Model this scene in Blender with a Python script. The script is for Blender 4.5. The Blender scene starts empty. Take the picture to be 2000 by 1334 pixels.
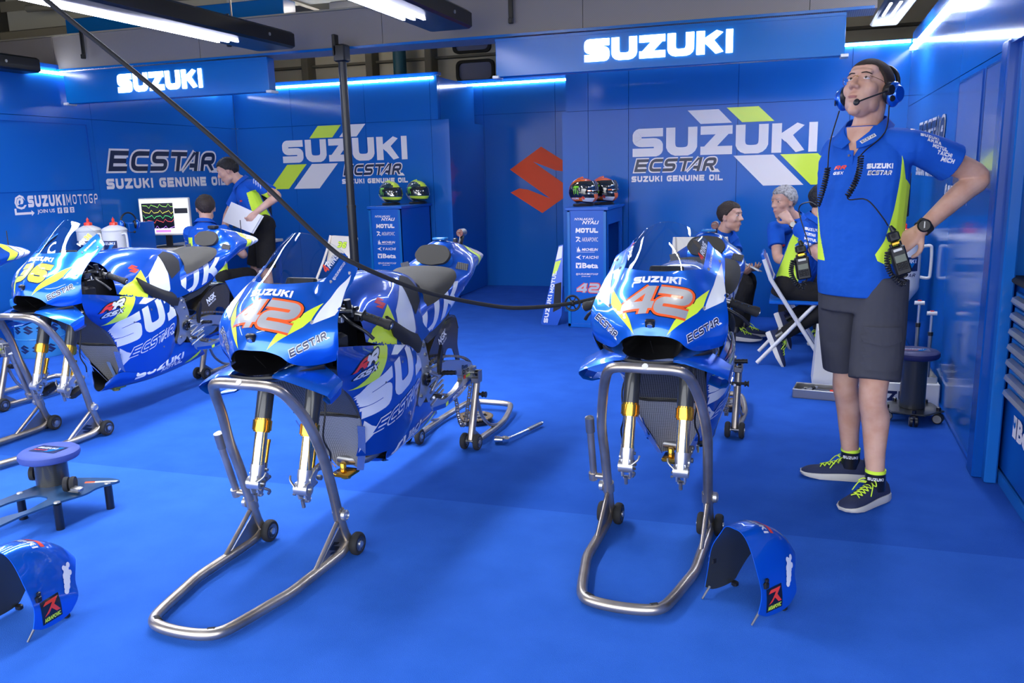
import bpy, math, random
from math import sin, cos, pi, radians as rad
from mathutils import Vector as V, Matrix, noise
from mathutils.bvhtree import BVHTree
from mathutils.geometry import tessellate_polygon
random.seed(7)
SC = bpy.context.scene
COL = SC.collection

# ------------------------------------------------------------------ camera
cd = bpy.data.cameras.new('camera'); cam = bpy.data.objects.new('camera', cd); COL.objects.link(cam)
cd.sensor_width = 36; cd.lens = 1641 / 2000 * 36; cd.clip_start = .05
def _cam():
    yaw, pit, rol = rad(18.117), rad(11.403), rad(-1.484)
    f = V((-sin(yaw) * cos(pit), cos(yaw) * cos(pit), -sin(pit)))
    r = V((cos(yaw), sin(yaw), 0)); u = r.cross(f)
    r2 = cos(rol) * r + sin(rol) * u; u2 = -sin(rol) * r + cos(rol) * u
    m = Matrix((r2, u2, -f)).transposed().to_4x4(); m.translation = V((0, 0, 1.4))
    return m
cam.matrix_world = _cam(); SC.camera = cam

# ------------------------------------------------------------------ world, exposure
SC.view_settings.view_transform = 'Standard'; SC.view_settings.look = 'None'
SC.view_settings.gamma = 1; SC.view_settings.use_curve_mapping = False
SC.view_settings.exposure = 0.35
w = bpy.data.worlds.new('sky'); SC.world = w; w.use_nodes = True
nt = w.node_tree; bg = nt.nodes['Background']
tc = nt.nodes.new('ShaderNodeTexCoord'); sp = nt.nodes.new('ShaderNodeSeparateXYZ')
cr = nt.nodes.new('ShaderNodeValToRGB'); nt.links.new(tc.outputs['Generated'], sp.inputs[0])
nt.links.new(sp.outputs['Z'], cr.inputs[0]); nt.links.new(cr.outputs[0], bg.inputs[0])
e = cr.color_ramp.elements; e[0].position = 0.0; e[0].color = (.60, .60, .62, 1); e[1].position = .7; e[1].color = (.75, .85, 1.0, 1)
x = e.new(.12); x.color = (.95, .96, 1.0, 1)
bg.inputs[1].default_value = 4.6
SC.cycles.max_bounces = 7; SC.cycles.diffuse_bounces = 4; SC.cycles.glossy_bounces = 4; SC.cycles.transmission_bounces = 6
SC.cycles.transparent_max_bounces = 10; SC.cycles.caustics_reflective = False; SC.cycles.caustics_refractive = False
SC.cycles.sample_clamp_indirect = 6

# ------------------------------------------------------------------ materials
def srgb(r, g, b):
    return tuple((c / 255 / 12.92 if c <= 10 else ((c / 255 + .055) / 1.055) ** 2.4) for c in (r, g, b))
MATS = {}
def mat(name, col, rough=.5, metal=0, coat=0, spec=.5, emit=None, es=0, alpha=1, trans=0, ior=1.45):
    m = bpy.data.materials.new(name); m.use_nodes = True; b = m.node_tree.nodes['Principled BSDF']
    b.inputs['Base Color'].default_value = (*col, 1); b.inputs['Roughness'].default_value = rough
    b.inputs['Metallic'].default_value = metal; b.inputs['Coat Weight'].default_value = coat
    b.inputs['Coat Roughness'].default_value = .04
    b.inputs['Specular IOR Level'].default_value = spec; b.inputs['IOR'].default_value = ior
    b.inputs['Alpha'].default_value = alpha; b.inputs['Transmission Weight'].default_value = trans
    if emit: b.inputs['Emission Color'].default_value = (*emit, 1); b.inputs['Emission Strength'].default_value = es
    m.diffuse_color = (*col, 1); MATS[name] = m
    return m
def nodes(m): return m.node_tree.nodes, m.node_tree.links, m.node_tree.nodes['Principled BSDF']
def add_bump(m, kind='noise', scale=200, strength=.2, dist=.01, coord='Object', detail=2):
    n, l, b = nodes(m); t = n.new('ShaderNodeTexCoord')
    x = n.new('ShaderNodeTexNoise') if kind == 'noise' else n.new('ShaderNodeTexVoronoi')
    x.inputs['Scale'].default_value = scale
    if kind == 'noise': x.inputs['Detail'].default_value = detail
    bp = n.new('ShaderNodeBump'); bp.inputs['Strength'].default_value = strength; bp.inputs['Distance'].default_value = dist
    l.new(t.outputs[coord], x.inputs['Vector']); l.new(x.outputs[0], bp.inputs['Height']); l.new(bp.outputs[0], b.inputs['Normal'])
def vary(m, c1, c2, scale, detail=3, lo=.35, hi=.65):
    n, l, b = nodes(m); t = n.new('ShaderNodeTexCoord'); x = n.new('ShaderNodeTexNoise')
    x.inputs['Scale'].default_value = scale; x.inputs['Detail'].default_value = detail
    r = n.new('ShaderNodeValToRGB'); r.color_ramp.elements[0].position = lo; r.color_ramp.elements[1].position = hi
    r.color_ramp.elements[0].color = (*c1, 1); r.color_ramp.elements[1].color = (*c2, 1)
    l.new(t.outputs['Object'], x.inputs['Vector']); l.new(x.outputs[0], r.inputs[0]); l.new(r.outputs[0], b.inputs['Base Color'])
def weave(m, c1, c2, scale):
    # twill weave of diagonal stripes, for carbon fibre
    n, l, b = nodes(m); t = n.new('ShaderNodeTexCoord'); mp = n.new('ShaderNodeMapping'); mp.inputs['Rotation'].default_value = (0, .5, .8)
    x = n.new('ShaderNodeTexWave'); x.wave_type = 'BANDS'; x.bands_direction = 'DIAGONAL'; x.inputs['Scale'].default_value = scale
    r = n.new('ShaderNodeValToRGB'); r.color_ramp.elements[0].color = (*c1, 1); r.color_ramp.elements[1].color = (*c2, 1)
    l.new(t.outputs['Object'], mp.inputs[0]); l.new(mp.outputs[0], x.inputs['Vector']); l.new(x.outputs[0], r.inputs[0]); l.new(r.outputs[0], b.inputs['Base Color'])
def check(m, c1, c2, sx, sz, strength=.6):
    # small pressed squares, for a radiator core
    n, l, b = nodes(m); t = n.new('ShaderNodeTexCoord'); mp = n.new('ShaderNodeMapping'); mp.inputs['Scale'].default_value = (sx, 0, sz)
    x = n.new('ShaderNodeTexBrick'); x.offset = 0; x.inputs['Scale'].default_value = 1; x.inputs['Mortar Size'].default_value = .1
    x.inputs['Brick Width'].default_value = 1; x.inputs['Row Height'].default_value = 1
    x.inputs['Color1'].default_value = (*c1, 1); x.inputs['Color2'].default_value = (*c1, 1); x.inputs['Mortar'].default_value = (*c2, 1)
    mp2 = n.new('ShaderNodeMapping'); mp2.inputs['Rotation'].default_value = (pi / 2, 0, 0)
    l.new(t.outputs['Object'], mp.inputs[0]); l.new(mp.outputs[0], mp2.inputs[0]); l.new(mp2.outputs[0], x.inputs['Vector']); l.new(x.outputs[0], b.inputs['Base Color'])
    bp = n.new('ShaderNodeBump'); bp.inputs['Strength'].default_value = strength; bp.inputs['Distance'].default_value = .003; bp.invert = True
    l.new(x.outputs['Fac'], bp.inputs['Height']); l.new(bp.outputs[0], b.inputs['Normal'])

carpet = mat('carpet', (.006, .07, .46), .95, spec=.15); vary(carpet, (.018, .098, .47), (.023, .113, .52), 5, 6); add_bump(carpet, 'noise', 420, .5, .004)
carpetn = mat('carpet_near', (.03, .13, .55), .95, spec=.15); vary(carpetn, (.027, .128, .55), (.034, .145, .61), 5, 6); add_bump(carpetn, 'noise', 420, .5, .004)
wallb = mat('wall_blue', (.012, .135, .50), .12, spec=.22)
wallt = mat('wall_trim', (.004, .075, .38), .2, spec=.35)
cabb = mat('cabinet_blue', (.005, .11, .50), .22, spec=.4)
boardb = mat('board_blue', (.003, .15, .46), .2, spec=.5)
paint = mat('paint_blue', (.004, .14, .75), .30, metal=.6, coat=1.0)
paintd = mat('paint_blue_shaded', (.003, .075, .46), .28, metal=.4, coat=1.0)  # same candy blue, dimmer sky reflection of the sides put into its colour
white = mat('white_vinyl', (.80, .82, .86), .25, coat=.6)
cream = mat('cream_print', (.92, .86, .82), .35)
yellow = mat('fluo_yellow', (.74, .95, .05), .3, coat=.5)
navy = mat('navy_print', (.012, .020, .085), .3, coat=.3)
navyw = mat('navy_wall_print', (.012, .020, .06), .3)
red = mat('red_print', (.85, .05, .02), .3, coat=.5)
orange = mat('orange_print', (.95, .12, .02), .3, coat=.5)
silverp = mat('silver_print', (.50, .50, .50), .3, metal=.3, coat=.6)
blackp = mat('black_print', (.006, .006, .008), .3, coat=.5)
rubber = mat('rubber', (.018, .018, .019), .75)
black = mat('black_plastic', (.012, .012, .014), .38)
foam = mat('seat_foam', (.045, .043, .038), .85); add_bump(foam, 'noise', 300, .3, .002)
carbon = mat('carbon', (.02, .02, .02), .3, coat=.35); weave(carbon, (.008, .009, .010), (.05, .055, .06), 130)
carbonb = mat('carbon_bronze', (.05, .04, .03), .25, coat=.8); weave(carbonb, (.012, .011, .009), (.09, .075, .05), 130)
steel = mat('brushed_steel', (.36, .34, .32), .33, metal=.9)
vary(steel, (.34, .29, .24), (.56, .50, .43), 6, 3)
alu = mat('aluminium', (.62, .62, .61), .32, metal=.9)
alud = mat('dark_aluminium', (.32, .32, .32), .36, metal=.9)
chrome = mat('chrome', (.8, .8, .8), .1, metal=1)
gold = mat('gold_anodised', (.82, .42, .05), .22, metal=1)
fork = mat('fork_tube', (.86, .72, .42), .14, metal=1)
radm = mat('radiator_core', (.2, .2, .2), .45, metal=.3); check(radm, (.42, .42, .41), (.06, .06, .06), 130, 150)
radd = mat('radiator_upper_core', (.1, .1, .1), .5, metal=.5); check(radd, (.15, .15, .15), (.02, .02, .02), 110, 170)
def clear(name, tint, gl):
    m = mat(name, tint, .03); n, l, b = nodes(m); t = n.new('ShaderNodeBsdfTransparent'); t.inputs[0].default_value = (*tint, 1); q = n.new('ShaderNodeBsdfGlossy'); q.inputs['Roughness'].default_value = .02
    f = n.new('ShaderNodeLayerWeight'); f.inputs[0].default_value = .5; p_ = n.new('ShaderNodeMath'); p_.operation = 'POWER'; p_.inputs[1].default_value = 4.5; q2 = n.new('ShaderNodeMath'); q2.operation = 'MULTIPLY_ADD'; q2.inputs[1].default_value = .6; q2.inputs[2].default_value = gl
    l.new(f.outputs['Facing'], p_.inputs[0]); l.new(p_.outputs[0], q2.inputs[0]); x = n.new('ShaderNodeMixShader'); l.new(q2.outputs[0], x.inputs[0]); l.new(t.outputs[0], x.inputs[1]); l.new(q.outputs[0], x.inputs[2]); l.new(x.outputs[0], n['Material Output'].inputs[0])
    return m
scr = clear('clear_screen', (.93, .96, .98), .07)
gls = clear('lens_glass', (.97, .97, .97), .05)
ledw = mat('led_white', (1, 1, 1), .5, emit=(.72, .74, 1.0), es=30)
ledl = mat('led_strip', (1, 1, 1), .5, emit=(.84, .91, 1.0), es=32)
ledt = mat('lit_letters', (1, 1, 1), .5, emit=(1, 1, 1), es=4)
beamm = mat('carbon_wrap', (.10, .09, .085), .5); weave(beamm, (.20, .17, .145), (.38, .33, .29), 60)
fixm = mat('fixture_black', (.012, .012, .011), .35)
beige = mat('ceiling_beige', (.62, .57, .44), .7)
ceild = mat('ceiling_dark', (.16, .145, .11), .8)
pipem = mat('pipe_tan', (.35, .30, .20), .5)
conc = mat('pit_concrete', (.42, .41, .39), .9)
skin = mat('skin', (.62, .36, .27), .5, spec=.35); skin.node_tree.nodes['Principled BSDF'].inputs['Subsurface Weight'].default_value = .08; skin.node_tree.nodes['Principled BSDF'].inputs['Subsurface Radius'].default_value = (.02, .008, .004)
vary(skin, (.58, .315, .22), (.68, .42, .32), 14, 4); 
shirt = mat('shirt_blue', (.008, .095, .52), .8, spec=.25); add_bump(shirt, 'noise', 14, .35, .03)
shorts = mat('shorts_grey', (.055, .057, .075), .85, spec=.25); add_bump(shorts, 'noise', 12, .35, .03)
trous = mat('trousers_black', (.016, .015, .015), .85, spec=.25); add_bump(trous, 'noise', 14, .4, .03)
fluo = mat('fluo_fabric', (.68, .95, .06), .8)
hairb = mat('hair_brown', (.035, .022, .015), .6); add_bump(hairb, 'noise', 90, .9, .01)
hairg = mat('hair_grey', (.33, .31, .29), .6); add_bump(hairg, 'noise', 90, .9, .01); vary(hairg, (.20, .19, .18), (.48, .46, .44), 60, 3)
hairs = mat('hair_short', (.035, .022, .015), .8); add_bump(hairs, 'noise', 250, .8, .004)
hairk = mat('hair_black', (.012, .010, .009), .5); add_bump(hairk, 'noise', 90, .9, .01)
shoe = mat('shoe_navy', (.018, .026, .075), .8); add_bump(shoe, 'noise', 160, .4, .003)
sole = mat('sole_white', (.62, .60, .55), .7)
eyew = mat('eye_white', (.75, .72, .70), .3); eyeb = mat('eye_iris', (.03, .018, .01), .2)
lipm = mat('lips', (.52, .23, .19), .5)
stub = mat('stubble', (.30, .17, .13), .7)
creamp = mat('cream_plastic', (.75, .68, .56), .4)
whitep = mat('white_plastic', (.74, .73, .69), .35)
paper = mat('paper', (.72, .72, .74), .7)
shadeb = mat('stool_blue', (.05, .085, .34), .6); seatn = mat('stool_navy', (.015, .02, .10), .6)
plateb = mat('plate_blue', (.02, .07, .17), .35, coat=.3)
drumb = mat('drum_blue', (.01, .15, .42), .3)
screenm = mat('screen_dark', (.01, .012, .02), .2)
winm = mat('tinted_window', (.17, .19, .33), .12, coat=.3)
hb = mat('helmet_dark', (.02, .05, .07), .15, coat=1); ho = mat('helmet_orange', (.90, .16, .02), .2, coat=1); hk = mat('helmet_black', (.01, .01, .01), .15, coat=1); hg = mat('claw_green', (.25, .75, .05), .3)
visor = mat('visor', (.02, .025, .03), .05, coat=1, spec=1)
lens_r = mat('camera_lens', (.25, .06, .05), .1)

# ------------------------------------------------------------------ mesh helpers
class G:
    def __init__(s): s.v = []; s.f = []; s.m = []; s.mats = []
    def mi(s, m):
        if m not in s.mats: s.mats.append(m)
        return s.mats.index(m)
    def add(s, vs, fs, m):
        k = len(s.v); i = s.mi(m); s.v += [tuple(p) for p in vs]
        for f in fs: s.f.append([j + k for j in f]); s.m.append(i)
        return s
    def box(s, c, d, m, rot=None, bev=0):
        hx, hy, hz = d[0] / 2, d[1] / 2, d[2] / 2
        if bev:
            b = min(bev, hx * .9, hy * .9, hz * .9); vs = []
            for z, k in ((-hz, b), (-hz + b, 0), (hz - b, 0), (hz, b)):
                X, Y = hx - k, hy - k
                vs += [(-X + b, -Y, z), (X - b, -Y, z), (X, -Y + b, z), (X, Y - b, z), (X - b, Y, z), (-X + b, Y, z), (-X, Y - b, z), (-X, -Y + b, z)]
            fs = [list(range(7, -1, -1)), list(range(24, 32))]
            for r in range(3):
                for i in range(8): fs.append([r * 8 + i, r * 8 + (i + 1) % 8, r * 8 + 8 + (i + 1) % 8, r * 8 + 8 + i])
        else:
            vs = [(a * hx, b * hy, e * hz) for e in (-1, 1) for a, b in ((-1, -1), (1, -1), (1, 1), (-1, 1))]
            fs = [[3, 2, 1, 0], [4, 5, 6, 7], [0, 1, 5, 4], [1, 2, 6, 5], [2, 3, 7, 6], [3, 0, 4, 7]]
        R = rot if rot is not None else Matrix.Identity(3)
        c = V(c); return s.add([R @ V(p) + c for p in vs], fs, m)
    def tube(s, P, r, m, seg=10, sm=0, closed=False, caps=True):
        P = [V(p) for p in P]; n = len(P)
        R = list(r) if isinstance(r, (list, tuple)) else [r] * n
        if sm: P, R = smooth_path(P, R, sm, closed)
        n = len(P); vs = []; up = None
        for i in range(n):
            a = P[i - 1] if (i or closed) else P[0]; b = P[(i + 1) % n] if (i < n - 1 or closed) else P[-1]
            t = (b - a).normalized() if (b - a).length > 1e-9 else V((0, 0, 1))
            if up is None: up = t.orthogonal().normalized()
            up = (up - t * up.dot(t));
            up = up.normalized() if up.length > 1e-6 else t.orthogonal().normalized()
            sd = t.cross(up)
            for k in range(seg):
                an = 2 * pi * k / seg; vs.append(P[i] + (up * cos(an) + sd * sin(an)) * R[i])
        fs = []
        for i in range(n if closed else n - 1):
            j = (i + 1) % n
            for k in range(seg): fs.append([i * seg + k, i * seg + (k + 1) % seg, j * seg + (k + 1) % seg, j * seg + k])
        if caps and not closed: fs.append(list(range(seg - 1, -1, -1))); fs.append([(n - 1) * seg + k for k in range(seg)])
        return s.add(vs, fs, m)
    def lathe(s, prof, c, ax, m, seg=24):
        # prof: (radius, height along axis)
        ax = V(ax).normalized(); u = ax.orthogonal().normalized(); w_ = ax.cross(u); c = V(c); vs = []
        for r, h in prof:
            for k in range(seg):
                an = 2 * pi * k / seg; vs.append(c + ax * h + (u * cos(an) + w_ * sin(an)) * r)
        fs = []; n = len(prof)
        for i in range(n - 1):
            for k in range(seg): fs.append([i * seg + k, i * seg + (k + 1) % seg, (i + 1) * seg + (k + 1) % seg, (i + 1) * seg + k])
        if prof[0][0] > 1e-5: fs.append(list(range(seg - 1, -1, -1)))
        if prof[-1][0] > 1e-5: fs.append([(n - 1) * seg + k for k in range(seg)])
        return s.add(vs, fs, m)
    def prism(s, poly, fn, t, m, holes=()):
        # poly in 2D; fn(u, v, w) -> point; thickness t along w
        loops = [list(poly)] + [list(h) for h in holes]; flat = [p for l in loops for p in l]
        tri = tessellate_polygon([[V((p[0], p[1], 0)) for p in l] for l in loops]); n = len(flat)
        vs = [fn(p[0], p[1], 0) for p in flat] + [fn(p[0], p[1], t) for p in flat]
        fs = [list(a) for a in tri] + [[i + n for i in reversed(a)] for a in tri]; k = 0
        for l in loops:
            for i in range(len(l)): a, b = k + i, k + (i + 1) % len(l); fs.append([a, b, b + n, a + n])
            k += len(l)
        return s.add(vs, fs, m)
    def grid(s, P, m, th=0, min_=None, flip=False, mf=None):
        nu, nv = len(P), len(P[0]); vs = [V(p) for row in P for p in row]
        q = lambda i, j: i * nv + j
        fs = []
        for i in range(nu - 1):
            for j in range(nv - 1):
                f = [q(i, j), q(i + 1, j), q(i + 1, j + 1), q(i, j + 1)]
                fs.append(f[::-1] if flip else f)
        if not th: return s.add(vs, fs, m)
        N = []
        for i in range(nu):
            for j in range(nv):
                a = vs[q(min(i + 1, nu - 1), j)] - vs[q(max(i - 1, 0), j)]; b = vs[q(i, min(j + 1, nv - 1))] - vs[q(i, max(j - 1, 0))]
                nn = a.cross(b); nn = nn.normalized() if nn.length > 1e-12 else V((0, 0, 1)); N.append(-nn if flip else nn)
        s.add(vs, fs, m); n0 = len(vs)
        s.add([p - nn * th for p, nn in zip(vs, N)], [f[::-1] for f in fs], min_ or m)
        ring = [q(i, 0) for i in range(nu)] + [q(nu - 1, j) for j in range(1, nv)] + [q(i, nv - 1) for i in range(nu - 2, -1, -1)] + [q(0, j) for j in range(nv - 2, 0, -1)]
        k = len(s.v) - 2 * n0; mi = s.mi(m)
        for a, b in zip(ring, ring[1:] + ring[:1]):
            f = [k + b, k + a, k + a + n0, k + b + n0]; s.f.append(f[::-1] if flip else f); s.m.append(mi)
        return s
    def loft(s, rings, m, cap=True):
        n = len(rings[0]); vs = [p for r in rings for p in r]; fs = []
        for i in range(len(rings) - 1):
            for k in range(n): fs.append([i * n + k, i * n + (k + 1) % n, (i + 1) * n + (k + 1) % n, (i + 1) * n + k])
        if cap: fs.append(list(range(n - 1, -1, -1))); fs.append([(len(rings) - 1) * n + k for k in range(n)])
        return s.add(vs, fs, m)
    def ball(s, c, r, m, seg=16, rings=10, R=None):
        if not isinstance(r, (tuple, list)): r = (r, r, r)
        c = V(c); vs = []; R = R or Matrix.Identity(3)
        for i in range(rings + 1):
            a = pi * i / rings; rr = max(sin(a), 1e-4)
            for k in range(seg):
                b = 2 * pi * k / seg; vs.append(c + R @ V((r[0] * rr * cos(b), r[1] * rr * sin(b), -r[2] * cos(a))))
        fs = [[i * seg + k, i * seg + (k + 1) % seg, (i + 1) * seg + (k + 1) % seg, (i + 1) * seg + k] for i in range(rings) for k in range(seg)]
        return s.add(vs, fs, m)
    def mesh(s, name, ang=40):
        me = bpy.data.meshes.new(name); me.from_pydata(s.v, [], s.f)
        for m in s.mats: me.materials.append(m)
        me.polygons.foreach_set('material_index', s.m); me.polygons.foreach_set('use_smooth', [True] * len(s.f))
        me.validate(); me.update(); me.set_sharp_from_angle(angle=rad(ang))
        return me
    def bvh(s): return BVHTree.FromPolygons([V(p) for p in s.v], s.f)
    def build(s, name, parent=None, label=None, loc=None, rotz=0, ang=40, cat=None, group=None, kind=None):
        o = bpy.data.objects.new(name, s.mesh(name, ang)); COL.objects.link(o)
        if parent: o.parent = parent
        if loc is not None: o.location = loc
        if rotz: o.rotation_euler.z = rotz
        for k, v in (('label', label), ('category', cat), ('group', group), ('kind', kind)):
            if v: o[k] = v
        return o
def smooth_path(P, R, n, closed=False):
    out = []; rr = []; N = len(P); rng = range(N if closed else N - 1)
    for i in rng:
        g = lambda k: P[k % N] if closed else P[max(0, min(N - 1, k))]
        a, b, c, d = g(i - 1), g(i), g(i + 1), g(i + 2)
        for t in range(n):
            u = t / n; out.append(.5 * ((2 * b) + (c - a) * u + (2 * a - 5 * b + 4 * c - d) * u * u + (3 * b - a - 3 * c + d) * u ** 3))
            rr.append(R[i] * (1 - u) + R[(i + 1) % N] * u)
    if not closed: out.append(P[-1]); rr.append(R[-1])
    return out, rr
def crv(P, n):  # Catmull-Rom through a row of points
    return smooth_path([V(p) for p in P], [0] * len(P), n)[0]
def surf(rows, nu, nv):  # smooth surface through a table of points
    A = [crv(r, nv) for r in rows]
    cols = [crv([a[j] for a in A], nu) for j in range(len(A[0]))]
    return [[c[i] for c in cols] for i in range(len(cols[0]))]
def circ(c, r, n=24, sx=1, a0=0): return [(c[0] + r * sx * cos(a0 + 2 * pi * i / n), c[1] + r * sin(a0 + 2 * pi * i / n)) for i in range(n)]
def fillet(P, r, n=5, closed=True):
    # round the corners of a 2D outline
    out = []; N = len(P)
    for i in range(N):
        b = V((P[i][0], P[i][1]))
        if not closed and i in (0, N - 1): out.append(tuple(b)); continue
        a = V((P[i - 1][0], P[i - 1][1])); c = V((P[(i + 1) % N][0], P[(i + 1) % N][1]))
        rr = r[i] if isinstance(r, (list, tuple)) else r
        k = min(rr, (a - b).length * .49, (c - b).length * .49)
        if k < 1e-6: out.append(tuple(b)); continue
        p = b + (a - b).normalized() * k; q = b + (c - b).normalized() * k
        for t in range(n + 1):
            u = t / n; out.append(tuple(p * (1 - u) ** 2 + b * 2 * u * (1 - u) + q * u * u))
    return out
def empty(name, loc=(0, 0, 0), rotz=0, label=None, cat=None, group=None):
    o = bpy.data.objects.new(name, None); COL.objects.link(o); o.location = loc; o.rotation_euler.z = rotz; o.empty_display_size = .1
    for k, v in (('label', label), ('category', cat), ('group', group)):
        if v: o[k] = v
    return o
def copy_tree(o, loc=None, label=None, parent=None, group=None):
    c = o.copy(); COL.objects.link(c)
    if parent: c.parent = parent
    if loc is not None: c.location = loc
    if label: c['label'] = label
    if group: c['group'] = group
    for ch in list(o.children): copy_tree(ch, parent=c)
    return c
def struct(g, name): return g.build(name, kind='structure')

# ------------------------------------------------------------------ block lettering
_a, _b, _m = .14, .86, .5
GL = {
'S': [([(1, _b), (_a, _b), (_a, _m), (_b, _m), (_b, _a), (0, _a)], 1)],
'U': [([(_a, 1), (_a, _a), (_b, _a), (_b, 1)], 1)],
'Z': [([(0, _b), (1, _b)], 0), ([(.84, .9), (.16, .1)], 0), ([(0, _a), (1, _a)], 0)],
'K': [([(_a, 0), (_a, 1)], 0), ([(.86, 1.02), (.3, .48)], 0), ([(.42, .62), (.86, -.02)], 0)],
'I': [([(.14, 0), (.14, 1)], 0)],
'E': [([(1, _b), (_a, _b), (_a, _a), (1, _a)], 0), ([(_a, _m), (.92, _m)], 0)],
'F': [([(1, _b), (_a, _b), (_a, 0)], 0), ([(_a, _m), (.92, _m)], 0)],
'C': [([(1, _b), (_a, _b), (_a, _a), (1, _a)], 1)],
'G': [([(1, _b), (_a, _b), (_a, _a), (_b, _a), (_b, _m), (.5, _m)], 1)],
'T': [([(0, _b), (1, _b)], 0), ([(.5, 0), (.5, .9)], 0)],
'A': [([(.02, -.1), (.5, 1.0)], 0), ([(.98, -.1), (.5, 1.0)], 0), ([(.2, .3), (.8, .3)], 0)],
'Â': [([(-.1, -.05), (.72, 1.0)], 0), ([(_b, 0), (_b, 1)], 0), ([(.45, .28), (_b, .28)], 0)],
'R': [([(_a, 0), (_a, _b), (_b, _b), (_b, .45), (_a, .45)], 1), ([(.5, .5), (.88, -.02)], 0)],
'P': [([(_a, 0), (_a, _b), (_b, _b), (_b, .45), (_a, .45)], 1)],
'B': [([(_a, _a), (_a, _b), (_b, _b), (_b, _m), (_a, _m)], 1), ([(_a, _m), (_b, _m), (_b, _a), (_a, _a)], 1)],
'D': [([(_a, _a), (_a, _b), (_b, _b), (_b, _a), (_a, _a)], 1)],
'O': [([(_m, _b), (_b, _b), (_b, _a), (_a, _a), (_a, _b), (_m, _b)], 1)],
'N': [([(_a, 0), (_a, 1)], 0), ([(_b, 0), (_b, 1)], 0), ([(.16, .9), (.84, .1)], 0)],
'M': [([(_a, 0), (_a, 1)], 0), ([(1.06, 0), (1.06, 1)], 0), ([(.16, .92), (.6, .25)], 0), ([(1.04, .92), (.6, .25)], 0)],
'L': [([(_a, 1), (_a, _a), (1, _a)], 0)],
'H': [([(_a, 0), (_a, 1)], 0), ([(_b, 0), (_b, 1)], 0), ([(_a, _m), (_b, _m)], 0)],
'X': [([(.1, 1.02), (.9, -.02)], 0), ([(.9, 1.02), (.1, -.02)], 0)],
'Y': [([(.1, 1.02), (.5, .45)], 0), ([(.9, 1.02), (.5, .45)], 0), ([(.5, .5), (.5, 0)], 0)],
'V': [([(.08, 1.02), (.5, .05)], 0), ([(.92, 1.02), (.5, .05)], 0)],
'J': [([(_b, 1), (_b, _a), (0, _a)], 1)],
'Q': [([(_m, _b), (_b, _b), (_b, _a), (_a, _a), (_a, _b), (_m, _b)], 1), ([(.6, .35), (.95, -.02)], 0)],
'0': [([(_m, _b), (_b, _b), (_b, _a), (_a, _a), (_a, _b), (_m, _b)], 1)],
'1': [([(.4, 0), (.4, 1)], 0)],
'2': [([(0, _b), (_b, _b), (_b, _m), (_a, _m), (_a, _a), (1, _a)], 1)],
'3': [([(0, _b), (_b, _b), (_b, _a), (0, _a)], 1), ([(.25, _m), (_b, _m)], 0)],
'4': [([(.76, 0), (.76, 1)], 0), ([(.72, 1.0), (.08, .30)], 0), ([(0, .30), (1, .30)], 0)],
'6': [([(1, _b), (_a, _b), (_a, _a), (_b, _a), (_b, .52), (_a, .52)], 1)],
'@': [([(.65, .3), (.65, .7), (.35, .7), (.35, .3), (.65, .3)], 1), ([(.65, .3), (.92, .3), (.92, .92), (.08, .92), (.08, .08), (.8, .08)], 1)],
'.': [([(.14, 0), (.14, .26)], 0)], '-': [([(.1, _m), (.9, _m)], 0)], ':': [([(.14, .1), (.14, .36)], 0), ([(.14, .6), (.14, .86)], 0)]}
def stroke(path, hw, rnd):
    P = fillet(path, .3, 5, False) if rnd else path
    P = [V(p) for p in P]; Lf = []; Rt = []
    for i, p in enumerate(P):
        d1 = (p - P[i - 1]).normalized() if i else None; d2 = (P[i + 1] - p).normalized() if i < len(P) - 1 else None
        if d1 is None: n = V((-d2.y, d2.x)); k = 1
        elif d2 is None: n = V((-d1.y, d1.x)); k = 1
        else:
            n1 = V((-d1.y, d1.x)); n2 = V((-d2.y, d2.x)); n = (n1 + n2)
            n = n.normalized() if n.length > 1e-6 else n1; k = 1 / max(.35, n.dot(n1))
        Lf.append(p + n * hw * k); Rt.append(p - n * hw * k)
    return [[Lf[i], Rt[i], Rt[i + 1], Lf[i + 1]] for i in range(len(P) - 1)]
def lettering(txt, wd=1.0, gap=.16, hw=.14, slant=0, grow=0, ends=True):
    """quads in a frame whose height is 1; returns quads, total width"""
    x = 0; out = []
    for ch in txt:
        if ch == ' ': x += .55 * wd + gap; continue
        if ch == 'Â': x -= .36 * wd
        g = GL.get(ch, GL['I']); gw = .28 if ch in 'I.:' else (1.2 if ch == 'M' else 1.0)
        cw = gw * wd if ch not in 'I.:' else .28 * max(1, wd * .9)
        for path, rnd in g:
            for q in stroke(path, hw + grow, rnd):
                qq = []
                for p in q:
                    px_ = max(-grow, min(gw + grow, p[0])) / gw * cw; py = max(-grow, min(1 + grow, p[1]))
                    qq.append((x + px_ + slant * py, py))
                out.append(qq)
        x += cw + gap
    return out, x - gap
def fit(quads, wtot, x0, y0, W, H):
    return [[(x0 + p[0] / wtot * W, y0 + p[1] * H) for p in q] for q in quads]
def split(q, step):
    """cut a quad or triangle into small pieces"""
    if len(q) == 3:
        a, b, c = [V(p) for p in q]; L = max((a - b).length, (b - c).length, (c - a).length)
        if L <= step: return [q]
        ls = [(a - b).length, (b - c).length, (c - a).length]; i = ls.index(L); P = [a, b, c]
        A, B, Cc = P[i], P[(i + 1) % 3], P[(i + 2) % 3]; M = (A + B) / 2
        return split([A, M, Cc], step) + split([M, B, Cc], step)
    a, b, c, d = [V(p) for p in q]
    nu = max(1, math.ceil(max((b - a).length, (c - d).length) / step)); nv = max(1, math.ceil(max((d - a).length, (c - b).length) / step)); out = []
    L = lambda u, v: (a * (1 - u) + b * u) * (1 - v) + (d * (1 - u) + c * u) * v
    for i in range(nu):
        for j in range(nv): out.append([L(i / nu, j / nv), L((i + 1) / nu, j / nv), L((i + 1) / nu, (j + 1) / nv), L(i / nu, (j + 1) / nv)])
    return out
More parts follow.
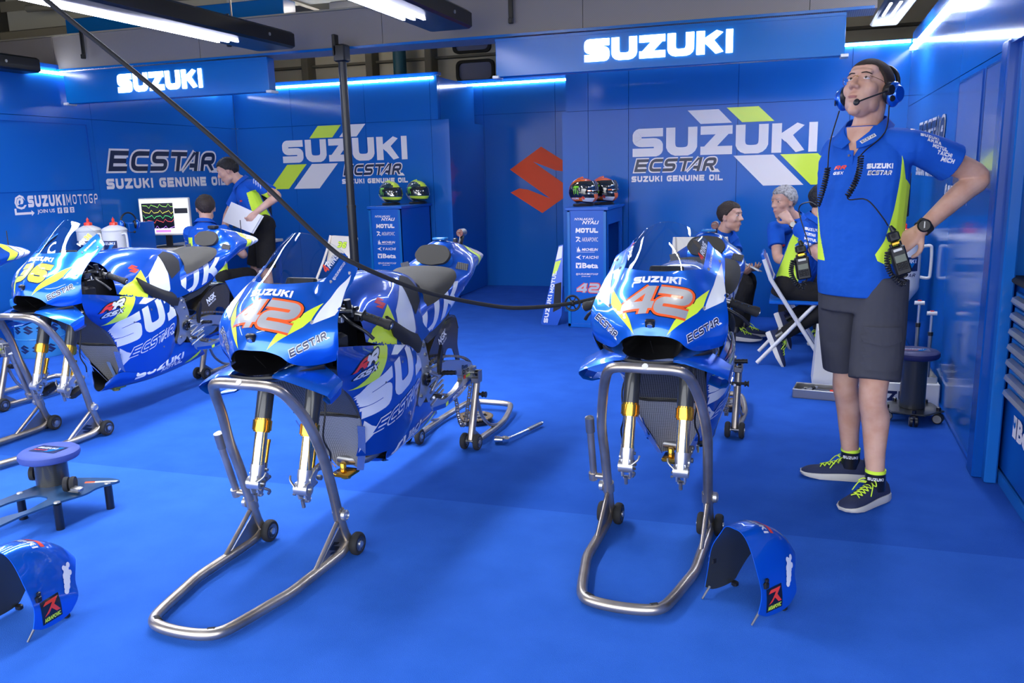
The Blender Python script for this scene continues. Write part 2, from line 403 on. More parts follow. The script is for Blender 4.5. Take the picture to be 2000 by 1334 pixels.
def polytris(poly):
    return [[poly[i] for i in t] for t in tessellate_polygon([[V((p[0], p[1], 0)) for p in poly]])]
def flat(g, polys, fn, m, lift):
    for k, q in enumerate(polys):
        if len(q) < 3: continue
        lf = lift + k * 1e-5
        g.add([fn(p[0], p[1], lf) for p in q], [list(range(len(q)))], m)
def decal(g, bvh, polys, fn, direction, m, lift=.0012, step=.02, maxd=.5):
    """lay small flat pieces onto a surface: fn(u, v) gives a point in front of it"""
    D = V(direction).normalized(); cache = {}
    def hit(p):
        k = (round(p[0], 5), round(p[1], 5))
        if k not in cache:
            o = V(fn(p[0], p[1])); r = bvh.ray_cast(o, D, maxd); cache[k] = None if r[0] is None else (r[0] - D * 0, r[1])
        return cache[k]
    for qi, q in enumerate(polys):
        lf = lift + (qi % 11) * 2e-5
        for c in split(q, step):
            h = [hit(p) for p in c]
            if any(x is None for x in h): continue
            if any(abs(x[1].dot(D)) < .05 for x in h): continue
            zs = [(x[0] - V(fn(p[0], p[1]))).dot(D) for x, p in zip(h, c)]
            if max(zs) - min(zs) > 5 * step + .01: continue
            pts = [x[0] + (x[1] if x[1].dot(D) < 0 else -x[1]) * lf for x in h]
            idx = list(range(len(pts)))
            n = (V(pts[1]) - V(pts[0])).cross(V(pts[2]) - V(pts[0]))
            g.add(pts, [idx if n.dot(D) < 0 else idx[::-1]], m)
def fonttext(txt, bold=.0, slant=0, size=1):
    """small print from the built-in font; quads/tris in a frame of height 1"""
    cu = bpy.data.curves.new('t', 'FONT'); cu.body = txt; cu.size = 1; cu.offset = bold; cu.shear = slant; cu.resolution_u = 2
    ob = bpy.data.objects.new('t', cu); COL.objects.link(ob)
    dg = bpy.context.evaluated_depsgraph_get(); me = ob.evaluated_get(dg).to_mesh()
    vs = [(v.co.x, v.co.y) for v in me.vertices]; ps = [[vs[i] for i in p.vertices] for p in me.polygons]
    ob.evaluated_get(dg).to_mesh_clear(); bpy.data.objects.remove(ob); bpy.data.curves.remove(cu)
    x0 = min(v[0] for v in vs); x1 = max(v[0] for v in vs); y0 = min(v[1] for v in vs); y1 = max(v[1] for v in vs); h = y1 - y0
    return [[((p[0] - x0) / h, (p[1] - y0) / h) for p in q] for q in ps], (x1 - x0) / h
def ftext(txt, x0, y0, W, H, **k):
    q, w_ = fonttext(txt, **k); return [[(x0 + p[0] / w_ * W, y0 + p[1] * H) for p in a] for a in q]
def ltext(txt, x0, y0, W, H, **k):
    q, w_ = lettering(txt, **k); return fit(q, w_, x0, y0, W, H)
EMB = [(.5, 1), (1, .68), (.86, .62), (.72, .64), (.37, .78), (1, .33), (.5, 0), (0, .32), (.14, .38), (.28, .36), (.63, .22), (0, .67)]
def emblem(x0, y0, W, H): return polytris([(x0 + p[0] * W, y0 + p[1] * H) for p in EMB])
def para(x0, x1, y0, y1, sh): return [[(x0, y0), (x1, y0), (x1 + sh, y1), (x0 + sh, y1)]]
# ------------------------------------------------------------------ the garage
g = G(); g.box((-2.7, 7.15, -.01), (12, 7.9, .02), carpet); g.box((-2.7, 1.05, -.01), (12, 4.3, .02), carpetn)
g.box((-2.7, 6.9, .0006), (12, .006, .0012), carpet)
struct(g, 'floor')
g = G(); g.box((0, -21, -.05), (60, 40, .06), conc); struct(g, 'floor_pit_lane')
YB1, YB2, YR, XL = 8.8, 8.15, 9.97, -6.27
def panel_x(g, x0, x1, y, z0, z1, th, m, seams=()):   # wall facing -Y
    xs = [x0] + list(seams) + [x1]
    for a, b in zip(xs, xs[1:]): g.box(((a + b) / 2, y + th / 2, (z0 + z1) / 2), (b - a - .004, th, z1 - z0 - .004), m)
    g.box(((x0 + x1) / 2, y + th, (z0 + z1) / 2), (x1 - x0, .01, z1 - z0), wallt)
fnx = lambda Y: (lambda u, v, w: (u, Y - w, v))
# rear left wall
g = G(); panel_x(g, XL, -3.66, YB1, 1.985, 2.45, .06, wallb, (-5.5, -4.55, -3.75)); panel_x(g, XL, -3.56, YB1, 0, 1.985, .06, wallb, (-5.5, -4.55, -3.75))
g.box((-3.6, YB1 + .62, .99), (.076, 1.14, 1.97), wallb); g.box((-3.70, YB1 + .62, 2.2), (.06, 1.1, .48), wallb); g.box((-3.535, YB1 - .02, .99), (.05, .10, 1.98), wallb)
g.box((-4.96, YB1 + .05, 2.47), (2.62, .1, .03), wallt)
f = fnx(YB1); L = .003
flat(g, para(-5.28, -4.98, 1.84, 1.975, .12), f, yellow, L); flat(g, para(-4.89, -4.67, 1.84, 1.975, .12), f, cream, L)
flat(g, para(-5.86, -5.60, 1.27, 1.55, .26), f, yellow, L); flat(g, para(-5.53, -5.19, 1.27, 1.55, .26), f, cream, L)
flat(g, ltext('SUZUKI', -5.65, 1.57, 1.60, .255, wd=1.15, gap=.12, hw=.155), f, cream, .004)
def ecstar(g, f, x0, y0, W, H, inner=navyw, outer=cream, wd=1.25, gr=.10, l1=.004, l2=.006, dec=None):
    q1, w1 = lettering('ECSTÂR', wd=wd, gap=.2, hw=.10, slant=.32, grow=gr); q2, _ = lettering('ECSTÂR', wd=wd, gap=.2, hw=.11, slant=.32)
    foot = [[(w1 - .25, -gr), (w1 + .55, -gr), (w1 + .30, .14), (w1 - .2, .14)]]; wt = w1 + .5
    if dec: dec(fit(q1 + foot, wt, x0, y0, W, H), outer, l1); dec(fit(q2, wt, x0, y0, W, H), inner, l2)
    else: flat(g, fit(q1 + foot, wt, x0, y0, W, H), f, outer, l1); flat(g, fit(q2, wt, x0, y0, W, H), f, inner, l2)
ecstar(g, f, -4.87, 1.405, .77, .125)
flat(g, ltext('SUZUKI GENUINE OIL', -4.89, 1.315, .83, .055, wd=1.1, gap=.2, hw=.15), f, cream, L)
struct(g, 'wall_back_left')
g = G(); g.box((-4.95, YB1 - .01, 2.425), (2.5, .014, .022), ledl)
struct(g, 'trim_1')
# recess wall
g = G(); panel_x(g, -4.3, -1.0, YR, 2.09, 2.47, .06, wallb, (-3.55, -2.65)); panel_x(g, -4.3, -1.0, YR, 0, 2.09, .06, wallb, (-3.55, -2.65))
g.box((-3.1, YR + .05, 2.49), (2.5, .1, .03), wallt)
flat(g, emblem(-3.23, .90, .80, .79), fnx(YR), mat('red_wall_print', (1.0, .11, .035), .4, spec=.15), L)
struct(g, 'wall_back_recess')
g = G(); g.box((-3.1, YR - .01, 2.445), (2.2, .014, .022), ledl); struct(g, 'trim_2')
# rear right wall
g = G(); panel_x(g, -2.06, .98, YB2, 1.955, 2.42, .06, wallb, (-1.84, -1.45, -.45, .5)); panel_x(g, -2.10, .98, YB2, 0, 1.955, .06, wallb, (-1.84, -1.45, -.45, .5))
g.box((-2.06, YB2 + .92, .98), (.07, 1.76, 1.94), wallb); g.box((-2.02, YB2 + .92, 2.2), (.06, 1.76, .43), wallb)
f = fnx(YB2)
flat(g, para(-.78, -.50, 1.79, 1.915, -.12), f, cream, L); flat(g, para(-.41, -.13, 1.79, 1.925, -.14), f, yellow, L)
flat(g, para(-.21, .14, 1.22, 1.495, -.27), f, cream, L); flat(g, para(.20, .52, 1.22, 1.495, -.27), f, yellow, L)
flat(g, ltext('SUZUKI', -1.41, 1.51, 1.65, .258, wd=1.15, gap=.12, hw=.155), f, cream, .004)
ecstar(g, f, -1.40, 1.365, .80, .125)
flat(g, ltext('SUZUKI GENUINE OIL', -1.42, 1.275, .85, .055, wd=1.1, gap=.2, hw=.15), f, cream, L)
struct(g, 'wall_back_right')
g = G(); g.box((-.5, YB2 - .01, 2.40), (2.9, .014, .022), ledl); struct(g, 'trim_3')
# left wall, facing +X
g = G(); fl = lambda u, v, w: (XL + w, u, v)
for z0, z1 in ((0, 1.985), (1.985, 2.42)):
    for a, b in ((2.0, 4.4), (4.4, 6.58), (6.58, 8.8)): g.box((XL - .03, (a + b) / 2, (z0 + z1) / 2), (.06, b - a - .004, z1 - z0 - .004), wallb)
    g.box((XL - .07, 5.4, (z0 + z1) / 2), (.02, 6.8, z1 - z0), wallt)
g.box((XL - .05, 5.4, 2.43), (.1, 6.8, .03), wallt)
for a, b, c, d in ((5.0, 1.93, 6.5, 1.935), (5.0, 1.335, 6.5, 1.34), (6.5, 1.335, 6.507, 1.935), (5.0, 1.335, 5.007, 1.935)): g.box((XL + .002, (a + c) / 2, (b + d) / 2), (.008, c - a, d - b), wallt)
ecstar(g, fl, 6.70, 1.50, 1.72, .21)
flat(g, ltext('SUZUKI GENUINE OIL', 6.67, 1.335, 1.86, .10, wd=1.1, gap=.2, hw=.15), fl, cream, L)
flat(g, ftext('@', 5.61, 1.19, .12, .125, bold=.04), fl, cream, L); flat(g, ltext('SUZUKI', 5.745, 1.205, .40, .10, wd=.75, gap=.16, hw=.15), fl, cream, L)
flat(g, ltext('MOTOGP', 6.16, 1.205, .38, .10, wd=.75, gap=.22, hw=.07), fl, cream, L)
flat(g, [[(5.60, 1.20), (5.62, 1.20), (5.62, 1.165), (5.60, 1.165)], [(5.60, 1.165), (5.77, 1.165), (5.77, 1.145), (5.60, 1.145)], [(5.77, 1.13), (5.80, 1.155), (5.77, 1.18)]], fl, cream, L)
flat(g, ftext('JOIN US', 5.83, 1.14, .19, .042, bold=.02), fl, cream, L)
for k, t in enumerate('fyo'):
    flat(g, [[(6.05 + k * .07, 1.137), (6.10 + k * .07, 1.137), (6.10 + k * .07, 1.187), (6.05 + k * .07, 1.187)]], fl, cream, L)
    flat(g, ftext(t, 6.063 + k * .07, 1.143, .022, .036, bold=.02), fl, wallb, .005)
struct(g, 'wall_left')
g = G(); g.box((XL + .012, 5.2, 2.37), (.014, 6.6, .022), ledl); struct(g, 'trim_4')
# right wall, turned slightly, with two tinted windows and the slot of a sliding door
RA = math.atan2(.96 - .83, 8.15 - 2.5)
def rw(u, v, w): return (.83 + (u - 2.5) * math.tan(RA) - w, u, v)
g = G(); rot = Matrix.Rotation(-RA, 3, 'Z')
def rbox(y0, y1, z0, z1, m, th=.05, off=0, bev=0):
    p = rw((y0 + y1) / 2, (z0 + z1) / 2, off - th / 2); g.box(p, (th, (y1 - y0) - .004, z1 - z0 - .004), m, rot, bev)
rbox(4.16, 6.6, 0, 1.86, wallb); rbox(6.6, 8.15, 0, 1.86, wallb); rbox(2.5, 6.6, 1.86, 2.36, wallb); rbox(6.6, 8.15, 1.86, 2.36, wallb)
g.box((1.62, 2.1, 1.3), (.05, 4.1, 2.6), wallb); g.box((1.28, 4.17, 1.3), (.68, .05, 2.6), wallb); rbox(4.16, 8.15, 0, .02, wallt, off=.012)
rbox(4.4, 8.1, 2.36, 2.46, wallb, th=.05)
rbox(2.5, 4.12, 1.86, 2.0, wallb, th=.12, off=.02)
fr = lambda u, v, w: rw(7.2 - u, v, w)
ecstar(g, fr, 0.0, 1.46, 1.4, .21)
flat(g, ltext('SUZUKI GENUINE OIL', 0, 1.30, 1.45, .09, wd=1.1, gap=.2, hw=.15), fr, cream, L)
flat(g, ftext('@', 1.53, 1.16, .10, .11, bold=.04), fr, cream, L); flat(g, ltext('SUZUKI', 1.65, 1.17, .35, .09, wd=.75, gap=.16, hw=.15), fr, cream, L); flat(g, ltext('MOTOGP', 2.02, 1.17, .33, .09, wd=.75, gap=.22, hw=.07), fr, cream, L)
struct(g, 'wall_right')
for i, (y0, y1) in enumerate(((4.69, 5.38), (4.22, 4.60))):
    g = G(); rbox(y0, y1, 1.27, 1.82, winm, th=.008, off=.006)
    for a, b, c, d in ((y0, y1, 1.815, 1.83), (y0, y1, 1.26, 1.275), (y0 - .01, y0, 1.26, 1.83), (y1, y1 + .01, 1.26, 1.83)): rbox(a, b, c, d, wallt, th=.012, off=.008)
    struct(g, 'window_%d' % (i + 1))
g = G(); g.box(rw(6.3, 2.33, .012), (.014, 3.6, .02), ledl, rot); struct(g, 'trim_5')
# post at the near end of the right wall
g = G()
g.box((.875, 4.10, .94), (.075, .13, 1.88), wallt, rot, .006); g.box((.90, 4.02, 1.2), (.05, .10, 2.4), wallb, rot, .006)
struct(g, 'trim_6')
# shell of the building
g = G(); g.box((-7.9, 5, 1.75), (.1, 12.4, 3.7), ceild); struct(g, 'wall_outer_left')
g = G(); g.box((2.7, 5, 1.75), (.1, 12.4, 3.7), ceild); struct(g, 'wall_outer_right')
g = G(); g.box((-2.6, 11.1, 1.75), (10.8, .1, 3.7), beige)
for x in (-6.5, -5.5, -4.62, -3.40, -2.3): g.box((x, 10.95, 1.8), (.1, .25, 3.6), ceild, None, .01)
for z in (2.93,): g.box((-2.6, 11.0, z), (10.6, .1, .03), ceild)
g.tube([(-5.02, 10.8, 2.2), (-5.02, 10.8, 3.5)], .09, mat('pipe_teal', (.02, .10, .14), .5), 12)
struct(g, 'wall_outer_back')
for i, (x, z) in enumerate(((-4.02, 2.735), (-4.06, 3.11))):
    g = G(); o = fillet([(x - .27, z - .145), (x + .27, z - .145), (x + .27, z + .145), (x - .27, z + .145)], .09); inn = fillet([(x - .235, z - .11), (x + .235, z - .11), (x + .235, z + .11), (x - .235, z + .11)], .07)
    g.prism(o, lambda u, v, w: (u, 11.04 - w, v), .05, rubber, [inn]); g.prism(inn, lambda u, v, w: (u, 11.04 - w, v), .01, winm)
    struct(g, 'window_%d' % (i + 3))
g = G(); g.box((-2.6, 5.2, 3.5), (10.8, 12.0, .1), beige)
for y in (1.5, 3.6, 5.6, 7.6, 9.4): g.box((-2.6, y, 3.36), (10.6, .22, .18), ceild)
g.box((-2.6, 7.2, 3.2), (10.4, .12, .10), pipem); g.box((-2.6, 8.5, 3.3), (10.4, .3, .08), beige)
for x in (-6.8, -5.1, -3.2, -.8, 1.0): g.box((x, 6.5, 3.3), (.08, 9, .12), pipem)
g.tube([(-7.2, 6.9, 3.1), (-2.2, 7.6, 3.14)], .035, pipem); g.tube([(-7.2, 8.2, 2.95), (1.9, 8.3, 2.95)], .05, ceild)
g.box((-6.4, 7.6, 3.08), (2.7, .9, .50), beige, None, .02); g.box((-6.2, 7.05, 2.88), (3.0, .12, .10), pipem, None, .01); g.box((-3.2, 8.3, 3.05), (2.6, .5, .18), beige, None, .01)
struct(g, 'ceiling')
g = G(); g.box((-2.6, -.75, 3.1), (10.8, .2, .9), ceild); struct(g, 'wall_front_lintel')
# box truss wrapped in carbon pattern
g = G()
xs = [-7.8, -6.3, -4.75, -3.05, -1.45, .1, .52]
for a, b in zip(xs, xs[1:]): g.box(((a + b) / 2, 6.42, 2.54), (b - a - .004, .30, .30), beamm)
g.box((-3.65, 6.25, 2.395), (8.3, .012, .018), boardb); g.box((-3.65, 6.26, 2.69), (8.3, .03, .012), pipem)
g.build('lighting_truss', label='long carbon patterned box truss running across the garage above both signs', cat='truss')
def strap(x):
    g = G(); g.box((x, 6.225, 2.60), (.035, .016, .26), fixm, None, .004); g.box((x, 6.215, 2.49), (.03, .03, .04), fixm, None, .004)
    return g
for x, t in ((-5.93, 'black clamp strap on the truss above the left sign, left end'), (-4.42, 'black clamp strap on the truss just under the long light fixture'), (-1.98, 'black clamp strap on the truss above the right sign')):
    strap(x).build('truss_clamp', label=t, cat='clamp', group='clamps on the truss')
# illuminated signs
def sign(x0, x1, tx, tw, lab):
    e = empty('illuminated_sign', ((x0 + x1) / 2, 6.28, 2.1), 0, lab, 'sign')
    xm = (x0 + x1) / 2
    g = G(); g.box((0, 0, .135), (x1 - x0, .10, .27), boardb, None, .004); g.box((0, -.052, .262), (x1 - x0, .01, .02), boardb)
    g.build('sign_box', e)
    g = G()
    for sx in (-1, 1): g.box((sx * (x1 - x0) / 2, -.01, .0), (.05, .11, .022), whitep, None, .003)
    g.build('corner_bracket', e)
    g = G(); flat(g, ltext('SUZUKI', tx - xm, .065, tw, .155, wd=1.15, gap=.10, hw=.17), lambda u, v, w: (u, -.05 - w, v), ledt, .006)
    g.build('sign_lettering', e, label='glowing white letters')
sign(-6.19, -4.08, -5.60, .88, 'blue hanging sign with glowing white letters on the left')
sign(-2.11, .33, -1.43, 1.04, 'blue hanging sign with glowing white letters on the right, above the headset man')
g = G(); g.box((-5.33, 6.75, 2.80), (2.35, .2, .22), boardb, None, .006); g.build('blue_header_board', label='plain blue board standing above the truss, behind the long light fixture', cat='board')
# light fixtures: black bars with glowing strips
def fixture(x0, x1, y0, y1, z, strips, lab):
    e = empty('light_fixture', ((x0 + x1) / 2, (y0 + y1) / 2, z), 0, lab, 'light fixture', 'black light bars under the ceiling'); Ly = y1 - y0; wx = x1 - x0
    g = G(); g.box((0, 0, .06), (wx, Ly, .12), fixm, None, .015); g.lathe([(.012, 0), (.012, .006), (.001, .006)], (wx / 2, Ly / 2 - .35, .06), (1, 0, 0), alu, 12); g.build('housing', e)
    for k in range(strips):
        g = G(); g.box((-wx / 2 + .05 + k * .062, -.18, -.002), (.016, Ly - .75 + k * .05, .008), ledw); g.build('light_strip', e)
    g = G()
    for yy in (-.3, .35): g.tube([(0, Ly * yy, .12), (0, Ly * yy, .95)], .006, steel, 6)
    g.build('hanger', e)
    la = bpy.data.lights.new('fixture_lamp', 'AREA'); la.shape = 'RECTANGLE'; la.size = wx * .8; la.size_y = Ly - .8; la.energy = 52 if x0 < 0 else 10; la.color = (.86, .9, 1.0); la.spread = rad(165)
    lo = bpy.data.objects.new('fixture_lamp', la); COL.objects.link(lo); lo.parent = e; lo.location = (0, -.18, -.012)
fixture(-3.97, -3.63, 2.3, 5.95, 2.37, 3, 'long black light bar with three glowing strips crossing the top left')
fixture(-2.51, -2.18, 2.6, 5.95, 2.41, 3, 'black light bar with glowing strips at the top centre')
fixture(-6.42, -6.08, 3.2, 5.9, 2.33, 3, 'black light bar at the far left edge')
fixture(.60, .82, 6.6, 7.9, 2.50, 3, 'added glowing bar in place of strip reflections by the right wall, nearer the sign'); fixture(.60, .82, 4.2, 6.2, 2.70, 3, 'added glowing bar in place of strip reflections at the upper right, outer one')  # both bars stand in for strip reflections in the glossy right soffit
# tube lamps: one behind the truss, the others added to brighten ceiling and truss
for x, y in ((-5.2, 3.0), (-2.6, 3.0), (.2, 3.0), (-3.3, 7.55), (-5.6, 9.4), (-1.0, 9.4), (-2.6, .6)):
    e = empty('ceiling_lamp', (x, y, 3.0), 0, {(-5.2, 3.0): 'added tube lamp brightening the ceiling above the bike with the yellow 36', (-2.6, 3.0): 'added tube lamp brightening the ceiling above the middle bike', (.2, 3.0): 'added tube lamp brightening the ceiling above the standing headset man', (-3.3, 7.55): 'tube lamp behind the truss near the top centre of the picture', (-5.6, 9.4): 'added tube lamp brightening the ceiling behind the left rear wall', (-1.0, 9.4): 'added tube lamp brightening the ceiling behind the right rear wall', (-2.6, .6): 'added tube lamp for extra light over the garage entrance'}[(x, y)], 'lamp', 'tube lamps under the ceiling')
    g = G(); g.box((0, 0, .05), (.9, .10, .04), fixm, None, .006); g.build('housing', e); g = G(); g.tube([(-.42, 0, 0), (.42, 0, 0)], .025, mat('lamp_warm', (1, 1, 1), .5, emit=(1, .93, .80), es=26) if 'lamp_warm' not in MATS else MATS['lamp_warm'], 12); g.build('tube', e)
    g = G(); g.tube([(0, 0, .06), (0, 0, .46)], .008, steel, 6); g.build('hanger', e)
# pole carrying the truss
e = empty('support_pole', (-3.345, 6.14, 0), 0, 'tall black pole standing behind the bikes and holding the truss', 'pole')
g = G(); g.tube([(0, 0, 0), (0, 0, 1.15)], .036, fixm, 16); g.tube([(0, 0, 1.15), (0, 0, 1.17)], .039, fixm, 16); g.tube([(0, 0, 1.17), (0, 0, 2.28)], .032, fixm, 16); g.build('pole', e)
g = G(); g.box((0, .0, 2.34), (.10, .10, .13), fixm, None, .01); g.box((-.04, -.02, 2.40), (.03, .06, .16), fixm, None, .004); g.build('clamp_head', e)
g = G(); g.box((0, 0, .012), (.36, .36, .02), fixm, None, .004); g.build('base_plate', e)
# display cabinets
def cabinet(x, y, w_, dp, h, num, lab, niche):
    e = empty('display_cabinet', (x, y, 0), 0, lab, 'cabinet', 'blue display cabinets with helmets on top')
    g = G()
    g.box((0, dp / 2, h - .015), (w_ + .04, dp + .02, .03), cabb, None, .004)
    g.box((0, .01, (h - .03) / 2), (w_, .02, h - .03), cabb); g.box((-w_ / 2 + .01, dp / 2, (h - .03) / 2), (.02, dp, h - .03), cabb); g.box((0, dp - .01, (h - .03) / 2), (w_, .02, h - .03), cabb)
    X = w_ / 2 - .01
    if niche:
        hz0, hz1, a, b = .45, .92, .10, dp - .12
        g.box((X, dp / 2, hz0 / 2), (.02, dp, hz0), cabb); g.box((X, dp / 2, (hz1 + h - .03) / 2), (.02, dp, h - .03 - hz1), cabb)
        g.box((X, a / 2, (hz0 + hz1) / 2), (.02, a, hz1 - hz0), cabb); g.box((X, (b + dp) / 2, (hz0 + hz1) / 2), (.02, dp - b, hz1 - hz0), cabb)
        g.box((0, dp / 2, hz0 + .006), (w_ - .03, dp - .03, .012), cabb)
    else: g.box((X, dp / 2, (h - .03) / 2), (.02, dp, h - .03), cabb)
    for sx in (-1, 1): g.box((sx * (w_ / 2 - .012), -.004, (h - .03) / 2), (.024, .012, h - .05), boardb)
    for zz in (.02,): g.box((0, -.004, zz), (w_, .012, .03), cabb)
    f = lambda u, v, w: (u, -.001 - w, v); L = .002
    W = w_ * .58; x0 = -W / 2
    flat(g, ftext('NYALAKAN', x0 - .01, h - .115, W * .85, .022, slant=.3, bold=.02), f, cream, L); flat(g, ftext('NYALI', x0 + W * .3, h - .15, W * .75, .032, slant=.3, bold=.03), f, cream, L)
    flat(g, ltext('MOTUL', x0, h - .225, W, .042, wd=1.1, gap=.12, hw=.17, slant=.1), f, cream, L)
    flat(g, polytris([(x0 + a * .05, h - .305 + b * .045) for a, b in ((0, 1), (.6, 1), (.9, .7), (.45, .55), (1, 0), (.7, 0), (.5, .3), (.2, 0), (0, 0), (.35, .5), (.5, .75), (.1, .75))]), f, cream, L)
    flat(g, ftext('AKRAPOVIC', x0 + .058, h - .303, W - .058, .038), f, cream, L)
    flat(g, ftext('MICHELIN', x0 + .055, h - .385, W - .055, .024, slant=.25, bold=.03), f, cream, L); flat(g, [[(x0 + .01, h - .397), (x0 + W * .85, h - .397), (x0 + W * .85, h - .394), (x0 + .01, h - .394)]], f, cream, L)
    flat(g, polytris([(x0 + a * .045, h - .39 + b * .045) for a, b in ((0, 1), (.3, .4), (.6, 1), (.7, .5), (1, .2), (.9, 0), (.2, 0), (.3, .3))]), f, cream, L)
    flat(g, ltext('TAICHI', x0 + .055, h - .455, W - .055, .026, wd=1.3, gap=.2, hw=.10, slant=.25), f, cream, L); flat(g, polytris([(x0, h - .442), (x0 + .05, h - .42), (x0 + .03, h - .442), (x0 + .05, h - .464)]), f, cream, L)
    flat(g, [[(x0, h - .54), (x0 + .05, h - .54), (x0 + .05, h - .492), (x0, h - .492)]], f, cream, L); flat(g, [[(x0 + .017, h - .536), (x0 + .033, h - .536), (x0 + .033, h - .512), (x0 + .017, h - .512)]], f, cabb, .003); flat(g, polytris([(x0 + .01, h - .497), (x0 + .01, h - .517), (x0 + .025, h - .52), (x0 + .04, h - .517), (x0 + .04, h - .497), (x0 + .033, h - .51), (x0 + .017, h - .51)]), f, cabb, .003)
    flat(g, ftext('Beta', x0 + .058, h - .54, W - .058, .048, bold=.035), f, cream, L)
    flat(g, ftext('@SUZUKIMOTOGP', x0, h - .605, W, .022, bold=.01), f, cream, L); flat(g, ftext('JOIN US', x0 + .05, h - .62, W * .4, .011, bold=.02), f, cream, L)
    q, wt = lettering(num, wd=1.15, gap=.16, hw=.15, slant=.22 if num == '42' else .12, grow=.07); q2, _ = lettering(num, wd=1.15, gap=.16, hw=.13, slant=.22 if num == '42' else .12)
    flat(g, fit(q, wt, x0, h - .76, W, .085), f, red if num == '42' else navy, L); flat(g, fit(q2, wt, x0, h - .76, W, .085), f, silverp if num == '42' else yellow, .004)
    g.build('cabinet_body', e)
    return e
cabinet(-3.975, 8.0, .36, .78, 1.085, '36', 'blue cabinet with sponsor names and a yellow 36, under the yellow and blue helmets', False)
cabinet(-1.675, 7.33, .35, .80, 1.08, '42', 'blue cabinet with sponsor names and a red 42, under the orange helmets', True)
# ------------------------------------------------------------------ racing motorcycle, built once in its own frame: front towards -Y, ground z = 0
def mir(rows):  # mirror a table of half sections (centre first) into full ones
    return [[V((-p[0], p[1], p[2])) for p in r[:0:-1]] + [V(p) for p in r] for r in rows]
NOSE = [
 [(0,-.215,.822),(.055,-.208,.820),(.098,-.19,.802),(.125,-.172,.775),(.155,-.13,.757),(.20,-.085,.757),(.235,-.055,.765)],
 [(0,-.208,.86),(.07,-.19,.858),(.12,-.168,.842),(.165,-.138,.825),(.205,-.105,.812),(.238,-.08,.806),(.252,-.062,.806)],
 [(0,-.172,.915),(.078,-.152,.915),(.13,-.125,.905),(.172,-.10,.895),(.212,-.083,.882),(.238,-.072,.872),(.253,-.060,.870)],
 [(0,-.120,.965),(.08,-.100,.963),(.135,-.078,.956),(.172,-.055,.945),(.203,-.045,.932),(.226,-.042,.924),(.243,-.035,.920)],
 [(0,-.078,1.005),(.08,-.062,1.005),(.128,-.036,1.0),(.158,-.005,.99),(.190,.006,.977),(.213,.01,.968),(.232,.015,.962)],
 [(0,-.050,1.03),(.078,-.032,1.032),(.122,.002,1.033),(.148,.035,1.030),(.182,.050,1.014),(.205,.055,1.003),(.224,.060,.993)],
 [(0,.010,1.098),(.072,.026,1.090),(.120,.058,1.075),(.149,.088,1.062),(.176,.098,1.044),(.201,.104,1.028),(.219,.110,1.018)],
 [(0,.070,1.158),(.070,.088,1.145),(.118,.118,1.122),(.149,.138,1.094),(.172,.144,1.074),(.196,.148,1.058),(.214,.150,1.046)],
 [(0,.120,1.200),(.066,.148,1.182),(.112,.172,1.150),(.146,.188,1.120),(.166,.186,1.096),(.190,.180,1.078),(.210,.172,1.064)]]
SIDE = [
 [(.250,-.065,.815),(.245,-.06,.77),(.215,-.02,.70),(.17,.06,.64),(.152,.17,.56),(.148,.23,.46),(.125,.262,.38),(.095,.265,.290)],
 [(.243,.08,.790),(.247,.08,.74),(.235,.10,.68),(.205,.14,.62),(.190,.23,.54),(.180,.29,.45),(.155,.32,.37),(.12,.33,.275)],
 [(.232,.21,.765),(.245,.22,.715),(.240,.24,.65),(.222,.27,.59),(.21,.32,.52),(.200,.37,.44),(.175,.40,.355),(.14,.41,.265)],
 [(.222,.33,.745),(.236,.345,.69),(.236,.365,.63),(.228,.39,.57),(.215,.42,.50),(.203,.455,.425),(.18,.48,.35),(.15,.49,.265)],
 [(.220,.45,.720),(.230,.46,.67),(.228,.475,.61),(.22,.49,.55),(.21,.51,.49),(.198,.53,.42),(.178,.55,.35),(.15,.56,.275)],
 [(.210,.56,.690),(.218,.57,.64),(.215,.58,.585),(.208,.59,.53),(.198,.60,.475),(.188,.615,.42),(.17,.63,.36),(.145,.64,.30)],
 [(.195,.67,.620),(.198,.675,.585),(.195,.68,.55),(.19,.675,.51),(.182,.66,.465),(.172,.67,.425),(.158,.685,.40),(.148,.70,.385)]]
TANK = [
 [(0,.24,.955),(.06,.24,.95),(.11,.24,.93),(.15,.24,.885),(.175,.24,.83),(.185,.24,.77)],
 [(0,.34,1.000),(.07,.34,.992),(.125,.34,.955),(.16,.34,.89),(.185,.34,.81),(.20,.34,.74)],
 [(0,.50,1.010),(.075,.50,1.000),(.135,.50,.950),(.170,.50,.88),(.195,.50,.79),(.205,.50,.70)],
 [(0,.65,1.000),(.070,.65,.985),(.128,.65,.930),(.160,.65,.86),(.182,.65,.78),(.195,.65,.68)],
 [(0,.78,.982),(.062,.79,.965),(.105,.80,.915),(.132,.80,.85),(.155,.79,.77),(.172,.77,.68)],
 [(0,.88,.955),(.050,.90,.938),(.082,.92,.890),(.108,.92,.83),(.13,.90,.76),(.150,.87,.69)],
 [(0,.93,.905),(.04,.94,.89),(.06,.95,.85),(.08,.95,.80),(.10,.94,.74),(.12,.92,.69)]]
